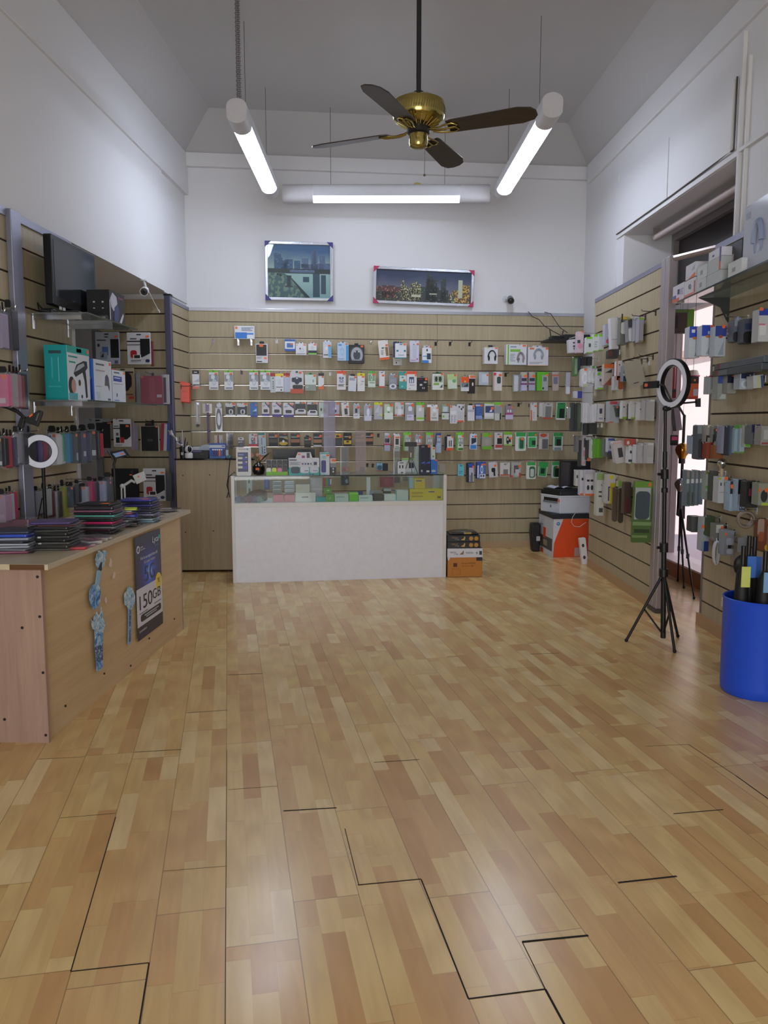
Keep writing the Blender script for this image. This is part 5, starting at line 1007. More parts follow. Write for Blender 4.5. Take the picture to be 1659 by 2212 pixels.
back_row(R5, 'packs in the fifth row of the back wall', [
 ('cable_pack', 'small cyan card on a black hook', 989, 1003, 1002, 1028, .012, '6cc0d4', 'T .2 .55 .8 .85 3c98b0 l 2;X .3 .08 .7 .16 2a6a7c', dict(bodyname='backing_card')),
 ('cable_box', 'black box with two black plugs on white', 1009, 1000, 1024, 1042, .05, '1c2030', 'H .2 .02 .95 .22 2850b0;W .28 .24 .97 .97 b9bcd0;D .42 .62 .5 .96 17181c;D .62 .5 .76 .96 17181c;S .76 .14 1 .26', dict(tilt=-1)),
 ('headphone_box', 'blue and white box with a white cable', 1030, 998, 1049, 1034, .06, '2f58b0', 'W .06 .2 .2 .95 dde2ea;W .24 .2 .97 .98 4a70bc;C .4 .2 .7 .7 eef0f4 o;F .3 .72 .97 .98 d4d8e4;D .4 .76 .55 .9 20242c e;D .66 .76 .84 .9 28304a e;S .5 .1 .98 .2', {}),
 ('cable_pack', 'white card with a black cable', 1057, 998, 1076, 1031, .02, 'c9c9cd', 'D .3 .38 .74 .66 16171a d;D .5 .6 .7 .92 16171a d;S .62 .18 .9 .32', dict(bodyname='backing_card', tilt=-5)),
 ('battery_pack', 'white card with a small grey square', 1080, 999, 1101, 1029, .03, 'cfcdca', 'D .34 .5 .82 .86 7a7874;T .38 .08 .7 .2 3a3a3c l 2;F .05 .86 .95 .96 b8583c', dict(bodyname='backing_card')),
 ('battery_pack', 'grey card with a red edge and pale square', 1104, 998, 1125, 1031, .03, 'aeaca8', 'D .28 .22 .78 .72 5c5e5c;D .42 .48 .84 .9 b9bcbe;F .0 .88 .2 1 c84a34;F .8 .7 1 1 b44a34;S .72 .2 .95 .36', dict(bodyname='backing_card')),
 ('battery_pack', 'green and white card with a white battery', 1137, 998, 1157, 1035, .03, 'd8dad4', 'P .05 .0 .95 .2 3aa84e;P .3 .26 .92 .92 2a6a44 d;D .4 .4 .8 .86 c3c8c4 d', dict(r=.012, bodyname='backing_card')),
 ('battery_pack', 'tilted green card with a dark square', 1161, 998, 1181, 1030, .03, 'bcc8bc', 'P .0 .0 1 .3 35a04c;P .1 .3 .88 .94 3c9a54;D .28 .42 .7 .78 1c2c24', dict(r=.012, bodyname='backing_card', tilt=5)),
 ('battery_pack', 'green card with a dark battery, above the printer', 1191, 998, 1210, 1033, .03, 'b4beb4', 'P .05 .0 1 .2 35a04c;P .2 .24 .9 .92 2f6a42 d;D .38 .4 .82 .9 14241c;S .66 .26 .9 .38', dict(r=.012, bodyname='backing_card')),
 ('mouse_pack', 'small blue picture card seen behind the counter', 814, 1000, 826, 1017, .02, '6aa4c8', 'P .05 .3 .95 .9 2f5a70 e;B 0 .05 1 .3 8abcdc;F 0 .9 1 1 b0584c', dict(off=.06)),
 ('mouse_pack', 'small dark card seen behind the counter', 827, 1001, 838, 1017, .02, '1a1f26', '', dict(off=.06)),
 ('cable_pack', 'orange card low behind the counter', 738, 1009, 754, 1019, .02, 'c8501c', 'D .2 .3 .5 .9 7a2c10 e;D .55 .2 .9 .8 e88a5c e', dict(off=.08)),
 ('cable_pack', 'small black card low behind the counter', 778, 1009, 788, 1019, .02, '17120f', 'D .3 .3 .7 .8 5a3c20 e', dict(off=.08)),
 ('phone_case_bag', 'dark blue bag hung low behind the counter glass', 737, 1029, 754, 1048, .02, '2a3644', 'D .5 .3 .9 .8 7c8c94 e', dict(off=.05)),
 ('phone_case_bag', 'dark red bag hung low behind the counter glass', 821, 1030, 850, 1052, .02, '7c1c2c', 'D .3 .2 .7 .8 8c2c3c d', dict(off=.05)),
 ('phone_case_bag', 'small dark card hung low behind the counter glass', 852, 1030, 864, 1043, .02, '34343c', '', dict(off=.05)),
 ('phone_case_bag', 'spiky clear bag hung low behind the counter glass', 870, 1030, 884, 1039, .02, '6c685c', '', dict(off=.05)),
], 0)
empty_hooks(R5, [(793, 1003, 'black'), (805, 1004, 'black')])
# red plastic case and dark shelf at the ends of the back wall
rc = thing('tool_case', 'red orange plastic case on the left corner slatwall', 'case', mat=frame(onY(392, 871, 8.0), (1, .2, 0), (.2, -1, 0)))
rm = M('e2401a', .35); w = .17; h = .225
G().prism([(-w/2, .02), (w/2, 0), (w/2+.005, h*.88), (-.01, h), (-w/2, h*.97)], 0, .07).build('shell', rm, rc, bevel=.008)
for z in (.06, .115): G().box(-w*.4, -.004, z, w*.4, 0, z+.006).build('rib', rm, rc)
G().box(.02, -.006, .125, .06, 0, .16).build('latch', rm, rc); G().prism(rrect(-.05, h*.95, .0, h*1.02, .006), .02, .05).build('handle', rm, rc)
p = onY(381, 875, 7.95); hook('black hook under the red orange plastic case', frame((XL+.0, 8.0, p.z+.19), (0, 1, 0), (1, 0, 0)), .14, 'peg hooks of the left corner', 'black')
# dark corner shelf with cables, back right
q = Bp(1225, 742, 0)
ds = thing('wall_shelf', 'dark corner shelf with loose cables high on the right of the back wall', 'shelf', mat=frame(q, BR, BN))
G().box(-.30, -.30, 0, .30, 0, .02).build('board', M('1c1c1e', .4), ds); G().box(-.12, -.26, .02, .16, -.06, .07).build('riser', M('232325', .5), ds)
for k, L in enumerate((((1141, 673), (1150, 684), (1164, 690), (1176, 704), (1195, 716), (1215, 726)), ((1176, 674), (1190, 678), (1199, 692), (1210, 708), (1226, 719)))):
    g = G(); g.tube([Bp(x, y, .03+.02*i) for i, (x, y) in enumerate(L)], .004); tag(g.build('cable', M('2c241e', .6)), 'dark cable drooping from the back wall rail to the corner shelf, %s one' % ('left', 'right')[k], 'cable', 'cables above the corner shelf')
rt_ = thing('router', 'black router box lying on the dark corner shelf', 'router', mat=ds.matrix_world @ Matrix.Translation((-.17, -.24, .021)))
G().box(-.08, 0, 0, .08, .12, .035).build('casing', M('0f0f11', .35), rt_, bevel=.006); G().cyl((-.06, .1, .03), (-.075, .1, .11), .006, n=8).build('antenna', BLACK, rt_); G().cyl((.06, .1, .03), (.075, .1, .10), .006, n=8).build('antenna', BLACK, rt_)
g = G(); g.M = ds.matrix_world.copy(); g.tube([(-.06, -.27, .025), (-.02, -.285, .04), (.05, -.28, .055), (.11, -.27, .09), (.04, -.275, .06), (-.04, -.285, .03), (-.07, -.27, .026)], .005); tag(g.build('cable', M('a0a496', .5)), 'pale looped cable on the front of the dark corner shelf', 'cable')
# ================================================================== LEFT SIDE: packs on the slatwall, shelves, desk piles
def at_y(Y, x0, y0, x1, y1, tilt=0):
    """frame + size of something facing the camera in the plane y=Y that fills the photo box"""
    xm, ym = (x0+x1)/2, (y0+y1)/2
    a, b = onY(xm, y1, Y), onY(xm, y0, Y); w = (onY(x1, ym, Y)-onY(x0, ym, Y)).length
    return frame(a, (1, 0, 0), (0, -1, 0), tilt), w, b.z-a.z
_rods = []
def wall_rod(Y, z, xe, side, lb, group):
    """a peg hook reaching out from a side wall to carry what hangs at (xe, Y, z); one per column"""
    for (s, y, zz) in _rods:
        if s == side and abs(y-Y) < .06 and abs(zz-z) < .05: return
    _rods.append((side, Y, z))
    if side == 'L': x0 = XL; m = frame((x0, Y, z), (0, 1, 0), (1, 0, 0)); ln = xe-x0
    else:
        x0 = AX(Y) if side == 'A' else BX(Y); m = frame((x0, Y, z), (0, -1, 0), (-1, 0, 0)); ln = x0-xe
    hl = 'hook for the '+lb
    if len(hl.replace(',', '').split()) > 16: hl = 'hook for the '+lb.split(', ')[0]
    hook(hl, m, max(.08, min(ln+.02, .45)), group)
def side_row(row, group, side, items):
    sf_ = suffix(items)
    for it in items:
        name, nm, x0, y0, x1, y1, Y, th, body, lay = it[:10]; o = dict(it[10]) if len(it) > 10 else {}
        tilt = o.pop('tilt', 0); cat = o.pop('cat', name.split('_')[-1]); rod = o.pop('rod', True)
        while side and Y > 4.0:                                   # keep clear of the wall behind
            ym_ = (y0+y1)/2; gap_ = (onY(x0, ym_, Y).x-XL) if side == 'L' else (AX(Y+th) if side == 'A' else BX(Y+th))-onY(x1, ym_, Y).x
            if gap_ > .016: break
            Y -= .02
        m, w, h = at_y(Y, x0, y0, x1, y1, tilt)
        if o.get('tab'): h = h/(1+o['tab'][2])
        lb = '%s, %s' % (sf_[id(it)], row) if row else sf_[id(it)]
        t = pack(name, lb, cat, group, m, w, h, th, body, lay, **o)
        if rod and side:
            p = m.translation; wall_rod(Y+th*.5, p.z+h+(.012 if side == 'L' else -.012), p.x+(.0 if side == 'L' else 0), side, lb, 'peg hooks of the %s slatwall' % ('left' if side == 'L' else 'right'))
CB = 'V -.06 -.1 1.06 1.06 clear'
def ph(nm, x0, y0, x1, y1, Y, col, lay='', **o):
    """phone case in a clear bag with a black hanger"""
    L = 'hanger .06 -.24 .94 -.03 0c0c0e d;'+lay
    return ('phone_case_pack', nm, x0, y0, x1, y1, Y, .07, col, L, dict(r=.008, bodyname='case', bag=.004, **o))
ST = 'S .6 .02 .95 .12'
BCD = 'L .45 .82 .9 .95 d9d9dc'
side_row('left edge, upper row', 'phone case packs at the left edge', 'L', [
 ph('lilac phone case pack', -12, 676, 7, 752, 4.38, '9a8fa8'), ph('grey violet phone case pack', 8, 672, 12, 754, 4.42, '6f6c80'), ph('dark glossy phone case pack', 14, 668, 29, 755, 4.48, '2f2b33', 'S .0 .08 .3 .2')])
side_row('left edge, second row', 'phone case packs at the left edge', 'L', [
 ph('pink phone case pack', -14, 808, 20, 878, 4.32, 'd86a94', 'S .6 .02 .9 .14;L .4 .74 .8 .9 d8c4cc'), ph('clear phone case pack', 22, 806, 28, 880, 4.36, 'a09aa0'), ph('rose phone case pack', 30, 808, 36, 880, 4.42, 'a87484'), ph('dark red phone case pack', 37, 810, 43, 882, 4.46, '7c3a46'), ph('black phone case pack', 44, 806, 49, 884, 4.50, '26242a')])
side_row('left edge, third row', 'phone case packs at the left edge', 'L', [
 ph('black phone case pack with a white edge', -12, 945, 7, 1008, 4.30, '15141a', 'S .5 .02 .9 .14;'+BCD), ph('crimson phone case pack', 9, 942, 15, 1012, 4.34, '9c3040'), ph('pale pink phone case pack', 16, 944, 21, 1012, 4.38, 'a88088'), ph('dark violet phone case pack', 23, 944, 29, 1010, 4.42, '2f2a48', 'S .0 .0 .8 .12'), ph('silver grey phone case pack', 31, 936, 42, 1002, 4.48, '8c8c94', 'L .2 .8 .9 .98 c4c4c8'), ph('smoke black phone case pack', 44, 934, 55, 1004, 4.52, '34353a')])
side_row('left edge, lowest row', 'phone case packs at the left edge', 'L', [
 ph('mauve phone case pack', -14, 1070, 14, 1128, 4.30, 'a88aa0', 'S .3 .0 .7 .1;W .1 .72 .9 .9 b89ab0'), ph('white edged phone case pack', 15, 1068, 20, 1128, 4.36, 'b9b4bc'), ph('magenta phone case pack', 21, 1064, 27, 1124, 4.42, 'b03460')])
RA, RB = 'left wall row behind the ring light', 'left wall row above the desk'
side_row(RA, 'phone case packs on the left slatwall', 'L', [
 ph('black phone case pack', 57, 936, 68, 1004, 4.86, '1a1b20'), ph('violet phone case pack', 74, 950, 84, 1000, 4.94, '4a3a72'), ph('wine red phone case pack', 85, 950, 95, 1002, 4.98, '7c2440'),
 ph('white phone case pack with blue lenses', 107, 936, 124, 1005, 5.02, 'd6d8de', 'S .55 .02 .95 .12;D .15 .06 .35 .14 3c6ab0 e;D .15 .18 .35 .26 3c6ab0 e;T .2 .46 .8 .6 a0a8c0 l 3'), ph('slim white phone case pack', 125, 938, 132, 1003, 5.06, 'c8cad2', 'S .0 .0 .6 .1;D .3 .4 .6 .48 3a3c44 e'),
 ph('mint green phone case pack', 134, 936, 138, 998, 5.1, '4aa884'), ph('bright blue phone case pack', 143, 936, 152, 1000, 5.14, '2f8ab8'), ph('dark grey phone case pack', 154, 934, 170, 1001, 5.18, '2d3036', 'S .75 .04 1 .14;L .8 .66 .98 .9 b9b9be'),
 ph('navy phone case pack', 172, 933, 189, 1000, 5.24, '262f58', 'S .62 .06 .92 .18;L .6 .62 .9 .78 c8c8ce;D .28 .14 .34 .18 5a6a9a e'), ph('black matt phone case pack', 191, 930, 209, 994, 5.3, '1e2022', ST+';L .5 .66 .95 .84 d0d0d2'), ph('red phone case pack', 210, 936, 216, 988, 5.36, 'a82038', 'S .0 .0 .9 .1;L .1 .5 .9 .7 d8d8da')])
side_row(RB, 'phone case packs on the left slatwall', 'L', [
 ph('grey silver phone case pack', 75, 1062, 84, 1112, 4.86, '77757e'), ph('white grey phone case pack', 92, 1057, 103, 1116, 4.92, '9ea1a2'), ph('dark red phone case pack', 106, 1060, 115, 1118, 4.96, '5c1c20'), ph('ivory phone case pack', 118, 1062, 124, 1120, 5.0, 'b4b0aa'), ph('dark brown phone case pack', 126, 1062, 131, 1118, 5.02, '34302c'),
 ph('olive yellow phone case pack', 133, 1052, 141, 1118, 5.06, 'a2a63a'), ph('dark teal phone case pack with a star', 143, 1052, 160, 1096, 5.1, '1c2a38', 'S .7 .0 .95 .12;D .25 .22 .6 .5 3c5a78 e;P .3 .5 .9 .9 284a58'), ph('glossy black phone case pack', 162, 1046, 172, 1086, 5.14, '101014'), ph('pale grey phone case pack', 173, 1052, 186, 1086, 5.18, 'aab2c0', 'S .5 .0 .95 .14'),
 ph('magenta phone case pack', 189, 1040, 201, 1084, 5.24, 'b81c5c'), ph('charcoal phone case pack', 203, 1042, 211, 1084, 5.28, '2a282e'), ph('lilac white phone case pack', 213, 1040, 225, 1084, 5.32, 'a8b0cc', 'S .55 .0 .95 .14'), ph('smoky clear phone case pack', 227, 1032, 242, 1082, 5.38, '3c3f46', 'S .8 .0 1 .08;S .8 .16 1 .26')])
TAB1 = 'D .62 .22 .98 .78 15171b;%sT .06 .26 .44 .3 4a505c;L .12 .38 .2 .44 2c3a5c e;X .42 .05 .6 .1 2a2c30;S .84 .12 .98 .18'
def tcase(nm, x0, y0, x1, y1, red=True, Y=7.56):
    lay = 'X .42 .05 .62 .09 26282c;L .14 .18 .42 .22 4a4c54;B 0 .26 .6 .3 2c3036;B 0 .37 .6 .4 6a6c72;D .58 .2 1 .78 14161a;B .5 .66 1.0 .84 c8c9cc z;P .14 .56 .42 .8 a8202c d;P .26 .7 .6 .84 dfe0e2;D .3 .71 .56 .81 1c2a22;T .16 .87 .6 .9 7a7c84;L .8 .84 .98 .94 2a2c5c e;S .84 .1 .98 .15'
    return ('tablet_case_box', nm, x0, y0, x1, y1, Y, .03, 'd2d3d6', lay, {})
RP = 'recess slatwall'
side_row('', 'tablet cases in the left recess', None, [
 ('tablet_case_box', 'grey blue tablet case box with a black window, upper left in the recess', 208, 717, 258, 787, 7.56, .03, 'aab3c0', 'D .64 .22 1.0 .8 13151a;P .28 .46 .54 .72 4a6ca8;P .18 .62 .5 .84 8a96a8;D .2 .64 .34 .78 2a3038 z;T .06 .24 .46 .27 30343c;L .08 .36 .18 .46 2a3248 e;X .4 .05 .58 .09 26282c;T .4 .14 .55 .17 3a3e46;D .28 .9 .36 .96 26282c e;D .4 .9 .48 .96 26282c e;D .52 .9 .58 .96 26282c e;L .82 .88 .95 .97 5a6070;S .84 .12 .98 .17', {}),
 tcase('white tablet case box with a red tablet picture, upper right in the recess', 276, 718, 325, 787),
 ('tablet_case_pack', 'thin red tablet case seen edgewise, upper right in the recess', 326, 737, 331, 791, 7.6, .02, '7c2a34', '', {}),
 ('tablet_case_box', 'brown kraft tablet sleeve with a black window', 244, 795, 291, 870, 7.5, .02, '9a835f', 'H 0 0 1 .1 b0a590;D .02 .1 .98 .14 101012;D .1 .13 .9 .6 101012 d;D .22 .4 .78 .66 101012 d;X .4 .03 .6 .06 1a1a1c;S .05 .02 .2 .07;T .6 .74 .95 .78 6a5238;L .76 .82 .98 .89 a8302c', {}),
 ('tablet_sleeve_bag', 'crimson padded tablet sleeve in a clear bag', 304, 812, 352, 873, 7.46, .022, 'a41c3c', 'S .03 .01 .15 .07;L .74 .66 .96 .76 d0c8c8;P .4 .05 .66 .9 b83c58 d', dict(r=.018, bodyname='sleeve', bag=.02)),
 ('tablet_sleeve_bag', 'white edged tablet sleeve bag right of the crimson one', 351, 809, 366, 873, 7.52, .02, 'b9bac2', 'D .2 .1 .6 .95 5a5a60', dict(r=.003, bodyname='sleeve')),
 ('tablet_sleeve_bag', 'grey tablet sleeve bag left of the crimson one', 296, 806, 303, 874, 7.52, .02, '8f9496', '', dict(bodyname='sleeve')),
 ('tablet_sleeve_bag', 'pale tablet sleeve bag beside the kraft sleeve', 286, 808, 296, 869, 7.56, .015, '777a7c', '', dict(bodyname='sleeve')),
 ('tablet_case_box', 'grey tablet case box with a black window, behind the phone holder', 186, 904, 240, 979, 7.56, .02, '858a90', 'D .44 .12 1.0 .85 14171b;D .7 .1 1 .2 14171b;X .42 .03 .6 .08 1c1e22;S .9 .12 1 .15', {}),
 ('tablet_case_box', 'white tablet case box with black and red squares', 246, 905, 283, 965, 7.52, .02, 'd0d0d4', 'D .38 .18 1 .74 14161a;B .6 .62 1.0 .84 d0d0d4 z;D .14 .66 .36 .86 14161a;P .4 .66 .62 .86 a8202c;B 0 .32 .38 .36 2c3036;T .04 .24 .32 .28 6a6c72;L .16 .5 .3 .6 5a5e66;T .1 .92 .5 .95 8a8c92;X .36 .05 .6 .09 26282c;S .74 .22 .92 .29', {}),
 ('tablet_case_pack', 'pale pink tablet case pack seen edgewise', 283, 910, 290, 972, 7.58, .02, 'a08c9c', '', {}), ('tablet_case_pack', 'clear grey tablet case pack seen edgewise', 290, 916, 298, 973, 7.6, .02, '8f8f98', '', {}),
 ('tablet_case_pack', 'black framed tablet case with a small grey plaque', 305, 914, 344, 975, 7.5, .015, 'b4b1a6', 'D .03 .01 .97 .99 0f1012;L .36 .5 .66 .6 3a3c3c;S .84 .01 .95 .05', dict(tab=('0e0e10', .5, .12), bodyname='frame')),
 ('tablet_case_pack', 'red tablet case pack in the fanned stack', 346, 914, 352, 973, 7.53, .015, '8c2a3c', '', dict(tilt=4)), ('tablet_case_pack', 'white tablet case pack in the fanned stack', 353, 916, 359, 974, 7.55, .015, 'b0b2ae', '', dict(tilt=3)), ('tablet_case_pack', 'blue tablet case pack in the fanned stack', 360, 914, 366, 974, 7.57, .015, '3c4a86', '', dict(tilt=2)),
 ('tablet_case_pack', 'large black tablet case pack, lowest in the recess', 243, 1012, 300, 1080, 7.5, .02, '0e0f11', 'S .68 .18 .78 .22;P .72 .05 .82 .16 3a2238 e', dict(bodyname='case')),
 tcase('white tablet case box with a red tablet picture, lowest in the recess', 311, 1012, 357, 1082, Y=7.5),
 ('tablet_case_pack', 'smoky clear tablet case pack beside the lowest white box', 359, 1022, 371, 1082, 7.54, .02, '55585c', 'V .3 0 .6 1 clear', {}),
])
for k, (x, y) in enumerate(((233, 722), (300, 722), (266, 800), (330, 808), (212, 908), (268, 908), (330, 910), (275, 1016), (335, 1016))):
    p = onY(x, y, 7.72); hook('black hook on the recess slatwall, %s' % ('above the grey blue case box', 'above the upper white case box', 'above the kraft sleeve', 'above the crimson sleeve', 'above the grey case box', 'above the box with squares', 'above the black framed case', 'above the large black case', 'above the lowest white box')[k], frame(p, (1, 0, 0), (0, -1, 0)), .2, 'peg hooks of the recess', 'black')
# ---- glass shelves
def gshelf(label, z, y0, y1, x1):
    t = thing('glass_shelf', label, 'shelf', (XL, y0, z), 'glass shelves on the left slatwall')
    G().box(.005, 0, 0, x1-XL, y1-y0, .008).build('glass_pane', clear('cfe0da', .2, .05, 'shelf_glass'), t)
    G().box(x1-XL-.0015, 0, -.0005, x1-XL+.001, y1-y0, .0085).build('front_edge', M('37433f', .15), t)
    for y in (.06, min(y1, 5.45)-y0-.05):
        G().box(.0, y-.006, -.028, x1-XL-.06, y+.006, -.0005).build('bracket_arm', STEEL, t); G().box(.0005, y-.012, -.085, .012, y+.012, -.002).build('bracket_plate', STEEL, t, bevel=.002)
    return t
ZS1 = onX(62, 668, XL).z-.03; ZS2 = onX(52, 866, XL).z
gshelf('upper glass shelf under the television on the left slatwall', ZS1, 4.84, 5.72, -1.99)
gshelf('lower glass shelf carrying the appliance boxes on the left slatwall', ZS2, 4.80, 6.10, -1.99)
# television
X_TV = -2.235; tvl = onX(102, 503, X_TV); tvb = onX(102, 655, X_TV); tvr = onX(198, 548, X_TV)
tv = thing('television', 'black flat television standing on the upper glass shelf', 'television', mat=frame((X_TV, tvl.y, ZS1+.0085), (0, 1, 0), (1, 0, 0)))
tw = tvr.y-tvl.y; tz0 = tvb.z-ZS1-.0085; tz1 = tvl.z-ZS1-.0085
G().prism(rrect(0, tz0, tw, tz1, .012), -.02, .03).build('casing', M('0b0b0d', .25), tv, bevel=.004)
G().box(.03, -.0215, tz0+.055, tw-.03, -.0195, tz1-.028).build('screen', M('1f242c', .12), tv)
G().prism(rrect(tw*.36, .015, tw*.64, tz0+.02, .01), .0, .03).build('neck', M('0b0b0d', .25), tv); G().prism(rrect(tw*.2, 0, tw*.8, .016, .006), -.1, .1).build('foot', M('0e0e10', .2), tv)
for k in range(2): G().prism(rrect(tw*.14+k*.05, tz0-.03+.012, tw*.14+.028+k*.05, tz0-.03+.034, .002), -.017, -.012).build('label', M('c9c9c9', .5), tv)
# things lying on the upper shelf
o = thing('cable_adapter', 'black adapter with its lead lying on the upper glass shelf', 'adapter', (-2.26, 4.93, ZS1+.0085)); G().box(-.05, -.02, 0, .03, .06, .035).build('body', M('0d0d0e', .5), o, bevel=.01)
g = G(); g.tube([(-.03, -.02, .02), (-.05, -.05, .06), (-.04, -.06, .02), (.02, -.05, .01)], .006); g.build('lead', BLACK, o)
o = thing('set_top_box', 'small black box beside the television foot', 'box', (-2.14, 4.98, ZS1+.0085)); G().prism(rrect(-.06, 0, .06, .022, .006), -.04, .05).build('casing', M('101012', .3), o, bevel=.003)
def ubox(name, label, cat, x0, x1, y0, y1, z0, h, side_m, face_m, group=None):
    """upright carton: one side towards the camera, its front towards the aisle"""
    t = thing(name, label, cat, (x0, y0, z0), group=group); w, d = x1-x0, y1-y0
    G().box(0, 0, 0, w-.001, d, h).build('carton', side_m, t, bevel=.0015)
    G().box(w-.001, .0005, .0005, w, d-.0005, h-.0005).build('front_face', face_m, t)
    f = bpy.data.objects.new('front_print', None)
    fr = frame((w, d/2, 0), (0, 1, 0), (1, 0, 0)); bpy.data.objects.remove(f)
    def fp(nm, u0, v0, u1, v1, c, sh='r', k=1):
        g = G(); g.M = fr; a, b, c0, c1 = (u0-.5)*d, (u1-.5)*d, (1-v1)*h, (1-v0)*h
        if sh == 'e': g.prism(ell((a+b)/2, (c0+c1)/2, (b-a)/2, (c1-c0)/2), -.0008*k, 0)
        elif isinstance(sh, list): g.prism([((u-.5)*d, (1-v)*h) for u, v in sh], -.0008*k, 0)
        else: g.box(a, -.0008*k, c0, b, 0, c1)
        return g.build(nm, M(c, .4), t)
    def sp(nm, u0, v0, u1, v1, c, k=1): return G().box(u0*w, -.0008*k, (1-v1)*h, u1*w, 0, (1-v0)*h).build(nm, M(c, .4), t)
    return t, fp, sp
zb = ZS2+.0085; hd = (onX(140, 742, -2.25).z-zb)
t, fp, sp = ubox('hair_dryer_box', 'tall teal and white hair dryer box on the lower glass shelf', 'box', -2.31, -2.165, 4.93, 5.27, zb, .342, M('14989a', .4), M('dcdfe4', .4))
sp('dark_label', .2, .1, .75, .155, '2c4a50'); sp('printed_text', .6, .22, .63, .66, '7cc6c6'); sp('printed_text', .3, .22, .36, .6, '3cb0b0'); sp('printed_text', .15, .74, .7, .76, '3cb0b0')
fp('teal_top', 0, 0, 1, .13, '1aa59c'); fp('logo_plate', .42, .03, .64, .1, 'b9d8d4'); fp('price_sticker', .9, .02, .99, .09, 'f0703a', k=2); fp('printed_text', .05, .18, .45, .21, '1a9590'); fp('printed_text', .08, .28, .36, .31, '1a9590')
fp('dryer_picture', 0, 0, 0, 0, '23262c', [(.26, .5), (.4, .33), (.72, .24), (.88, .24), (.9, .36), (.8, .42), (.84, .62), (.86, .92), (.78, .94), (.74, .62), (.66, .46), (.34, .56)]); fp('nozzle_shine', 0, 0, 0, 0, 'aab0b8', [(.3, .47), (.46, .34), (.72, .28), (.76, .33), (.5, .42)], 2)
fp('hair_picture', .02, .56, .3, .9, '1d1916', 'e'); fp('face_picture', .14, .6, .34, .86, 'c09484', 'e', 2); fp('shirt_picture', .02, .86, .4, .98, '57a8b0', k=2); fp('drop_icon', .46, .6, .56, .72, '23262c', 'e'); fp('icon', .56, .88, .64, .95, '3a3e44', 'e')
t, fp, sp = ubox('appliance_box', 'blue and white appliance box right of the hair dryer box', 'box', -2.265, -2.145, 5.29, 5.60, zb, .285, M('2a62b4', .4), M('d6d8de', .4))
fp('price_sticker', .86, .03, .97, .1, 'f0703a'); sp('printed_panel', .1, .45, .9, .95, '1f3a9a'); sp('price_sticker', .3, .33, .6, .4, 'f0703a', 2); sp('price_sticker', .5, .42, .8, .48, 'f0a05a', 3)
fp('logo', .12, .09, .58, .13, '5a6274'); fp('printed_text', .1, .24, .6, .27, 'b098a4'); fp('clipper_picture', 0, 0, 0, 0, '50525a', [(.62, .38), (.72, .32), (.82, .4), (.86, .6), (.84, .72), (.76, .6), (.58, .6)]); fp('printed_text', .1, .62, .4, .64, '9aa0ac'); fp('printed_text', .1, .76, .3, .94, 'c2c6ce'); fp('printed_text', .74, .9, .9, .95, '5a6274')
G().prism(rrect(-.03, .284, .03, .33, .01), .1, .1015).build('hang_tab', M('b9bbc0', .4), t)
t, fp, sp = ubox('appliance_box', 'small blue and white appliance box at the shelf end', 'box', -2.225, -2.15, 5.62, 5.88, zb, .235, M('3a86c8', .4), M('d6d8de', .4))
fp('price_sticker', .84, .02, .98, .1, 'f08a3a'); fp('logo', .15, .05, .55, .1, '6a7284'); fp('blue_label', .1, .18, .72, .34, '2c4a9c'); fp('label_text', .16, .22, .6, .25, 'd0d6e6', k=2); fp('printed_text', .12, .4, .8, .42, '8a90a0'); fp('printed_text', .3, .7, .36, .8, '30343c'); fp('printed_text', .14, .9, .5, .93, '6a88b8')
# black box with a face print, and a leaflet, at the far end of the upper shelf
zt = ZS1+.0085
t, fp, sp = ubox('headphone_box', 'black box with a printed white face beside the television', 'box', -2.195, -2.04, 5.34, 5.62, zt, .215, M('101012', .35), M('15151c', .35))
fp('face_print', 0, 0, 0, 0, 'c4c6d2', [(.05, .25), (.2, .05), (.45, .15), (.5, .35), (.4, .5), (.25, .62), (.1, .5)]); fp('pattern_print', 0, 0, 0, 0, '3a4478', [(.3, .5), (.5, .35), (.62, .6), (.5, .95), (.25, .9)], 2); fp('curve_print', 0, 0, 0, 0, 'd0d2da', [(.62, .9), (.85, .6), (.9, .66), (.72, .96)], 2); fp('printed_text', .56, .12, .9, .18, '7c3a54'); fp('white_edge', .0, .3, .04, 1, 'd6d6da')
for u in (.28, .66): sp('printed_dot', u, .35, u+.08, .4, 'b8b8bc'); sp('printed_dot', u, .55, u+.08, .58, 'b8b8bc')
sp('window_label', .5, .78, .92, .97, '4a4c4c'); sp('grey_label', .66, .82, .8, .94, '9a9c9c', 2)
t = thing('leaflet', 'white pointed leaflet leaning on the black box by the television', 'leaflet', mat=frame((-2.175, 5.365, zt), (.6, .8, 0), (.8, -.6, 0))); G().prism([(0, .0), (.05, .0), (.07, .01), (.02, .17), (0, .15)], 0, .002).build('sheet', M('d9dadd', .4), t)

# ---- holders and lights standing on or clamped to the desk
def mesh_tag(g, name, m, label, cat, group=None, smooth=50): return tag(g.build(name, m, smooth=smooth), label, cat, group)
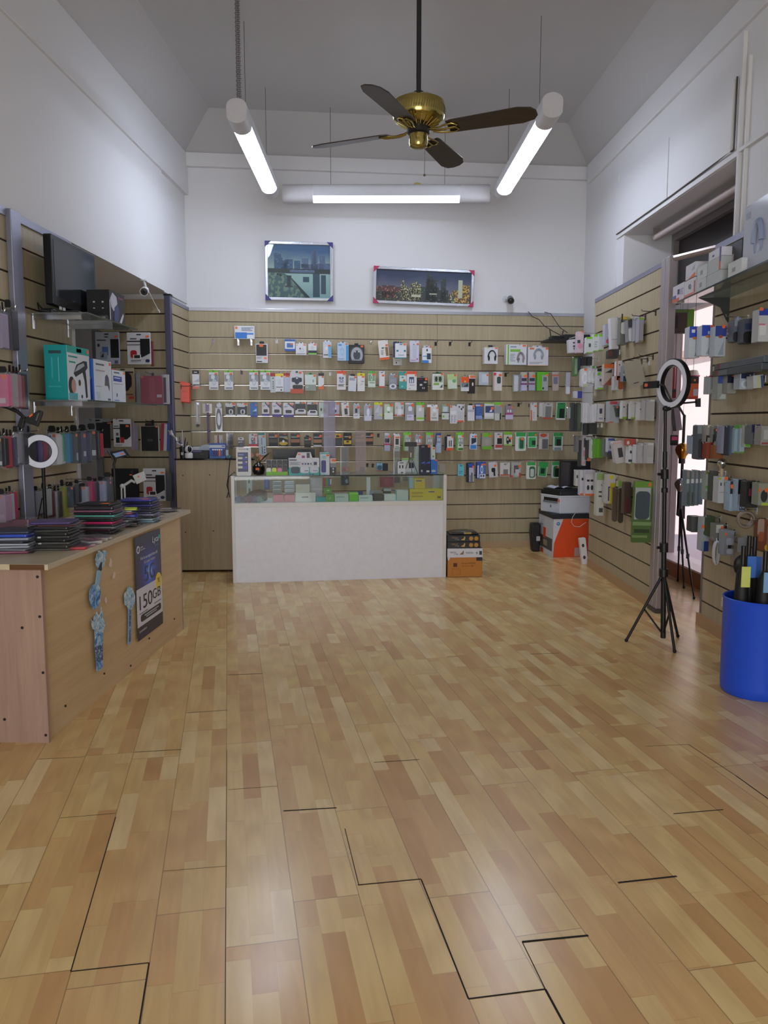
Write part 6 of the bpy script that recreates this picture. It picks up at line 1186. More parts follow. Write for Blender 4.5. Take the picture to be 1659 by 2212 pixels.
# small ring light on a black stand behind the desk
def ring_light(label, c, face, ro, ri, group, tubes):
    n_ = V(face).normalized(); a = V((n_.y, -n_.x, 0)).normalized(); up_ = n_.cross(a)*-1
    if up_.z < 0: up_ = -up_
    m = Matrix(((a.x, -n_.x, up_.x, c[0]), (a.y, -n_.y, up_.y, c[1]), (a.z, -n_.z, up_.z, c[2]), (0, 0, 0, 1)))
    t = thing('ring_light', label, 'ring light', mat=Matrix.Translation((c[0], c[1], 0)), group=group)
    l = Matrix.Translation((0, 0, c[2])) @ Matrix.Translation((-c[0], -c[1], -c[2])) @ m
    g = G(); g.M = l; g.ringprism(ell(0, 0, ro, ro, 48), ell(0, 0, ri, ri, 48), 0, .028); g.build('housing', M('101013', .4), t, 40)
    g = G(); g.M = l; g.ringprism(ell(0, 0, ro*.965, ro*.965, 48), ell(0, 0, ri*1.05, ri*1.05, 48), -.004, .001); g.build('diffuser', M('dfe3f0', .45), t, 40)
    return t, l
c = onY(86.5, 975, 4.60)
t, l = ring_light('small unlit ring light on a black stand behind the desk, at the left', c, (.45, -.8, 0), .101, .062, 'ring lights', None)
G().tube([(0, .03, c.z-.10), (-.005, .04, c.z-.2), (-.01, .05, .9), (-.01, .05, .02)], .011, 10).build('stand', BLACK, t, 50)
for k in range(3): a = k*2.1+.4; G().tube([(-.01, .05, .22), (-.01+.14*cos(a), .05+.14*sin(a), .012)], .007, 8).build('leg', BLACK, t, 50)
G().tube([(-.02, .04, c.z-.28), (-.05, .03, c.z-.42), (-.03, .02, c.z-.52), (-.06, .03, c.z-.6), (-.02, .045, c.z-.62)], .004).build('cable', BLACK, t)
# black tablet clamp on an arm from the left
q = onY(66, 905, 4.40)
t = thing('tablet_holder', 'black tablet clamp on a bent arm at the left edge', 'holder', (q.x, q.y, 0))
inv = V((q.x, q.y, 0)); LP = lambda x, y, Y=4.40: onY(x, y, Y)-inv
g = G(); g.prism([(p.x, p.z) for p in (LP(52, 906), (LP(85, 886)), (LP(92, 888)), LP(92, 894), LP(82, 922), LP(74, 918), LP(60, 914))], -.012, .012); g.build('clamp_plate', M('15171a', .5), t, bevel=.003)
g = G(); g.prism([(p.x, p.z) for p in (LP(84, 893), LP(88, 892), LP(82, 909), LP(79, 908))], -.014, -.011); g.build('slot_insert', M('5a5c60', .5), t)
g = G(); g.prism([(p.x, p.z) for p in (LP(65, 898), LP(73, 893), LP(73, 897), LP(66, 902))], -.0135, -.0115); g.build('price_sticker', STK, t)
g = G(); g.prism([(p.x, p.z) for p in (LP(47, 900), LP(56, 904), LP(50, 925), LP(39, 922))], -.016, .016); g.build('lower_jaw', M('101113', .5), t, bevel=.003)
G().tube([LP(54, 903), LP(38, 889), LP(18, 880), LP(-4, 874), V((XL+.006-q.x, 0, LP(-4, 874).z+.005))], .011, 10).build('arm', M('131315', .45), t, 50)
z_ = LP(-4, 874).z; G().box(XL+.002-q.x, -.03, z_-.04, XL+.014-q.x, .03, z_+.04).build('wall_mount', M('131315', .45), t)
# black phone holder with a pale blue dummy screen, and a white lamp arm; both stand behind the piles
def holder(label, pts, Y, r, m, nm): pass
q = onY(246, 1000, 5.18); inv = V((q.x, q.y, DZ)); t = thing('phone_holder', 'black phone holder with a pale blue dummy screen above the blue pile', 'holder', inv)
LP = lambda x, y, Y=5.18: onY(x, y, Y)-inv
g = G(); g.prism([(p.x, p.z) for p in (LP(236, 976), LP(272, 970), LP(281, 984), LP(247, 992))], -.006, .006); g.build('phone_back', M('0f1013', .4), t, bevel=.002)
g = G(); g.prism([(p.x, p.z) for p in (LP(244, 980), LP(267, 974.5), LP(273, 982), LP(251, 988))], -.008, -.005); g.build('screen_print', M('8aa4cc', .4), t)
g = G(); g.prism([(p.x, p.z) for p in (LP(261, 979), LP(267, 978), LP(268, 982), LP(262, 982.5))], -.009, -.0075); g.build('price_sticker', STK, t)
for a, b in (((234, 973), (246, 993)), ((270, 968), (283, 986))): g = G(); g.cyl(LP(*a)+V((0, -.008, 0)), LP(*b)+V((0, -.008, 0)), .007, n=8); g.build('jaw', BLACK, t)
g = G(); g.tube([LP(250, 990), LP(246, 1004), LP(247, 1020), V((LP(247, 1020).x, 0, .02)), V((LP(247, 1020).x, 0, .0))], .008, 8); g.lathe([(.05, 0), (.05, .01), (.01, .014)], 16, (LP(247, 1020).x, 0, 0)); g.build('stem', BLACK, t, 50)
q = onY(265, 1080, 5.28); inv = V((q.x, q.y, DZ)); t = thing('phone_holder', 'white desk phone holder arm with a square clamp, right of the blue pile', 'holder', inv)
LP = lambda x, y, Y=5.28: onY(x, y, Y)-inv
WM = M('c4c4c2', .45)
g = G(); g.prism([(p.x, p.z) for p in (LP(287, 1027), LP(310, 1018), LP(316, 1037), LP(296, 1046))], -.01, .01); g.build('clamp', WM, t, bevel=.003)
g = G(); g.prism([(p.x, p.z) for p in (LP(298, 1028), LP(302, 1027), LP(302, 1031), LP(298, 1031))], -.012, -.0095); g.build('price_sticker', STK, t)
g = G(); g.tube([LP(292, 1042), LP(284, 1038), LP(272, 1046), LP(264, 1050)], .009, 8); g.build('upper_arm', WM, t, 50)
for dx in (0, 7): g = G(); g.tube([LP(262+dx, 1050), LP(263+dx, 1080), V((LP(263+dx, 1080).x, 0, .004))], .006, 8); g.build('lower_arm', WM, t, 50)
g = G(); g.ball(LP(264, 1050), .016, 8); g.build('joint', WM, t, 60)
G().lathe([(.05, 0), (.05, .012), (.01, .016)], 20, (LP(266, 1080).x, 0, 0)).build('base', WM, t)

# ---- piles of flat phone case packs on the desk
def pile(pn, group, x, y, packs, rot0=0.0):
    z = DZ+.0005; n = len(packs)
    for k, (nm, c, w, d, h, dx, dy, a, ext) in enumerate(packs):
        pos = '%s pile, %s' % (pn, 'bottom' if k == 0 else 'topmost' if k == n-1 else '%s up from the bottom' % ['', 'second', 'third', 'fourth', 'fifth', 'sixth', 'seventh', 'eighth', 'ninth', 'tenth', 'eleventh', 'twelfth'][k])
        t = thing('phone_case_pack', '%s phone case pack, %s' % (nm, pos), 'pack', (x+dx, y+dy, z), group, rz=rot0+a)
        g = G(); g.slab([(p[0], p[1]) for p in rrect(-w/2, -d/2, w/2, d/2, .010)], .0015, h-.0015); g.build('case', M(c, .35), t, bevel=.003)
        e = .014
        if ext: G().slab([(p[0], p[1]) for p in rrect(-w/2-e, -d/2-e*.8, w/2+e*1.6, d/2+e, .004)], 0, .0012).build('clear_bag', CLR, t)
        if ext > 1: G().slab([(p[0], p[1]) for p in rrect(w*.15, -d*.35, w*.38, -d*.1, .003)], h-.0015, h-.0008).build('price_sticker', STK, t)
        if ext > 2: G().box(-w*.3, -d/2-.001, .003, -w*.22, -d/2, h-.003).build('white_label', M('c9cac6', .5), t)
        z += h
p1 = onZ(100, 1190, DZ)
pile('black', 'packs in the black desk pile', p1.x, p1.y+.09, [
 ('grey clear', '6a6a62', .19, .17, .009, 0, 0, .05, 1), ('dark clear', '2f2e2a', .185, .165, .018, .004, 0, -.04, 1), ('smoky grey', '4b4b46', .18, .16, .012, .006, 0, .03, 3), ('black', '121312', .18, .16, .016, -.002, 0, -.06, 1), ('charcoal', '23241f', .185, .16, .014, .004, 0, .05, 3),
 ('black glossy', '101110', .19, .17, .016, -.004, .005, -.02, 1), ('dark olive', '26271f', .18, .16, .013, .0, 0, .08, 1), ('black grey', '1a1b1d', .19, .16, .014, .002, 0, -.03, 1), ('red edged', '5c2a30', .17, .15, .008, .03, .0, .12, 1), ('purple', '46336e', .19, .155, .013, .0, .01, .06, 1)], .08)
p2 = onZ(197, 1156, DZ)
pile('tall coloured', 'packs in the tall coloured desk pile', p2.x, p2.y+.10, [
 ('dark grey', '222026', .21, .17, .018, -.01, 0, .05, 1), ('black maroon', '3a1c28', .20, .17, .014, -.006, 0, 0, 1), ('grey silver', '7d7d84', .215, .17, .012, .012, 0, -.04, 1), ('charcoal grey', '2c2b30', .21, .17, .012, .006, 0, .03, 1), ('hot pink', 'd0246a', .215, .175, .014, .0, 0, .0, 1),
 ('black', '141318', .21, .17, .012, .004, 0, .05, 1), ('smoke', '3b3b42', .21, .17, .012, .008, 0, -.03, 1), ('mint green', '5fb0a0', .215, .17, .012, .008, 0, .02, 1), ('navy black', '1c1b26', .21, .17, .014, .004, 0, -.05, 1), ('dusty pink', '8c5870', .22, .175, .012, .0, 0, .02, 1), ('dark plum', '1f1a26', .21, .17, .020, .004, 0, .03, 2), ('glossy black', '121216', .19, .16, .012, .006, .01, -.05, 2)], .05)
p3 = onZ(283, 1134, DZ)
pile('blue', 'packs in the blue desk pile', p3.x, p3.y+.16, [
 ('clear blue', '7fa0b4', .17, .15, .014, .01, 0, .1, 1), ('pale clear', '9fb4bc', .17, .15, .014, .014, 0, -.05, 1), ('dark smoke', '2a2c34', .18, .15, .014, .0, 0, .05, 1), ('lilac grey', '8b88a4', .18, .15, .014, .012, 0, 0, 1), ('grey blue', '4a5068', .18, .15, .014, .006, 0, -.06, 1), ('dark clear', '36384a', .18, .15, .014, .006, 0, .03, 1), ('slate', '2b2e44', .18, .15, .014, .004, 0, -.03, 1), ('violet blue', '3b3a86', .19, .15, .014, .0, 0, .02, 1), ('navy', '14163a', .19, .155, .016, .0, 0, -.04, 1), ('royal blue', '3a3a90', .19, .15, .014, -.004, 0, .0, 2)], .05)
p4 = onZ(262, 1140, DZ)
pile('small bright', 'packs in the small bright desk pile', p4.x+.0, p4.y+.05, [
 ('dark red', '6c2230', .10, .1, .014, -.03, 0, .2, 1), ('black brown', '1f1a18', .13, .1, .016, .02, .0, .1, 1), ('silver white', 'b4b4bc', .12, .1, .014, -.02, 0, -.1, 1), ('black', '15151a', .12, .1, .014, .015, .0, .2, 1), ('deep blue', '26309c', .13, .1, .016, .01, .0, .1, 1), ('pink', 'd05078', .12, .1, .012, -.015, .0, .15, 1), ('white', 'c2c2cc', .12, .1, .012, -.012, 0, .12, 1), ('neon yellow', 'c8dc28', .07, .09, .012, .04, .0, .2, 1), ('red', 'b03040', .06, .08, .010, -.075, .02, .3, 1)], .1)
p5 = onZ(8, 1200, DZ)
pile('left edge', 'packs in the left edge desk pile', p5.x-.02, p5.y+.12, [
 ('pink clear', 'a85a78', .18, .16, .012, 0, 0, .1, 1), ('grey clear', '7c7c84', .18, .16, .012, .01, 0, -.1, 1), ('silver', 'a2a4ae', .19, .16, .012, 0, 0, .1, 1), ('white clear', 'b0b4bc', .18, .15, .012, .01, 0, .0, 1), ('dark grey', '3a3a44', .18, .16, .012, 0, 0, -.1, 1), ('pale silver', '8c90a0', .18, .16, .014, .01, 0, .05, 1), ('royal blue', '2848b8', .17, .15, .016, .012, 0, .0, 1), ('dark blue', '1f2a48', .18, .16, .014, .01, 0, .08, 1)], .1)
# low loose ones between the piles
k = 0
for nm, (x, y), c, w, d, h, a, where in (('dark red', (40, 1150), '74303c', .16, .1, .022, .1, 'behind the left edge pile'), ('black brown', (38, 1165), '2c2624', .15, .1, .024, -.1, 'between the left edge and black piles'), ('rose', (25, 1140), '7c5866', .22, .12, .05, .05, 'at the back behind the left edge pile'),
        ('grey', (12, 1184), 'a8a6a4', .1, .06, .01, .4, 'flat in front of the left edge pile'), ('red', (158, 1188), 'c83a44', .1, .07, .012, .2, 'lying right of the black pile'), ('pink white', (168, 1182), 'c49aa0', .13, .08, .012, -.5, 'leaning right of the black pile'),
        ('silver', (182, 1176), 'bcb9b8', .15, .08, .018, -.6, 'fanned before the tall pile, nearest'), ('ivory', (196, 1170), 'b4b0a8', .15, .08, .018, -.65, 'fanned before the tall pile, middle'), ('pearl', (208, 1166), 'aaa79e', .15, .07, .016, -.7, 'fanned before the tall pile, farthest')):
    p = onZ(x, y, DZ); t = thing('phone_case_pack', '%s phone case pack %s' % (nm, where), 'pack', (p.x, p.y+.04, DZ+.0005), 'loose packs on the desk', rz=a)
    G().slab(rrect(-w/2, -d/2, w/2, d/2, .012), 0, h).build('case', M(c, .3), t, bevel=.004); G().slab(rrect(-w/2-.01, -d/2-.008, w/2+.012, d/2+.008, .004), h, h+.001).build('clear_bag', CLR, t)
for k, (x, y, c) in enumerate(((345, 1106, '9a9a98'), (372, 1099, '4a4a4a'), (352, 1100, 'b0aeac'), (334, 1112, 'c4c2c0'), (365, 1106, '77757a'), (328, 1119, 'b9b8b4'))):
    p = onZ(x, y, DZ); t = thing('screen_protector', 'thin clear screen protector sheet on the far desk end, %s' % ('centre', 'farthest right', 'upper left', 'left', 'right', 'nearest')[k], 'screen protector', (p.x, p.y, DZ+.0003+.0018*k), 'screen protectors on the desk', rz=.2*k)
    G().slab(rrect(-.06, -.035, .06, .035, .006), 0, .0012).build('sheet', M(c, .25), t); G().slab(rrect(-.055, -.03, -.02, .03, .006), .0012, .0018).build('dark_strip', M('2c2a2e', .3), t)
# ================================================================== ON AND IN THE COUNTER, ON THE SIDE CABINET
CZ = cg+.0085
def onctr(name, nm, x0, y0, x1, y1, d, th, body, lay, **o):
    """article standing on the counter top, its front face d metres behind the counter front"""
    z = o.pop('z', CZ); tilt = o.pop('tilt', 0); cat = o.pop('cat', name.split('_')[-1]); grp = o.pop('group', None)
    xm, ym = (x0+x1)/2, (y0+y1)/2
    a, b = onC(xm, y1, d), onC(xm, y0, d); w = (onC(x1, ym, d)-onC(x0, ym, d)).length; h = b.z-z
    if o.get('tab'): h = h/(1+o['tab'][2])
    return pack(name, nm, cat, grp, frame((a.x, a.y, z), cr_, cn_, tilt), w, h, th, body, lay, **o), w, h
OFFER = 'L .1 .18 .8 .86 1d2a66;W .12 .34 .42 .42 d9dcc8;W .12 .5 .42 .58 d9dcc8;W .12 .66 .42 .74 d9dcc8;B .45 .34 .76 .44 4a3fb0;B .45 .5 .76 .6 4a3fb0;B .45 .66 .76 .76 4a3fb0;D .62 .33 .74 .38 d8dc8c e;D .62 .49 .74 .54 d8dc8c e;T .16 .24 .5 .28 8a9cd0'
t, w, h = onctr('sim_display', 'white mobile offer display board at the left end of the counter', 511, 966, 543, 1029, .03, .02, 'e2e3e2', OFFER, r=.012, cat='display', bodyname='board')
text('Lyca', -w*.28, h*.895, w*.16, h*.955, M('3a4a78', .4), t, -.001, keep=False); G().prism(ell(w*.26, h*.925, .008, .008), -.001, 0).build('logo_mark', M('4aa0c8', .4), t)
t, w, h = onctr('flat_screen', 'back of a black computer monitor behind the speaker box', 590, 970, 681, 1022, .34, .03, '0c0d0f', 'D .03 .1 .06 .25 1a1c20', r=.008, cat='monitor', bodyname='casing', z=CZ+.03)
G().box(-.03, .03, -.03, .03, .05, .1).build('neck', BLACK, t); G().box(-.1, .0, -.03, .1, .12, -.02).build('foot', BLACK, t)
# round black vase with dried flowers
q = onC(559, 1029, .12); vs_ = thing('vase', 'round black vase with an orange beak shaped sticker on the counter', 'vase', (q.x, q.y, CZ))
G().lathe([(.02, 0), (.045, .008), (.056, .04), (.052, .075), (.03, .10), (.018, .108), (.018, .115), (.012, .115), (.012, .1)], 24).build('body', M('0c0c0e', .25), vs_, 50)
G().prism(rrect(-.016, .046, .016, .066, .004), -.058, -.054).build('price_sticker', STK, vs_)
for x in (-.014, .012): G().prism(ell(x, .085, .004, .008), -.044, -.04).build('white_mark', M('e6e6e6', .4), vs_)
fl_ = thing('dried_flowers', 'dried pink flowers and a dark pointed leaf in the black vase', 'flowers', (q.x, q.y, CZ+.105)); random.seed(5)
for k in range(9):
    a = random.uniform(-.11, .05); b = random.uniform(.0, .05); zz = random.uniform(.02, .085)
    g = G(); g.tube([(0, 0, 0), (a*.4, b*.3, zz*.6), (a, b, zz)], .0022, 5); g.build('stem', M('6a5a3c', .7), fl_)
    g = G()
    for j in range(6):
        c = V((a, b-.006, zz)); d = V((cos(j*1.05+k), random.uniform(-.4, .2), sin(j*1.05+k)))*.019
        n_ = d.cross(V((0, 1, 0))).normalized()*.007; g.add([c, c+d*.55+n_, c+d+V((0, -.005, 0)), c+d*.55-n_], [(0, 1, 2, 3)])
    g.build('flower', M(('d9a08c', 'c98a78', 'e0b8a4')[k % 3], .7), fl_)
g = G(); g.add([(0, 0, 0), (.04, -.005, .03), (.11, -.012, .095), (.06, -.004, .07), (.05, .0, .045)], [(0, 1, 2, 3)]); g.add([(0, .001, 0), (.04, -.004, .03), (.11, -.011, .095), (.06, -.003, .07)], [(3, 2, 1, 0)]); g.build('leaf', M('26301e', .5), fl_)
# lime tray with packs
t, w, h = onctr('display_tray', 'lime green tray of small packs on the counter', 575, 1019, 622, 1029, .04, .06, '7cc02a', '', cat='tray', bodyname='tray', z=CZ)
G().box(-w/2, .05, 0, w/2, .054, .135).build('back_board', M('d9dad8', .4), t)
for k, c in enumerate(('dfe1e2', 'd6e82a', 'e87ca8', '1a1a1c')):
    nm = ('white', 'yellow', 'pink', 'black')[k]; m = CTM
    x = t.matrix_world @ V((-w/2+w*(k+.5)/4, .012, .004))
    pack('earbud_pack', 'slim pack with a %s lower half standing in the lime tray' % nm, 'pack', 'packs in the lime tray', frame(x, cr_, cn_), w/4.6, .128, .03, '15161a', 'F .02 .52 .98 .9 %s d;D .2 .14 .5 .4 2c2e34 e;T .55 .3 .9 .36 6a6c70' % c, bodyname='carton')
# speaker display box
t, w, h = onctr('speaker_display', 'wide white and teal speaker display box on the counter', 624, 990, 690, 1029, .05, .10, 'd6d8e2', 'F 0 .53 1 1 2aa8a4;D .07 .5 .36 .9 1d3040 d;W .38 .5 .66 .88 d9dde8 d;W .69 .5 .97 .88 d0d6e2 d;F .0 .93 1 1 38b0b0;D .55 .94 .6 .99 c04a80;D .66 .94 .72 .99 3a5ab0;D .76 .94 .82 .99 1a2028;T .02 .06 .26 .13 4a4e5c;T .04 .22 .4 .4 9aa0b4 l 3;D .43 .28 .48 .38 8a4a6c;D .52 .28 .57 .38 3a62a4;D .61 .28 .66 .38 15171c;D .7 .28 .75 .38 4a8a88;D .82 .22 .92 .4 1c2a4c;L .52 .72 .64 .76 6a6c78;L .8 .72 .94 .76 8a8c98', cat='box')
G().prism([(-w*.28, h), (-w*.2, h*1.36), (w*.22, h*1.36), (w*.28, h)], .0, .004).build('header_card', M('d6d8e2', .4), t)
for n_, a, b, c, d, col in (('speaker_print', -.07, 1.02, .03, 1.16, '8a3c84'), ('speaker_print', .09, 1.02, .19, 1.32, '3c4258'), ('price_sticker', -.2, 1.2, -.11, 1.28, 'f0703a')): G().prism(rrect(a*w, b*h, c*w, d*h, .004), -.001, .0).build(n_, M(col, .4), t)
onctr('speaker_box', 'upright white and teal box with a navy cylinder speaker picture', 692, 978, 712, 1027, .06, .09, 'd0d6de', 'H 0 0 1 .06 38b0a4;D .1 .34 .62 .9 24307a d;D .1 .34 .62 .4 38449a e;T .2 .14 .7 .26 6ab0b0 l 3;F .0 .92 .6 1 9ac4cc;S .66 .08 .98 .15', cat='box')
onctr('camera_box', 'small dark box with a pale top, left of the acrylic stand', 713, 990, 726, 1026, .08, .06, '26282c', 'H 0 0 1 .3 d8c8bc;B 0 .3 1 .55 7a828c;D .4 .58 .65 .7 c8c8cc e;D .4 .76 .65 .88 c8c8cc e;S .3 .06 1 .18', cat='box')
ACR = clear('eef4f4', .22, .05, 'acrylic')
for k, (x0, y0, x1, y1, d) in enumerate(((728, 967, 740, 1027, .06), (846, 967, 854, 1026, .07))):
    q = onC(x1-2, y1, d); h = onC(x0, y0, d).z-CZ
    t = thing('acrylic_stand', 'clear leaning acrylic menu stand on the counter, %s of two' % ('left', 'right')[k], 'stand', mat=frame((q.x, q.y, CZ), (.2, 1, 0), (-1, .2, 0)))
    G().prism([(-.02, 0), (.22, 0), (.22, h), (-.02, h)], -.002, .002).build('panel', ACR, t); G().box(-.022, -.05, 0, .22, .05, .003).build('foot', ACR, t)
    G().box(-.024, -.0025, 0, -.019, .0025, h).build('edge', M('dfe6ea', .2), t)
# narrow translucent pillar-like banner seen through the glass
for k, (x0, x1, y0, c) in enumerate(((700, 725, 866, 'cfc6e6'), (768, 791, 930, 'e4d0d4'))):
    d = .30; a = onC((x0+x1)/2, 1029, d); h = onC(x0, y0, d).z-CZ; w = (onC(x1, 950, d)-onC(x0, 950, d)).length
    t = thing('acrylic_rod', '%s translucent acrylic pillar rising from the counter' % ('taller lilac', 'shorter pink')[k], 'pillar', mat=frame((a.x, a.y, CZ), cr_, cn_))
    G().prism(rrect(-w/2, 0, w/2, h, .004), 0, .006).build('panel', clear(c, .3, .1, 'tinted_acrylic'), t); G().box(-w/2, -.02, 0, w/2, .03, .004).build('foot', ACR, t)
# little white tag stand, tripod, boxes on the right
onctr('tag_stand', 'small white tag stand with two dark pegs on the counter', 859, 997, 876, 1019, .12, .006, 'd6d7da', 'D .2 .3 .36 .56 1c1e22;D .56 .3 .72 .56 1c1e22;X .25 .08 .75 .14 3a3c40;D .4 .86 .7 .96 2a2c30 e', r=.006, cat='stand', bodyname='card')
q = onC(887, 1025, .10); t = thing('mini_tripod', 'silver mini tripod with a black phone clamp on the counter', 'tripod', (q.x, q.y, CZ)); hz = onC(887, 985, .10).z-CZ
for a, b in ((-.062, .05), (.062, .045), (.012, -.05)): G().cyl((0, 0, hz), (a, b, .002), .0045, .0035, n=8).build('leg', STEEL, t)
G().cyl((0, 0, hz-.01), (0, 0, hz+.035), .009, n=10).build('ball_head', CHROME, t); G().prism(rrect(-.02, hz+.03, .02, hz+.12, .003), -.012, .012).build('clamp_arm', BLACK, t); G().prism(rrect(-.055, hz+.085, .055, hz+.125, .006), -.016, .016).build('clamp_jaw', M('121214', .5), t)
onctr('tempered_glass_box', 'low white box behind the mini tripod', 873, 1012, 897, 1023, .2, .05, 'd2d4d4', 'F .02 .7 .98 .95 b0b4b8', cat='box')
onctr('cable_box', 'white and lime box behind the mini tripod, left', 869, 990, 883, 1012, .26, .04, 'd0d6cc', 'H 0 0 1 .12 88c84c', cat='box', z=CZ)
onctr('cable_box', 'dark and lime box behind the mini tripod, right', 885, 990, 899, 1016, .27, .04, '2a3442', 'H 0 0 1 .3 c8d0c4;B 0 0 1 .1 88c84c', cat='box', z=CZ)
onctr('power_bank_box', 'tall pale green box behind the navy box', 897, 958, 909, 1018, .14, .07, 'b9c8c4', 'H 0 0 1 .08 c85a48;B 0 .02 1 .05 e8e0d0;T .3 .3 .7 .6 9ab0b0 l 4', cat='box')
onctr('gamepad_box', 'tall navy box with blue light streaks on the counter', 908, 961, 929, 1025, .05, .08, '161a38', 'P .0 .56 .46 .64 4a6ac8 z;P .54 .56 1 .64 4a6ac8 z;D .38 .6 .6 .68 2a3878 e;L .12 .04 .4 .09 8a7c70;W .06 .86 .22 .93 b9bcc8;W .62 .88 .92 .94 d0d2da;F .05 .96 .9 .98 4a5278;S .74 -.01 .97 .09', cat='box')
onctr('smart_bulb_box', 'small white box with a green heart above the blue box', 931, 966, 940, 992, .12, .05, 'd3ddd2', 'D .34 .66 .72 .82 5ab030 e;S .4 .04 .9 .18', cat='box', z=onC(935, 993, .12).z)
onctr('phone_box', 'bright blue box at the right end of the counter', 931, 993, 945, 1025, .08, .07, '3572c8', 'W .1 .74 .7 .88 c3cfe0;T .16 .78 .64 .82 8aa0c0;S .6 .0 .98 .08', cat='box')
t, w, h = onctr('plastic_bag', 'crumpled clear plastic bag at the right end of the counter', 949, 1002, 963, 1022, .2, .05, CLR, '', cat='bag', bodyname='bag', r=.01)

# ---- inside the glass case
IZ = cbz+.0005
def incase(name, nm, x0, y0, x1, y1, d, th, body, lay, **o):
    z = o.pop('z', None)
    if z is None: z = IZ
    return onctr(name, nm, x0, y0, x1, y1, d, th, body, lay, z=z, **o)
for k, (x, c, nm) in enumerate(((516, '2a56a8', 'blue'), (529, '2b3038', 'black'), (541, '8a2c58', 'magenta'), (551, '5a3f9a', 'violet'), (562, '7ab0a0', 'mint'))):
    q = onC(x, 1080, .10); t = thing('metal_tin', 'shiny %s metal tin lying in the glass case' % nm, 'tin', (q.x, q.y, IZ), 'metal tins in the glass case')
    G().lathe([(.005, -.05), (.026, -.05), (.028, -.046), (.028, .05), (.024, .054), (.005, .054)], 20, (0, 0, .028), 'y').build('body', M(c, .15, .8), t, 40)
q = onC(553, 1062, .2); t = thing('black_pouch', 'black fabric pouch behind the shiny tins', 'pouch', (q.x, q.y, IZ)); G().prism([(-.10, 0), (.09, 0), (.085, .085), (.02, .10), (-.05, .085), (-.09, .06)], 0, .08).build('pouch', M('141412', .7), t, bevel=.012)
incase('toy_pack', 'white and green figurine in the glass case', 533, 1036, 545, 1062, .3, .02, 'b9c0b8', 'D .3 -.05 .6 .2 1f3a2c e;D .3 .4 .7 .8 4a5a40 e;F .3 .86 .7 1 a8b83c', r=.012, cat='toy', bodyname='figure')
incase('cable_pack', 'royal blue pack hanging in the glass case', 571, 1034, 583, 1058, .35, .02, '2a3a94', 'T .3 .2 .6 .8 5a6ac0 l 3', cat='pack', z=onC(577, 1058, .35).z)
for k, (x0, x1, c, nm) in enumerate(((589, 609, '252c3c', 'dark'), (615, 636, '9a9cb8', 'lilac'))):
    z = IZ+.075
    st_ = thing('stacking_box', '%s layered case stack upright in the glass case' % nm, 'case', mat=frame((onC((x0+x1)/2, 1080, .2).x, onC((x0+x1)/2, 1080, .2).y, IZ), cr_, cn_), group='layered cases in the glass case'); w = (onC(x1, 1050, .2)-onC(x0, 1050, .2)).length
    for j in range(3): G().prism(rrect(-w/2, .075+.035*j, w/2, .105+.035*j, .006), 0, .05).build('drawer', M(c, .2), st_); G().prism(rrect(-w*.45, .099+.035*j, w*.45, .106+.035*j, .003), -.002, 0).build('rim', M('c9ccd8', .2), st_)
    G().box(-w/2, 0.01, 0, w/2, .05, .075).build('base', M('3a4248', .3), st_)
for k, (x0, x1) in enumerate(((590, 612), (614, 637))): incase('gift_box', 'pink card box at the front of the glass case, %s' % ('left', 'right')[k], x0, 1069, x1, 1081, .07, .06, 'c8506c', 'F .0 .92 1 1 a83c58', cat='box', group='pink boxes in the glass case')
incase('phone_box', 'white phone box at the bottom of a pair in the glass case', 638, 1064, 682, 1081, .06, .09, 'd9d9d8', 'T .32 .42 .56 .55 6a6c70;L .56 .4 .64 .56 4a4c50 e', cat='box')
incase('phone_box', 'white phone box on top of a pair in the glass case', 639, 1046, 669, 1063, .08, .08, 'd3d2cc', '', cat='box', z=onC(655, 1064, .06).z+.001)
incase('earbud_box', 'low teal box in the glass case', 683, 1074, 704, 1081, .07, .06, '30a4b0', '', cat='box')
incase('cable_pack', 'pale pink folder standing in the glass case', 671, 1032, 696, 1064, .3, .02, 'c8bcc4', 'B .0 .5 1 .56 d9cdd4', cat='folder', bodyname='folder')
incase('battery_box', 'green card box, lower of two in the glass case', 704, 1068, 722, 1081, .06, .06, '5aa03a', 'D .3 .2 .6 .7 8ac868 z', cat='box')
incase('battery_box', 'green card box, upper of two in the glass case', 699, 1054, 717, 1067, .09, .06, '4f962f', 'T .4 .3 .7 .5 b0d898', cat='box', z=onC(712, 1068, .06).z+.001)
incase('watch_strap', 'red green and blue straps standing in the glass case', 699, 1033, 716, 1050, .35, .03, 'c23a40', 'D .3 0 .6 1 3aa050;D .62 0 .8 1 2a62b4;D .82 .1 1 .8 d0d4da', cat='straps', bodyname='strap_card', z=onC(707, 1050, .35).z)
for k, (x0, x1, y0, y1, c, nm) in enumerate(((723, 753, 1067, 1080, 'c3d0cc', 'pale mint'), (754, 774, 1064, 1080, '66c420', 'bright green'), (775, 805, 1071, 1080, 'ccd6d4', 'pale white'), (807, 829, 1068, 1079, '1c1c20', 'black'), (830, 855, 1068, 1078, 'd6dad8', 'plain white'), (857, 882, 1059, 1078, 'c3ccca', 'white and teal'))):
    lay = 'T .1 .3 .7 .5 9ab0ac' if k in (0, 2) else 'K -.1 .0 .0 1 2aa8a0' if k == 5 else 'H 0 0 1 .2 8ad84c' if k == 1 else ''
    incase('accessory_box', '%s box in the front row of the glass case' % nm, x0, y0, x1, y1, .06+.002*k, .09, c, lay, cat='box', group='boxes in the front row of the glass case')
incase('cup', 'small black and white cup behind the white box in the glass case', 829, 1055, 845, 1068, .2, .05, '22261f', 'H 0 0 1 .25 a8b0ac', cat='cup', bodyname='cup', r=.004, z=IZ)
incase('sim_box', 'navy box behind the bright green box in the glass case', 762, 1062, 784, 1072, .2, .05, '22308c', '', cat='box')
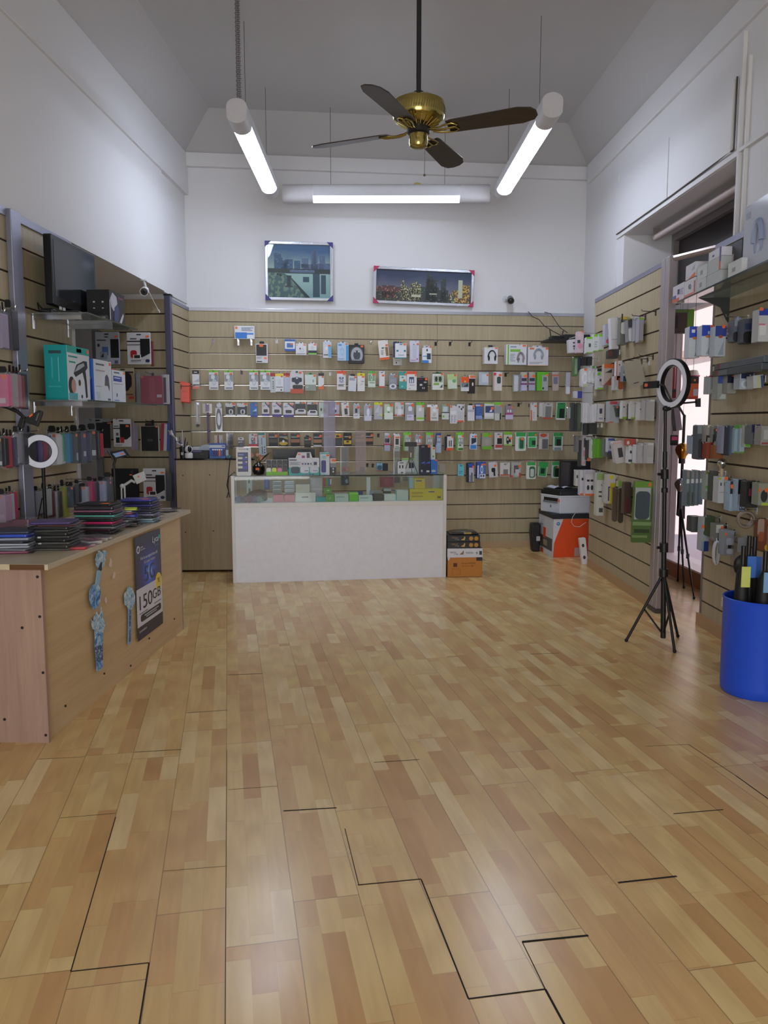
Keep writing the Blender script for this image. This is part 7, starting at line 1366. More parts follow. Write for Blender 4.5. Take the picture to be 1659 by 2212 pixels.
incase('phone_box', 'grey phone box behind the black box in the glass case', 800, 1060, 824, 1069, .2, .05, '8f929a', 'F 0 .5 1 1 2c3036', cat='box')
YLB = 'W .55 .18 .78 .34 cabfa0;T .57 .22 .75 .3 5a4a2a;T .06 .3 .4 .4 a88c20;T .06 .6 .4 .7 a88c20;L .84 .66 .94 .84 6a5a2a'
incase('vape_carton', 'long yellow carton at the right of the glass case', 885, 1056, 956, 1078, .06, .09, 'd8c028', YLB, cat='box')
incase('vape_carton', 'square yellow carton on the long yellow carton', 895, 1033, 918, 1055, .08, .08, 'd8bc24', 'W .1 .16 .84 .34 d8c8a8;T .16 .2 .7 .3 5a4a2a', cat='box', z=onC(920, 1056, .06).z+.001)
incase('acrylic_block', 'pale blue box left of the square yellow carton', 884, 1031, 894, 1055, .1, .08, '9ab8bc', '', cat='box', z=onC(920, 1056, .06).z+.001)
incase('support_post', 'white support post inside the glass case', 792, 1031, 800, 1071, .25, .02, 'dadbe0', '', cat='post', bodyname='post')

# ---- on the tall side cabinet
KZ = 1.0665
def oncab(name, nm, x0, y0, x1, y1, d, th, body, lay, **o):
    tilt = o.pop('tilt', 0); cat = o.pop('cat', name.split('_')[-1]); z = o.pop('z', KZ)
    p0 = ka-kn*d; f = lambda x, y: onp(x, y, p0, kn); xm, ym = (x0+x1)/2, (y0+y1)/2
    a, b = f(xm, y1), f(xm, y0); w = (f(x1, ym)-f(x0, ym)).length
    return pack(name, nm, cat, None, frame((a.x, a.y, z), kr, kn, tilt), w, b.z-z, th, body, lay, **o)
kf = lambda x, y, d: onp(x, y, ka-kn*d, kn)
q = kf(408, 990, .05); t = thing('indoor_camera', 'white round headed indoor camera on the side cabinet', 'camera', (q.x, q.y, KZ))
WC = M('d9d9d8', .35)
G().lathe([(.03, 0), (.037, .003), (.037, .042), (.03, .05), (.005, .052)], 28).build('base', WC, t, 40); g = G(); g.ball((0, 0, .082), .036, 12); g.build('head', WC, t, 60)
g = G(); g.ball((.012, -.016, .084), .026, 10, (.8, .9, 1.1)); g.build('lens_face', M('0e0f12', .15), t, 60); g = G(); g.lathe([(.001, -.001), (.009, -.001), (.009, .004), (.001, .004)], 16, (.014, -.041, .088), 'y'); g.build('lens', M('2a2d38', .1), t)
q = kf(396, 990, .09); t = thing('pen_cup', 'black pen cup with pens and crinkled silver ribbon on the side cabinet', 'pen cup', (q.x, q.y, KZ))
G().lathe([(.001, 0), (.03, 0), (.034, .105), (.031, .105), (.027, .006), (.001, .006)], 20).build('cup', M('0f0f11', .4), t, 40); G().box(-.01, -.036, .03, .012, -.03, .055).build('label', M('c0c0c4', .5), t)
for k, (a, h, c) in enumerate(((-.02, .2, '3a4a78'), (.0, .26, 'b9bcc0'), (.02, .19, '16161a'), (.012, .17, '2a4a9a'), (.03, .15, '0f0f11'))): G().cyl((a*.3, 0, .02), (a*1.3, .01*k-.02, h), .0045, n=8).build('pen', M(c, .35), t)
random.seed(3)
for k in range(4):
    pts = [(-.01, 0, .09)]
    for j in range(9): pts.append((-.012-.014*j+random.uniform(-.012, .012), random.uniform(-.02, .02), .11+.017*j+random.uniform(-.014, .014)))
    g = G(); g.tube(pts, [.004+.008*abs(sin(j*1.7+k)) for j in range(10)], 5); g.build('silver_ribbon', M('d9dbe0', .15, .9), t)
oncab('card_terminal', 'black card payment box with a lilac top on the side cabinet', 414, 973, 450, 990, .1, .12, '131214', 'H .05 0 .6 .22 5a4a86;T .5 .45 .7 .5 7a6a4a', cat='terminal', bodyname='casing', r=.006)
oncab('label_printer', 'white slanted cover behind the black card terminal', 416, 965, 432, 974, .24, .06, 'd0d2d6', '', cat='printer', bodyname='cover', r=.006)
q = kf(444, 990, .2); t = thing('tape_reel', 'white round tape reel behind the black card terminal', 'reel', (q.x, q.y, KZ)); G().lathe([(.03, -.015), (.062, -.015), (.062, .015), (.03, .015)], 28, (0, 0, .06), 'y').build('reel', M('b9c4cc', .4), t, 40)
oncab('bag_stand', 'black block behind the tape reel on the side cabinet', 437, 962, 453, 985, .28, .06, '101012', '', cat='block', bodyname='block')
t = oncab('lighter_display', 'blue counter display of lighters on the side cabinet', 453, 958, 487, 990, .04, .08, '2c58b0', 'H .0 .1 1 .3 c8d2e0;X .18 .42 .98 .86 16204a;F 0 .88 1 1 4a72c0;T .78 .14 .96 .22 6a7c9c', cat='display')
dw = (kf(487, 970, .04)-kf(453, 970, .04)).length
for k, c in enumerate(('2a3a8c', '1f2c78', '3a2c70', 'e8702a', '2a5ab0')):
    x = t.matrix_world @ V((-dw*.26+dw*.135*k, -.012, .02)); l = thing('lighter', '%s lighter in the blue counter display' % ('blue, leftmost', 'dark blue', 'violet', 'orange', 'bright blue, rightmost')[k], 'lighter', mat=frame(x, kr, kn), group='lighters in the display')
    G().prism(rrect(-.008, 0, .008, .055, .004), 0, .010).build('body', M(c, .25), l); G().box(-.007, .001, .055, .007, .009, .064).build('metal_top', CHROME, l)
oncab('bag_of_lighters', 'pale bag with red and white sticks behind the blue display', 463, 940, 481, 960, .2, .03, 'c4b8a4', 'D .4 0 .55 1 7c2c34;D .7 .1 .82 .9 c9cdd6;D .82 .2 .9 1 5a8ac0', cat='bag', bodyname='bag')
oncab('cable_adapter', 'small white plug on the side cabinet edge', 488, 972, 493, 982, .08, .03, 'c6c8ca', '', cat='plug', bodyname='plug')
oncab('sticker_roll', 'flat teal case on the side cabinet edge', 488, 984, 498, 990, .08, .05, '2f7c80', '', cat='case', bodyname='case')
# ================================================================== RIGHT SIDE
WP_ = 'd3d3d6'
def rp(name, nm, x0, y0, x1, y1, Y, body, lay='', th=.09, **o): return (name, nm, x0, y0, x1, y1, Y, th, body, lay, o)
GA = 'packs on the free standing right slatwall'
side_row('top right rack row', GA, 'A', [
 rp('adapter_pack', 'white card with dark adapters', 1229, 733, 1245, 762, 7.52, 'c4c4c8', 'D .6 .2 .85 .32 33353c;D .6 .45 .85 .6 33353c;D .62 .66 .8 .76 4a4c54', bodyname='backing_card', tilt=-4),
 rp('charm_pack', 'pink and white charm pack', 1246, 716, 1260, 762, 7.42, 'cbb8c2', 'D .1 .1 .6 .25 d8c0c4 e;D .05 .4 .5 .55 34363e;P .1 .55 .9 .8 d890ac e;S .7 -.02 1 .06', bodyname='backing_card'),
 rp('charger_box', 'white box with a lime top edge', 1266, 728, 1281, 763, 7.25, 'cdd1d0', 'H 0 0 1 .12 76c828;D .35 .4 .65 .62 3a3e46;F 0 .94 1 1 7ab830'), rp('charger_box', 'white box with a lime top edge', 1282, 722, 1292, 759, 7.2, 'cdd1d0', 'H 0 0 1 .14 76c828;T .2 .4 .8 .8 a0a6ac l 3;F 0 .95 1 1 7ab830'), rp('charger_box', 'white box with a lime top edge', 1293, 722, 1304, 757, 7.15, 'c6cac9', 'H 0 0 1 .14 76c828;F 0 .95 1 1 7ab830'),
 rp('cable_pack', 'lilac clear pack with a red foot', 1306, 700, 1320, 746, 7.05, 'b0b0c4', 'D .2 .7 .8 .92 c04a5c e;C .3 .1 .7 .6 c9cad6 o;F .3 .94 .9 1 8ab860', bodyname='backing_card'),
 rp('stylus_box', 'long white slanted box', 1321, 686, 1336, 754, 6.9, 'd0d2d8', 'B .1 .68 .9 .7 8a8e98;F .15 .72 .95 .98 c9c9c9', tilt=-4),
 rp('charger_pack', 'white plug pack with a yellow header', 1339, 684, 1354, 744, 6.7, '6d6f6c', 'H 0 0 1 .1 c8b43c;D .1 .2 .9 .62 d8d9db d;D .1 -.1 .3 .2 23262a', bodyname='backing_card'),
 rp('charger_pack', 'clear pack with a low white plug', 1357, 690, 1370, 738, 6.55, '84868a', 'D .1 .4 .9 .98 d6d7d9 d;D .1 .0 .8 .35 3a3c40', bodyname='backing_card', tilt=-4),
 rp('cable_box', 'grey striped box', 1371, 684, 1379, 737, 6.42, '9c9ca4', 'B .2 0 .35 1 8a8a94;B .6 0 .75 1 8a8a94;H 0 -.04 1 .06 d8d9da'), rp('cable_box', 'grey striped box', 1379, 687, 1389, 739, 6.36, 'a09fab', 'B .2 0 .35 1 8e8e9a;B .6 0 .75 1 8e8e9a;H 0 0 1 .06 7ab830;F 0 .93 1 1 7c7c50'),
 rp('cable_bag', 'dark red and black cable bag hanging low', 1314, 755, 1336, 774, 6.95, '2a2422', 'D .0 .1 .4 .8 5c2428 e', bodyname='bag', r=.012)])
side_row('second right rack row', GA, 'A', [
 rp('cable_pack', 'narrow green patterned pack', 1239, 771, 1248, 812, 7.6, '4a7440', 'P .2 .1 .8 .9 8aa888;L .2 .0 .8 .06 3a5c2c', bodyname='backing_card'), rp('cable_pack', 'slim navy pack', 1249, 771, 1254, 800, 7.58, '252a58', '', bodyname='backing_card'),
 rp('phone_case_box', 'black box', 1257, 771, 1267, 789, 7.5, '17161a'), rp('phone_case_box', 'black box', 1269, 770, 1279, 789, 7.44, '1a191d'),
 rp('cable_bag', 'white coiled cable bag with orange sticker', 1255, 796, 1270, 836, 7.46, 'cfd1d4', 'C .15 .2 .9 .85 e2e3e6 o;S .4 .0 .8 .12;F .3 .85 .8 1 b9c49c', bodyname='bag', r=.015), rp('cable_bag', 'white coiled cable bag', 1270, 794, 1277, 827, 7.4, 'c8cace', 'C .1 .2 .9 .85 e2e3e6 o', bodyname='bag', r=.012), rp('cable_bag', 'white coiled cable bag with green header', 1277, 791, 1287, 828, 7.34, 'd0d2d6', 'H .1 -.02 .7 .14 6aa850;C .1 .2 .95 .9 e4e5e8 o', bodyname='bag', r=.015),
 rp('earphone_pack', 'white pack with lime corners', 1289, 796, 1303, 841, 7.2, 'cbccd2', 'H .0 0 .7 .14 1f2c20;L .05 .18 .5 .34 6ac020 d;D .4 .5 .8 .62 3a3e58;F .1 .92 .95 1 7ab830', bodyname='backing_card'),
 rp('earphone_pack', 'brown and white pack with an orange header', 1304, 786, 1325, 832, 7.0, 'bcb0a8', 'H 0 0 1 .2 d86a20;D .1 .24 .8 .42 3c3434 z;P 0 .5 1 1 94503c z;D .72 .02 .92 .16 f0803a e', bodyname='backing_card'),
 rp('stylus_box', 'slim white box with an orange side', 1332, 779, 1343, 821, 6.72, 'd4d5da', 'K -.12 .0 .06 1 d86a3a;D .36 .18 .6 .24 3a3e48;T .5 .6 .7 .85 4a5060 l 3'),
 rp('earphone_pack', 'white and rust pack hanging low', 1326, 812, 1346, 843, 6.9, 'b9b7bc', 'P .45 .1 1 .95 a0502c d;D .1 .8 .3 .95 c9cad0', bodyname='backing_card'),
 rp('mouse_pack', 'large clear pack with a blue mouse and blue tab', 1346, 782, 1384, 824, 6.45, '7f8890', 'D .38 .68 1 1 2450a8 d;D .0 .68 .38 .98 1c3c40;D .0 .5 .38 .64 c9d4d0 d;W .3 .1 .98 .5 5a646c;D .35 .5 1 .6 232c3c', bodyname='backing_card', tab=('2a58c8', .22, .2)),
 rp('cable_pack', 'large tilted beige card', 1359, 778, 1397, 834, 6.35, 'a8a294', 'T .3 .84 .6 .88 4a5060', bodyname='backing_card', tilt=-16, th=.03),
 rp('cable_box', 'small blue and white box', 1241, 845, 1257, 860, 7.62, 'c4c8d2', 'P .4 0 1 1 24389c')])
side_row('third right rack row', GA, 'A', [
 rp('battery_pack', 'pale pack seen edgewise', 1228, 880, 1235, 904, 7.66, '96a09a'), rp('cable_box', 'long navy black box', 1233, 870, 1240, 932, 7.62, '20242f'), rp('cable_box', 'long black box', 1240, 872, 1245, 932, 7.6, '15181b'), rp('cable_box', 'long dark green box', 1246, 870, 1257, 932, 7.56, '36402f', 'P .3 .1 .6 .9 4a5644'),
 rp('phone_case_box', 'white box side', 1258, 870, 1264, 913, 7.48, 'c6c5c4'), rp('phone_case_box', 'white box side', 1264, 870, 1270, 913, 7.44, 'cbcacb'), rp('phone_case_box', 'white box side', 1270, 871, 1276, 913, 7.4, 'c3c2c4'),
 rp('phone_case_box', 'white box between dark ones', 1278, 873, 1286, 913, 7.3, 'd0d0d2'), rp('power_bank_box', 'white box with a grey screen', 1288, 872, 1305, 911, 7.2, 'd2d2d6', 'D .36 .26 .72 .56 5c6474 d;D .44 .3 .64 .5 3c4250;B .0 0 .08 1 9aa0a8;T .3 .78 .8 .86 9a9cc0'),
 rp('screen_protector_box', 'dark slim box hanging low', 1262, 914, 1271, 940, 7.47, '1b1f1c'), rp('screen_protector_box', 'dark slim box hanging low', 1274, 914, 1289, 938, 7.35, '161a17'),
 rp('charger_box', 'blue grey box with a red header', 1313, 867, 1337, 913, 6.95, 'a7adb4', 'H .12 0 .8 .14 c04450;B 0 0 .14 1 b4b8bc;F .0 .96 .5 1 c05040;T .4 .2 .7 .24 3c4048'), rp('cable_pack', 'black and green pack', 1335, 878, 1343, 900, 6.85, '2a332c', 'S .0 .0 .6 .12', bodyname='backing_card', tilt=-12),
 rp('charger_box', 'white box with a lime lower edge', 1344, 866, 1357, 905, 6.72, 'cfd0cf', 'F 0 .88 1 1 8ab020;D .1 .3 .4 .36 3a3c44;T .6 .2 .9 .8 b9babd l 3'), rp('charger_box', 'black slim box between white ones', 1358, 872, 1362, 908, 6.66, '26282a'), rp('charger_box', 'white box with a lime lower edge', 1363, 867, 1378, 905, 6.56, 'c8c8c6', 'F 0 .9 1 1 8aa428;B .5 0 .54 .9 a8a8a8'),
 rp('cable_pack', 'white pack with two black plugs', 1379, 869, 1390, 908, 6.42, 'd0d0d0', 'D .3 .34 .9 .44 1c1c20;D .55 .72 .8 .86 2c2e34 e;S .5 .02 .8 .1', bodyname='backing_card'), rp('cable_box', 'pale grey box', 1391, 864, 1401, 908, 6.3, 'b6b3b3', 'H .1 0 .9 .1 d4d4d4'), rp('cable_box', 'pale grey box', 1402, 863, 1413, 909, 6.22, 'b3b0b0', 'H .1 0 .9 .1 d4d4d4')])
side_row('fourth right rack row', GA, 'A', [
 rp('stylus_box', 'slim grey box', 1243, 941, 1250, 977, 7.62, '6d6e72'), rp('selfie_stick_pack', 'long black pack', 1251, 951, 1257, 1008, 7.58, '101114'), rp('stylus_box', 'long white and pink slim box', 1258, 940, 1265, 1006, 7.52, 'b7b2b4', 'D .2 .1 .8 .4 34343a;P .2 .5 .9 .7 b87880;P .2 .85 .8 .95 c09090'), rp('phone_case_box', 'black narrow box', 1266, 951, 1275, 994, 7.46, '17120f', 'F .3 .9 1 1.05 d8682c'),
 rp('charger_box', 'white edge of a box', 1276, 949, 1281, 990, 7.36, 'c6cac4', 'P .2 .3 .8 .6 8aa88a'), rp('charger_box', 'bright green box side', 1282, 948, 1289, 989, 7.3, '5c9c18'), rp('charger_box', 'bright green box side', 1289, 948, 1296, 989, 7.26, '62a41a'), rp('charger_box', 'bright green box side', 1296, 948, 1303, 989, 7.22, '58941a'),
 rp('screen_protector_box', 'clear grey box', 1304, 948, 1312, 987, 7.12, '6c7470'), rp('memory_pack', 'blue and white pack', 1313, 947, 1326, 977, 7.02, 'c3cad6', 'H 0 0 1 .16 3a58a8;D .3 .42 .7 .76 2c4c90 e;F 0 .9 1 1 3a58b0;B 0 1 1 1.5 4a4c4c', bodyname='backing_card'),
 rp('battery_pack', 'tilted white card with a dark battery', 1330, 953, 1354, 1000, 6.85, 'c9c5c8', 'H 0 0 .8 .1 d8b0b0;D .36 .3 .76 .74 34343a', bodyname='backing_card', tilt=-10, r=.012), rp('car_charger_pack', 'small red header pack', 1354, 948, 1373, 962, 6.62, 'b84838', 'W .0 .3 .3 .9 d8d4d2 e', bodyname='backing_card'),
 rp('car_charger_pack', 'white pack with a black plug and green foot', 1357, 962, 1371, 1001, 6.6, 'd2d5d8', 'D .2 .28 .5 .46 23252c e;D .0 .78 .6 .92 3a4448 d;F .4 .92 1 1 7ab42c;S .5 .0 .8 .1', bodyname='backing_card'), rp('cable_pack', 'white pack with a thin grey plug', 1372, 961, 1382, 1001, 6.5, 'cdd0d4', 'D .5 .25 .7 .4 6a707a', bodyname='backing_card'),
 rp('cable_box', 'pale grey box', 1383, 958, 1396, 1001, 6.36, 'b4b1b1', 'H .1 0 .9 .1 d2d2d2;F .05 .7 .95 1 bcbaba'), rp('cable_box', 'pale grey box', 1397, 957, 1411, 1001, 6.26, 'b2afaf', 'H .1 0 .9 .1 d2d2d2;F .05 .7 .95 1 bab8b8')])
side_row('lowest right rack row', GA, 'A', [
 rp('adapter_pack', 'white card pack at the back of a stack', 1243, 1016, 1252, 1050, 7.56, 'c6c4bc', 'D .2 .3 .6 .5 3a3c3c', bodyname='backing_card'), rp('adapter_pack', 'white card pack with an orange foot', 1252, 1016, 1263, 1070, 7.46, 'c9c8d0', 'D .3 .3 .7 .4 22242c;F .1 .92 1 1 d8642c', bodyname='backing_card'), rp('adapter_pack', 'white card pack with four black adapters', 1264, 1016, 1284, 1071, 7.34, 'cccad4', 'D .14 .36 .44 .44 16171c;D .54 .36 .84 .44 16171c;D .16 .58 .42 .78 16171c e;D .58 .58 .84 .78 16171c e;F 0 .92 1 1 d8642c;H 0 0 1 .14 b4b2c0', bodyname='backing_card'),
 rp('cable_pack', 'long white pack with a green header', 1287, 1022, 1303, 1114, 7.1, 'c3c6bc', 'H 0 0 1 .16 8ca868;D .3 .42 .7 .46 3a3e3c;D .3 .52 .7 .56 3a3e3c;D .4 .82 .9 .92 3c4038', bodyname='backing_card'), rp('adapter_pack', 'slim white pack with black adapters', 1305, 1048, 1311, 1084, 7.0, 'bab8b4', 'D .1 .2 .8 .36 1e1e20;D .1 .7 .8 .84 1e1e20', bodyname='backing_card'),
 rp('cable_pack', 'white and yellow pack', 1309, 1026, 1328, 1088, 6.9, 'c3c0bc', 'P .4 .28 1 1 c8b418;H .3 0 .8 .14 d8c830 e;D .2 .4 .34 .9 4a4a48', bodyname='backing_card'),
 rp('insole_pack', 'brown insole of a hanging pair', 1322, 1052, 1333, 1127, 6.78, '5c4c3c', 'H .5 -.18 1.4 -.02 c3ccbc', r=.02, bodyname='insole', th=.02), rp('insole_pack', 'dark brown insole of a hanging pair', 1335, 1054, 1346, 1130, 6.72, '3c3226', 'H -.2 -.2 .4 -.04 7ab030', r=.02, bodyname='insole', th=.02),
 rp('strap_pack', 'brown and dark red strap pack', 1347, 1042, 1362, 1110, 6.55, '4a3a32', 'P .2 .5 .7 .95 5c2c2c', bodyname='backing_card'),
 rp('phone_armband_pack', 'large green patterned pack with a dark figure like window', 1364, 1040, 1405, 1172, 6.2, '4c6c2c', 'H .02 0 .98 .1 6a9a30;W .06 .1 .88 .62 b4b8b4;D .1 .16 .86 .62 3c4a50 d;P .0 .66 1 .72 7c9c60;P .1 .78 .9 .84 2c4018;P .0 .88 .8 .92 7c9458;S .72 .02 .86 .08', bodyname='backing_card', th=.03, tilt=1)])
for k, (x, y) in enumerate(((1397, 682), (1419, 672), (1392, 778), (1404, 774), (1416, 768))):
    Y = (6.3, 6.08, 6.35, 6.22, 6.1)[k]; z = onp(x, y, (AX(Y), Y, 0), an).z
    hook('empty dark hook near the twin post, %s' % ('upper left', 'upper right', 'lower left', 'lower middle', 'lower right')[k], frame((AX(Y), Y, z), (0, -1, 0), (-1, 0, 0)), .1, 'empty hooks by the twin post', 'black')
GB = 'packs on the near right slatwall'
side_row('near rack top row', GB, 'B', [
 rp('cable_pouch', 'blue topped white pouch', 1487, 705, 1511, 773, 5.24, 'c4ccd4', 'H 0 0 1 .36 2a4cc0;P .2 .1 .5 .2 e0e4f0;D .3 .33 .7 .42 c87a30 e;P .5 .5 .98 .95 8a9aa4 z;S .6 .03 .9 .14', bodyname='pouch', r=.006), rp('cable_pouch', 'blue topped white pouch', 1514, 702, 1540, 768, 5.12, 'c6d0da', 'H 0 0 1 .36 2848b8;P .5 .2 .9 .3 b4c0e0;D .3 .33 .75 .42 c87a30 e;P .4 .5 .9 .95 9cacb4 z;S .66 .0 .95 .1', bodyname='pouch', r=.006), rp('cable_pouch', 'blue topped white pouch', 1543, 704, 1566, 770, 5.0, 'b4bec8', 'H 0 0 1 .34 2c4090;D .3 .3 .7 .4 a04a34 e;P .3 .5 .8 .95 94a4ae z;S .6 -.04 .9 .08', bodyname='pouch', r=.006),
 rp('pen_pack', 'slanted lilac pen pack', 1570, 680, 1580, 724, 4.96, '9aa0c8', 'B .2 .1 .8 .3 d0d4e4', bodyname='pen', tilt=28, th=.015), rp('car_charger_pack', 'clear bag with black gadget', 1583, 690, 1603, 738, 4.88, '5c6470', 'D .0 .55 1 1 14151a d;H .1 .0 .9 .3 8a92a4', bodyname='bag', r=.012), rp('car_charger_pack', 'dark blue bag with black gadget', 1605, 688, 1635, 741, 4.78, '484c5c', 'D .0 .52 1 1 101114 d;D .1 .2 .9 .45 2a3058', bodyname='bag', r=.012),
 rp('charger_pack', 'white pack with a blue top at the frame edge', 1637, 667, 1664, 738, 4.62, 'c0c4c8', 'H 0 0 1 .2 2440a0;D .1 .5 .6 .8 d6d7da;P .0 .45 .5 .5 c8788c;S .0 -.04 .3 .06', bodyname='backing_card')])
side_row('near rack second row', GB, 'B', [
 rp('cable_pack', 'clear pack with a red top and white ring', 1530, 812, 1547, 851, 5.2, '9aa0a2', 'H 0 -.02 1 .06 a83848;D .3 .72 .9 .96 d4d8dc o', bodyname='backing_card'), rp('cable_pouch', 'blue topped clear pouch', 1549, 810, 1569, 864, 5.06, '8d9490', 'H 0 0 1 .34 2c4890;P .2 .5 .9 .95 b0b8b4 z', bodyname='pouch', r=.006), rp('cable_pouch', 'navy topped clear pouch', 1570, 808, 1589, 850, 4.98, '8c8f88', 'H 0 0 1 .46 181e3a;S .5 .02 .9 .14', bodyname='pouch', r=.006),
 rp('charger_pack', 'navy topped pack with a pale coil', 1597, 803, 1626, 841, 4.84, 'a8b2c0', 'H .1 0 .98 .38 14204c;C .1 .45 .9 .95 c6d2de o;S .5 -.06 .7 .06', bodyname='backing_card'), rp('usb_cable_pack', 'white pack with pale yellow and blue stripes', 1628, 810, 1650, 838, 4.7, 'b4bcc0', 'P .4 .1 .7 1 b9bc90;P .75 .05 .98 1 2c4c80', bodyname='backing_card', tilt=-6)])
side_row('near rack third row', GB, 'B', [
 rp('stylus_box', 'pale blue grey box', 1492, 941, 1503, 981, 5.36, '8a96a8', 'H 0 -.05 1 .05 4a5a50'), rp('cable_bag', 'dark cable bag', 1504, 918, 1523, 993, 5.28, '3e4650', 'H 0 0 1 .25 7c868c;D .15 .4 .8 .95 1c222c d;P .8 .2 1 .35 1c3c80', bodyname='bag', r=.01), rp('adapter_pack', 'clear pack with black block', 1525, 918, 1538, 955, 5.2, '8f8c86', 'D .0 .6 1 1 0f0f11;H .2 .0 .8 .15 c9c4b8', bodyname='backing_card'), rp('adapter_pack', 'clear pack with black block', 1539, 920, 1548, 956, 5.14, '7c7a72', 'D .0 .5 1 1 0f0f11', bodyname='backing_card'),
 rp('earphone_box', 'rust orange box, low', 1526, 956, 1539, 991, 5.18, '84300f', 'H 0 -.3 1 0 7c7c76'), rp('earphone_box', 'orange brown box, low', 1541, 962, 1562, 991, 5.1, '7c4412', 'H 0 -.3 .5 0 6a6a64'), rp('adapter_pack', 'dark slanted card with orange sticker', 1549, 926, 1557, 956, 5.1, '2c3630', 'S .0 .0 .9 .16', bodyname='backing_card', tilt=-8),
 rp('charger_box', 'lilac grey box', 1557, 920, 1569, 980, 5.02, '84869a'), rp('charger_box', 'dark navy slim box', 1569, 919, 1575, 984, 4.97, '1c2230'), rp('charger_box', 'blue grey slim box', 1576, 920, 1583, 982, 4.94, '48586a'),
 rp('cable_box', 'pale blue box with a lime foot', 1585, 926, 1596, 979, 4.9, '8da4b0', 'H 0 -.16 1 0 4a8a2c;F 0 .93 1 1 5a8a20'), rp('cable_box', 'pale blue box with a lime foot', 1597, 925, 1607, 979, 4.86, '95a9b8', 'H 0 -.14 1 0 4a8a2c;F 0 .94 1 1 5a8a20'), rp('adapter_pack', 'white pack with black square and lime foot', 1606, 918, 1621, 966, 4.82, 'a4aca4', 'D .2 .4 .75 .72 101614;F .2 .8 .98 .98 62b01c d', bodyname='backing_card'),
 rp('memory_pack', 'navy top card', 1622, 917, 1641, 960, 4.74, '5c6068', 'H 0 0 1 .4 20284a;D .2 .5 .7 .8 a8a4b0 z', bodyname='backing_card'), rp('charger_pack', 'clear white pack at the frame edge', 1643, 920, 1662, 962, 4.64, '8a8c88', 'D .3 .2 .8 .7 a4a8a4;F .1 .85 .9 .95 8c3c40', bodyname='backing_card')])
side_row('near rack fourth row', GB, 'B', [
 rp('pen_pack', 'clear pen pack with white cap', 1481, 1016, 1490, 1094, 5.42, '66737a', 'H 0 .24 1 .36 c9cccc;H 0 0 1 .2 8a8680;P .2 .6 .8 .95 46523f', bodyname='pack'), rp('pen_pack', 'clear pen pack with white cap', 1491, 1018, 1500, 1093, 5.38, '606e74', 'H 0 .22 1 .34 c9cccc;H 0 0 1 .2 86847e;P .2 .6 .8 .95 3e4a38', bodyname='pack'), rp('pen_pack', 'clear pen pack with white cap', 1501, 1016, 1509, 1092, 5.34, '66767e', 'H 0 .24 1 .36 c2c6c6;H 0 0 1 .2 807e7a', bodyname='pack'), rp('pen_pack', 'clear pen pack with white cap', 1510, 1018, 1517, 1090, 5.3, '5c6c76', 'H 0 .22 1 .34 c2c6c6;H 0 0 1 .2 7c7a76', bodyname='pack'),
 rp('cable_pack', 'white card with green ends', 1523, 1018, 1536, 1080, 5.22, '8f9a92', 'H 0 0 1 .1 6a7428;F .0 .5 1 .6 5a8a2c;F .0 .7 .95 1 7c7c74', bodyname='backing_card'), rp('charger_box', 'dark olive slim box', 1537, 1018, 1548, 1082, 5.14, '3d4038', 'F .2 .8 .8 1 2c3248'), rp('earphone_pack', 'white pack with two dark earbuds', 1550, 1030, 1570, 1087, 5.04, 'b4b6b6', 'D .2 .22 .36 .34 4a4e58;D .6 .22 .76 .34 4a4e58;B .1 .58 .9 .6 8a8c90;S .6 .0 .95 .12;L .0 .02 .25 .12 a8b838 d', bodyname='backing_card'),
 rp('cable_pack', 'black topped pack with a blue cable', 1575, 1040, 1590, 1104, 4.94, '9ab0c4', 'H 0 0 1 .42 171c22;D .4 .48 .7 .95 24409c d;S .05 .1 .5 .24', bodyname='backing_card'), rp('cable_pack', 'black topped pack with a blue cable', 1592, 1036, 1608, 1104, 4.88, '98aec2', 'H 0 0 1 .46 15191f;D .3 .52 .6 .97 284490 d', bodyname='backing_card'), rp('watch_bag', 'black bag with a pink print', 1611, 1040, 1636, 1097, 4.78, '101012', 'P .2 .28 .7 .55 7c2c4c;H .4 -.05 .7 .1 3a3a3c', bodyname='bag', r=.006), rp('earphone_pack', 'black and white pack with orange dots', 1637, 1044, 1662, 1092, 4.68, '84887c', 'D .2 .3 .8 .85 15181a e;D .5 .2 .8 .4 e0601c e;D .0 .2 .15 .4 e0601c e;F .3 .88 .9 1 a0b83c', bodyname='backing_card')])
side_row('near rack lowest row', GB, 'B', [
 rp('net_pouch', 'dark grey pouch over the step', 1492, 1116, 1516, 1150, 5.4, '3a3c38', 'V 0 0 1 1 clear', bodyname='pouch', r=.01), rp('stylus_box', 'white box with a blue lower half', 1515, 1118, 1530, 1191, 5.28, 'a3adb2', 'F .3 .7 1 1 1c3480;D .2 .4 .4 .5 2c3440;B 0 .7 .3 1 8aa0b8;S -.1 .22 .3 .32'), rp('cable_box', 'dark green slim box', 1532, 1116, 1543, 1160, 5.18, '2c4420'),
 rp('adapter_pack', 'grey pack with a white label', 1544, 1132, 1562, 1170, 5.08, '70746e', 'W .1 .05 .95 .5 c4c5be;S .66 .12 .98 .32', bodyname='backing_card'), rp('adapter_pack', 'grey card with white and black adapters', 1563, 1146, 1584, 1200, 4.98, '8a9098', 'D .2 .3 .9 .6 a8b0bc d;D .4 .58 .98 .72 161a22;D .3 .74 .9 .94 b9bcc4 d;S .0 .1 .25 .2', bodyname='backing_card')])
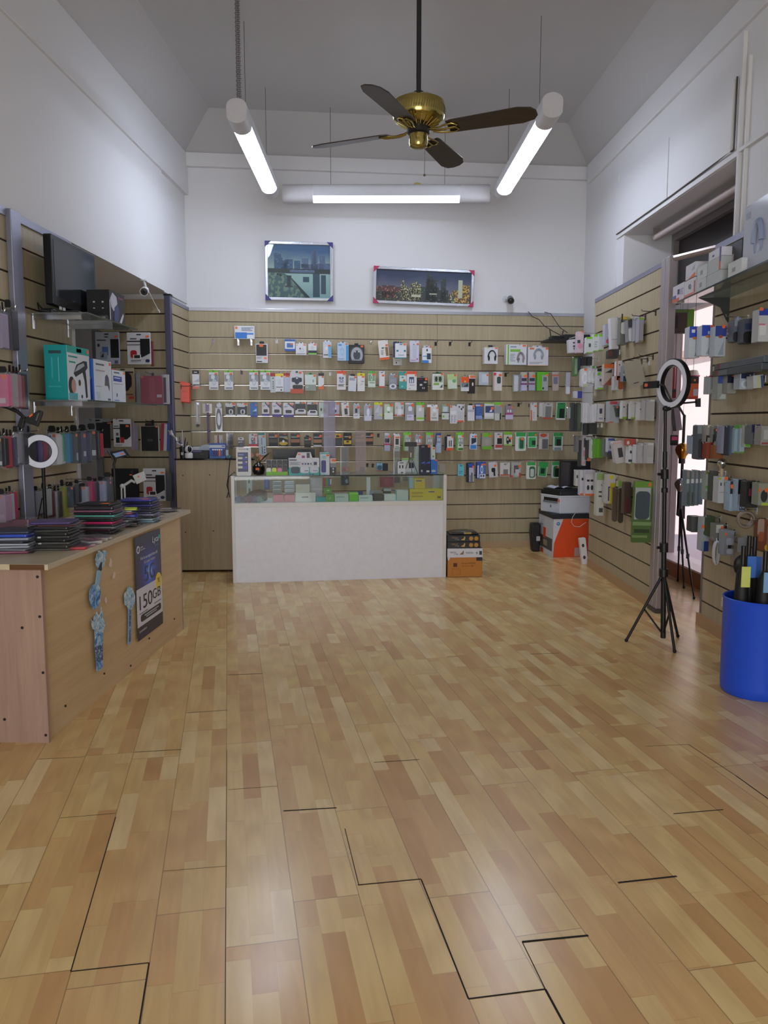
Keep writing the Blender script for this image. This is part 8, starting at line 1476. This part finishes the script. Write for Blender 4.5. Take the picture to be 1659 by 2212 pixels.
# coils, mouse in a bag, disco bulbs and other shaped goods on the near rack
def ytorus(name, label, cat, x0, y0, x1, y1, Y, r, m, turns=3, group=None):
    a, b = onY(x0, y1, Y), onY(x1, y0, Y); cx_, cz = (a.x+b.x)/2, (a.z+b.z)/2; rx, rz = (b.x-a.x)/2-r, (b.z-a.z)/2-r
    t = thing(name, label, cat, (cx_, Y, a.z), group=group)
    for k in range(turns): g = G(); g.tube([(rx*cos(2*pi*i/28)*(1-.06*k), .012*k, cz-a.z+rz*sin(2*pi*i/28)*(1-.05*k)) for i in range(29)], r, 6); g.build('coil_turn', m, t, 60)
    g = G(); g.tube([(0, .01, cz-a.z+rz), (0, .014, cz-a.z+rz+.02)], .003); g.build('tie', m, t)
    p = V((cx_, Y+.01, b.z)); wall_rod(Y+.02, b.z+.004, cx_, 'B', label, 'peg hooks of the right slatwall'); return t
ytorus('cable_coil', 'white coiled cable tied in a long oval on the near rack', 'cable', 1539, 1167, 1558, 1222, 5.06, .007, M('c9cdd2', .4))
ytorus('cable_coil', 'beige brown hose coil high on the lowest near rack row', 'cable', 1590, 1103, 1634, 1142, 4.72, .009, M('8a7c70', .5))
m_, w, h = at_y(4.82, 1577, 1158, 1620, 1244)
t = pack('mouse_pack', 'clear bag with a black computer mouse on the near rack', 'mouse pack', GB, m_, w, h, .004, CLR, 'S .6 .1 .8 .18;W .3 .04 .95 .4 8a9096', bodyname='bag', r=.01)
g = G(); g.ball((0, -.0, h*.27), 1, 10, (w*.36, .022, h*.26)); g.build('mouse', M('1f2226', .35), t, 60); G().box(-.004, -.026, h*.36, .004, -.02, h*.46).build('wheel', M('d0d0d4', .3), t)
wall_rod(4.84, m_.translation.z+h-.01, m_.translation.x, 'B', 'clear bag with a black computer mouse', 'peg hooks of the right slatwall')
m_, w, h = at_y(4.6, 1634, 1121, 1662, 1190); t = pack('amber_toy', 'amber brown gadget pack at the right frame edge', 'pack', GB, m_, w, h, .05, '6c3a1a', 'D .0 .0 .5 .5 9a8478 d;D .1 .4 .5 .7 94502c d;D .6 .8 1 1 d8a020 e', r=.03, bodyname='shell')
wall_rod(4.62, m_.translation.z+h-.01, m_.translation.x, 'B', 'amber brown gadget pack', 'peg hooks of the right slatwall')
def bulb(label, x, y, Y, r, col, hz, mat_, rough=.08):
    p = onY(x, y, Y); t = thing('disco_bulb', label, 'bulb', p, 'mirror bulbs near the gap')
    G().lathe([(.002, r*1.0), (r*.5, r*.86), (r*.9, r*.42), (r, 0), (r*.86, -r*.5), (r*.55, -r*.9), (r*.5, -r*1.2), (.002, -r*1.22)], 28).build('globe', mat_, t, 50)
    G().cyl((0, 0, -r*1.2), (0, 0, -r*1.2-hz), r*.45, n=16).build('socket', M(col, .4), t, 40); return p
MIR = M('c8ccd2', .06, 1); GOLD = M('c98f3a', .14, 1)
pb_ = bulb('silver mirror bulb between the near rack rows', 1560, 1000, 5.1, .030, 'b09a7c', .05, MIR)
wall_rod(5.1, pb_.z-.06, pb_.x, 'B', 'silver mirror bulb', 'peg hooks of the right slatwall')
# long grey boxes lying across the second row hooks
for k in range(2):
    a = onX(1548, 790, 1.88); t = thing('tool_box_long', 'long grey box with a dark red band on the near rack, %s of two' % ('lower', 'upper')[k], 'box', mat=frame((1.87+.01*k, 5.05, onX(1600, 806, 1.88).z+.040*k), (0, -1, 0), (-1, 0, 0)), group='long grey boxes on the near rack')
    G().box(-.1, 0, 0, .62, .09, .038).build('carton', M(('3a4248', '4a545c')[k], .4), t, bevel=.003); G().box(-.04, -.001, .002, .0, 0, .036).build('red_band', M('7c2430', .4), t); G().box(.0, -.001, .004, .14, 0, .034).build('pale_panel', M('5c6670', .4), t)
# glass shelf with cartons above the near rack
SX = 1.72; SZ = onX(1453, 655, SX).z-.002
t = thing('glass_shelf', 'glass shelf loaded with small white cartons at the top right', 'shelf', (SX, 3.7, SZ-.010))
G().box(0, 0, 0, BX(5.4)-SX-.004, 1.72, .010).build('glass_pane', clear('c2d6d0', .25, .05, 'shelf_glass_green'), t); G().box(-.001, 0, -.0005, .001, 1.72, .0105).build('front_edge', M('2c3a36', .15), t)
for y in (.35, 1.5): G().prism([(.06, -.001), (.255, -.001), (.255, -.16), (.235, -.13), (.2, -.06)], y-.006, y+.006).build('bracket', M('2c302f', .4), t)
def sbox(nm, x0, x1, zoff, h, c, lay, dx=.0, grp='cartons on the glass shelf', d=.12):
    y0 = FPX*(SX+dx)/(x0-897)*1.0; f = lambda x: onX(x, 640, SX+dx).y
    ya, yb = f(x0), f(x1); t = pack('adapter_box', nm, 'box', grp, frame((SX+dx, (ya+yb)/2, SZ+.0005+zoff), (0, -1, 0), (-1, 0, 0)), ya-yb-.004, h, d, c, lay); return t
WO = 'F 0 .8 .6 1 e0683c;D .45 .3 .6 .6 2a2c48;P .05 .6 .3 .8 5a58a8;T .65 .3 .95 .7 b4b0cc l 3'
sbox('white carton with an orange lower corner at the far end of the glass shelf', 1453, 1477, 0, .105, 'd2d0da', WO); sbox('white carton with a red dotted end, second along the glass shelf', 1478, 1501, 0, .10, 'd4d4d8', 'F .0 .86 1 1 d88070;D .4 .3 .62 .6 6a7484 o;L .9 .2 1 .9 b05a5c')
sbox('white carton with an orange corner stacked on the far pair', 1479, 1500, .106, .088, 'cfcfd8', 'F .3 .7 1 1 e07038 z;P .6 .2 .9 .5 a8a8c0 z')
sbox('pale grey carton with a faint grey square, lower left of four', 1503, 1523, 0, .068, 'c3c9c9', 'W .35 .3 .6 .7 8a9292'.replace('qr', '')); sbox('pale grey carton with a faint square, upper left of four', 1504, 1524, .069, .075, 'c6cccc', 'W .35 .35 .6 .7 8a9292')
sbox('plain grey carton, lower right of four', 1525, 1554, 0, .068, 'b4baba', ''); sbox('plain grey carton with an orange end, upper right of four', 1526, 1554, .069, .075, 'b4baba', 'K .86 0 1 1 c86a5a;P .9 .0 1 .4 4a3c90')
sbox('white carton topping the four grey cartons', 1527, 1554, .145, .05, 'd0d0da', 'D .3 .5 .45 .7 3a3c58;K .88 0 1 1 3c3488')
sbox('black carton with white print on the glass shelf', 1556, 1598, 0, .205, '121214', 'P .2 .28 .6 .52 c0b8c0;P .3 .3 .5 .46 8a7c98 z', dx=.06)
sbox('low white carton before the black carton on the glass shelf', 1570, 1599, 0, .075, 'c9cccc', 'W .3 .45 .55 .75 8a9090', dx=.0, d=.05)
sbox('big white headphone carton in plastic wrap at the top right edge', 1600, 1668, 0, .34, 'cfd3da', 'D .38 .3 .62 .8 8a98b8 h;L .06 .1 .2 .2 6a7488;D .4 .62 .55 .78 b4bcd0 e;V 0 0 1 1 clear', dx=.03)

# ---- ring light on the tall tripod
tf = [onZ(1353, 1386), onZ(1457, 1410), onZ(1464, 1377)]; tcn = onZ(1432, 1391)
rcp = onY(1448, 829, tcn.y); zt_ = rcp.z
t, l = ring_light('large unlit ring light on the tall black tripod by the twin post', (rcp.x+.0, tcn.y-.02, zt_), (-.95, -.31, 0), .150, .108, 'ring lights', None)
base = V((rcp.x, tcn.y-.02, 0)); tb_ = V((tcn.x, tcn.y, 0))-base; top = V((onY(1437, 890, tcn.y).x, tcn.y, zt_-.16))-base
BL2 = M('0e0f10', .45)
P0 = lambda z: tb_+(top-tb_)*((z)/(zt_-.16))
g = G(); g.cyl(P0(.02)+V((0, 0, .02)), P0(.62)+V((0, 0, 0)), .016, n=12); g.build('lower_tube', BL2, t, 40)
g = G(); g.cyl(P0(.6), P0(1.1), .013, n=12); g.build('middle_tube', BL2, t, 40); g = G(); g.cyl(P0(1.08), P0(zt_-.16), .010, n=12); g.build('upper_tube', BL2, t, 40)
for z, r, h in ((.46, .028, .05), (.62, .026, .06), (1.08, .024, .06), (1.17, .014, .1), (.98, .02, .03)):
    g = G(); g.cyl(P0(z-h/2), P0(z+h/2), r, n=12); g.build('collar', BL2, t, 40, bevel=.002)
for z, s in ((.62, -1), (1.08, -1)): p = P0(z); g = G(); g.cyl(p, p+V((s*.045, -.01, 0)), .009, n=8); g.build('knob', BL2, t, 40)
for f in tf:
    f = V((f.x, f.y, 0))-base; h0 = P0(.46)
    g = G(); g.tube([h0+(f-h0)*.03, f+V((0, 0, .009))], .009, 8); lg = g.build('leg', BL2, t, 50)
    g = G(); g.ball(f+V((0, 0, .010)), .012, 6); g.build('rubber_foot', MATT, lg)
    mid = h0+(f-h0)*.52; g = G(); g.tube([mid, P0(.06)], .006, 6); g.build('brace', BL2, t)
g = G(); g.ball(P0(zt_-.15), .018, 8); g.cyl(P0(zt_-.16), V((0, 0, zt_-.148)), .012, n=8); g.build('tilt_head', BL2, t, 50)
g = G(); g.M = l; g.tube([(0, .01, -.11), (.0, -.02, -.06), (.03, -.03, -.01), (.11, -.02, .0)], .006, 6); g.build('gooseneck', BL2, t, 50)
g = G(); g.M = l; g.prism(rrect(.10, -.022, .25, .022, .004), -.03, -.014); g.build('phone_clamp', BL2, t)
g = G(); g.M = l; g.prism(rrect(.2, -.010, .23, .010, .004), -.033, -.029); g.build('price_sticker', STK, t)

# ---- goods in the shop window gap
f1, f2, f3 = onZ(1477, 1271), onZ(1499, 1294), onZ(1464, 1256); ap = onY(1470, 1098, (f1.y+f2.y+f3.y)/3)
cxy = V((ap.x, ap.y, 0)); t = thing('tripod', 'smaller black tripod standing in the shop window gap', 'tripod', cxy)
for f in (f1, f2, f3):
    f = V((f.x, f.y, 0))-cxy; g = G(); g.tube([V((0, 0, ap.z+.02)), V((0, 0, ap.z+.02))*.5+f*.5, f+V((0, 0, .008))], [.011, .009, .006], 8); lg = g.build('leg', BL2, t, 50)
    g = G(); m0 = V((0, 0, ap.z+.02))*.45+f*.55; g.cyl(m0-V((0, 0, .02)), m0+V((0, 0, .02)), .013, n=8); g.build('leg_lock', BL2, lg); g = G(); g.ball(f+V((0, 0, .010)), .011, 6); g.build('rubber_foot', MATT, lg)
g = G(); g.prism([(-.03, ap.z-.06), (.035, ap.z-.09), (.03, ap.z+.16), (-.025, ap.z+.16)], -.02, .02); g.build('spider', M('15171a', .5), t, bevel=.006)
g = G(); g.cyl((0, 0, ap.z+.1), (0, 0, 1.46), .012, n=10); g.build('centre_tube', BL2, t, 40)
TY = cxy.y
q = lambda x, y: onY(x, y, TY)-cxy
g = G(); g.tube([q(1463, 872), q(1508, 868)], .008, 6); g.build('cross_bar', BL2, t); g = G(); g.prism([(p.x, p.z) for p in (q(1503, 862), q(1512, 860), q(1512, 879), q(1504, 879))], -.02, .02); g.build('clamp', BLACK, t)
g = G(); g.tube([q(1463, 872), V((0, 0, 1.45))], .009, 6); g.build('arm', BL2, t)
bulb('gold mirror bulb beside the twin post in the window gap', 1474, 972, TY-.1, .058, '141416', .04, GOLD)
bulb('silver mirror bulb under the gold one in the window gap', 1470, 1046, TY-.1, .050, '17181a', .14, MIR)
for nm, lb, x0, y0, x1, y1, dy, c, lay in (('toy_box', 'orange and black box hung in the window gap', 1486, 814, 1508, 862, -.06, 'b8541c', 'H 0 0 1 .3 17140f;D .5 .1 .7 .2 e08030 e;W .5 .55 .95 .85 a8a8b0;F .1 .9 .9 1 a02c1c'),
        ('toy_box', 'red and white striped box seen through the ring light', 1443, 793, 1460, 860, .08, '8c1c24', 'B .25 0 .45 .7 c9b8ac;B .75 0 .85 .7 c9b8ac;D .1 .72 1 .95 2a2c30;F .6 .8 1 1 7c1420'),
        ('tablet', 'grey lilac slanted panel below the ring light', 1457, 878, 1474, 930, .05, '8a8088', 'B 0 0 .25 1 3c3634'),
        ('light_box', 'magenta and black light box below the slanted panel', 1449, 940, 1464, 962, -.02, '101012', 'D .1 .15 .9 .5 c03c6c'),
        ('speaker_box', 'dark box with a green frame high in the window gap', 1440, 668, 1498, 720, .12, '3c2c1e', 'B .74 0 1 1 5a8a20;H 0 0 .8 .14 54702c;D .05 .25 .4 .8 1c120c;F 0 .9 .7 1 2c2616')):
    m_, w, h = at_y(TY+dy, x0, y0, x1, y1, -9 if nm == 'tablet' else 0)
    pack(nm, lb, nm.split('_')[-1], None, m_, w, h, .05, c, lay)
g = thing('window_lamp', 'small cream lampshade in the window gap', 'lamp', onY(1498, 812, TY+.1)); G().lathe([(.002, .05), (.03, .045), (.05, .0), (.048, 0), (.028, .04), (.002, .045)], 20).build('shade', M('e0d8c8', .6), g, 50); G().lathe([(.052, -.006), (.052, .002), (.048, .002), (.048, -.006)], 20).build('rim', M('b0486c', .5), g)
# wires that hang the window goods from the tie bar
for k, (x, y0, y1, dy) in enumerate(((1497, 552, 816, -.05), (1452, 562, 795, .09), (1466, 560, 880, .06), (1470, 560, 670, .13), (1474, 560, 950, -.1), (1498, 552, 800, .1))):
    a, b = onY(x, y0, TY+dy), onY(x, y1, TY+dy); g = G(); g.cyl((b.x, b.y, 2.4), b, .0012, n=4)
    tag(g.build('hanging_wire', M('3c3836', .5)), 'thin dark wire holding up the %s in the window gap' % ('orange and black box', 'red striped box', 'slanted panel', 'green framed box', 'gold mirror bulb', 'cream lampshade')[k], 'wire', 'wires in the window gap')
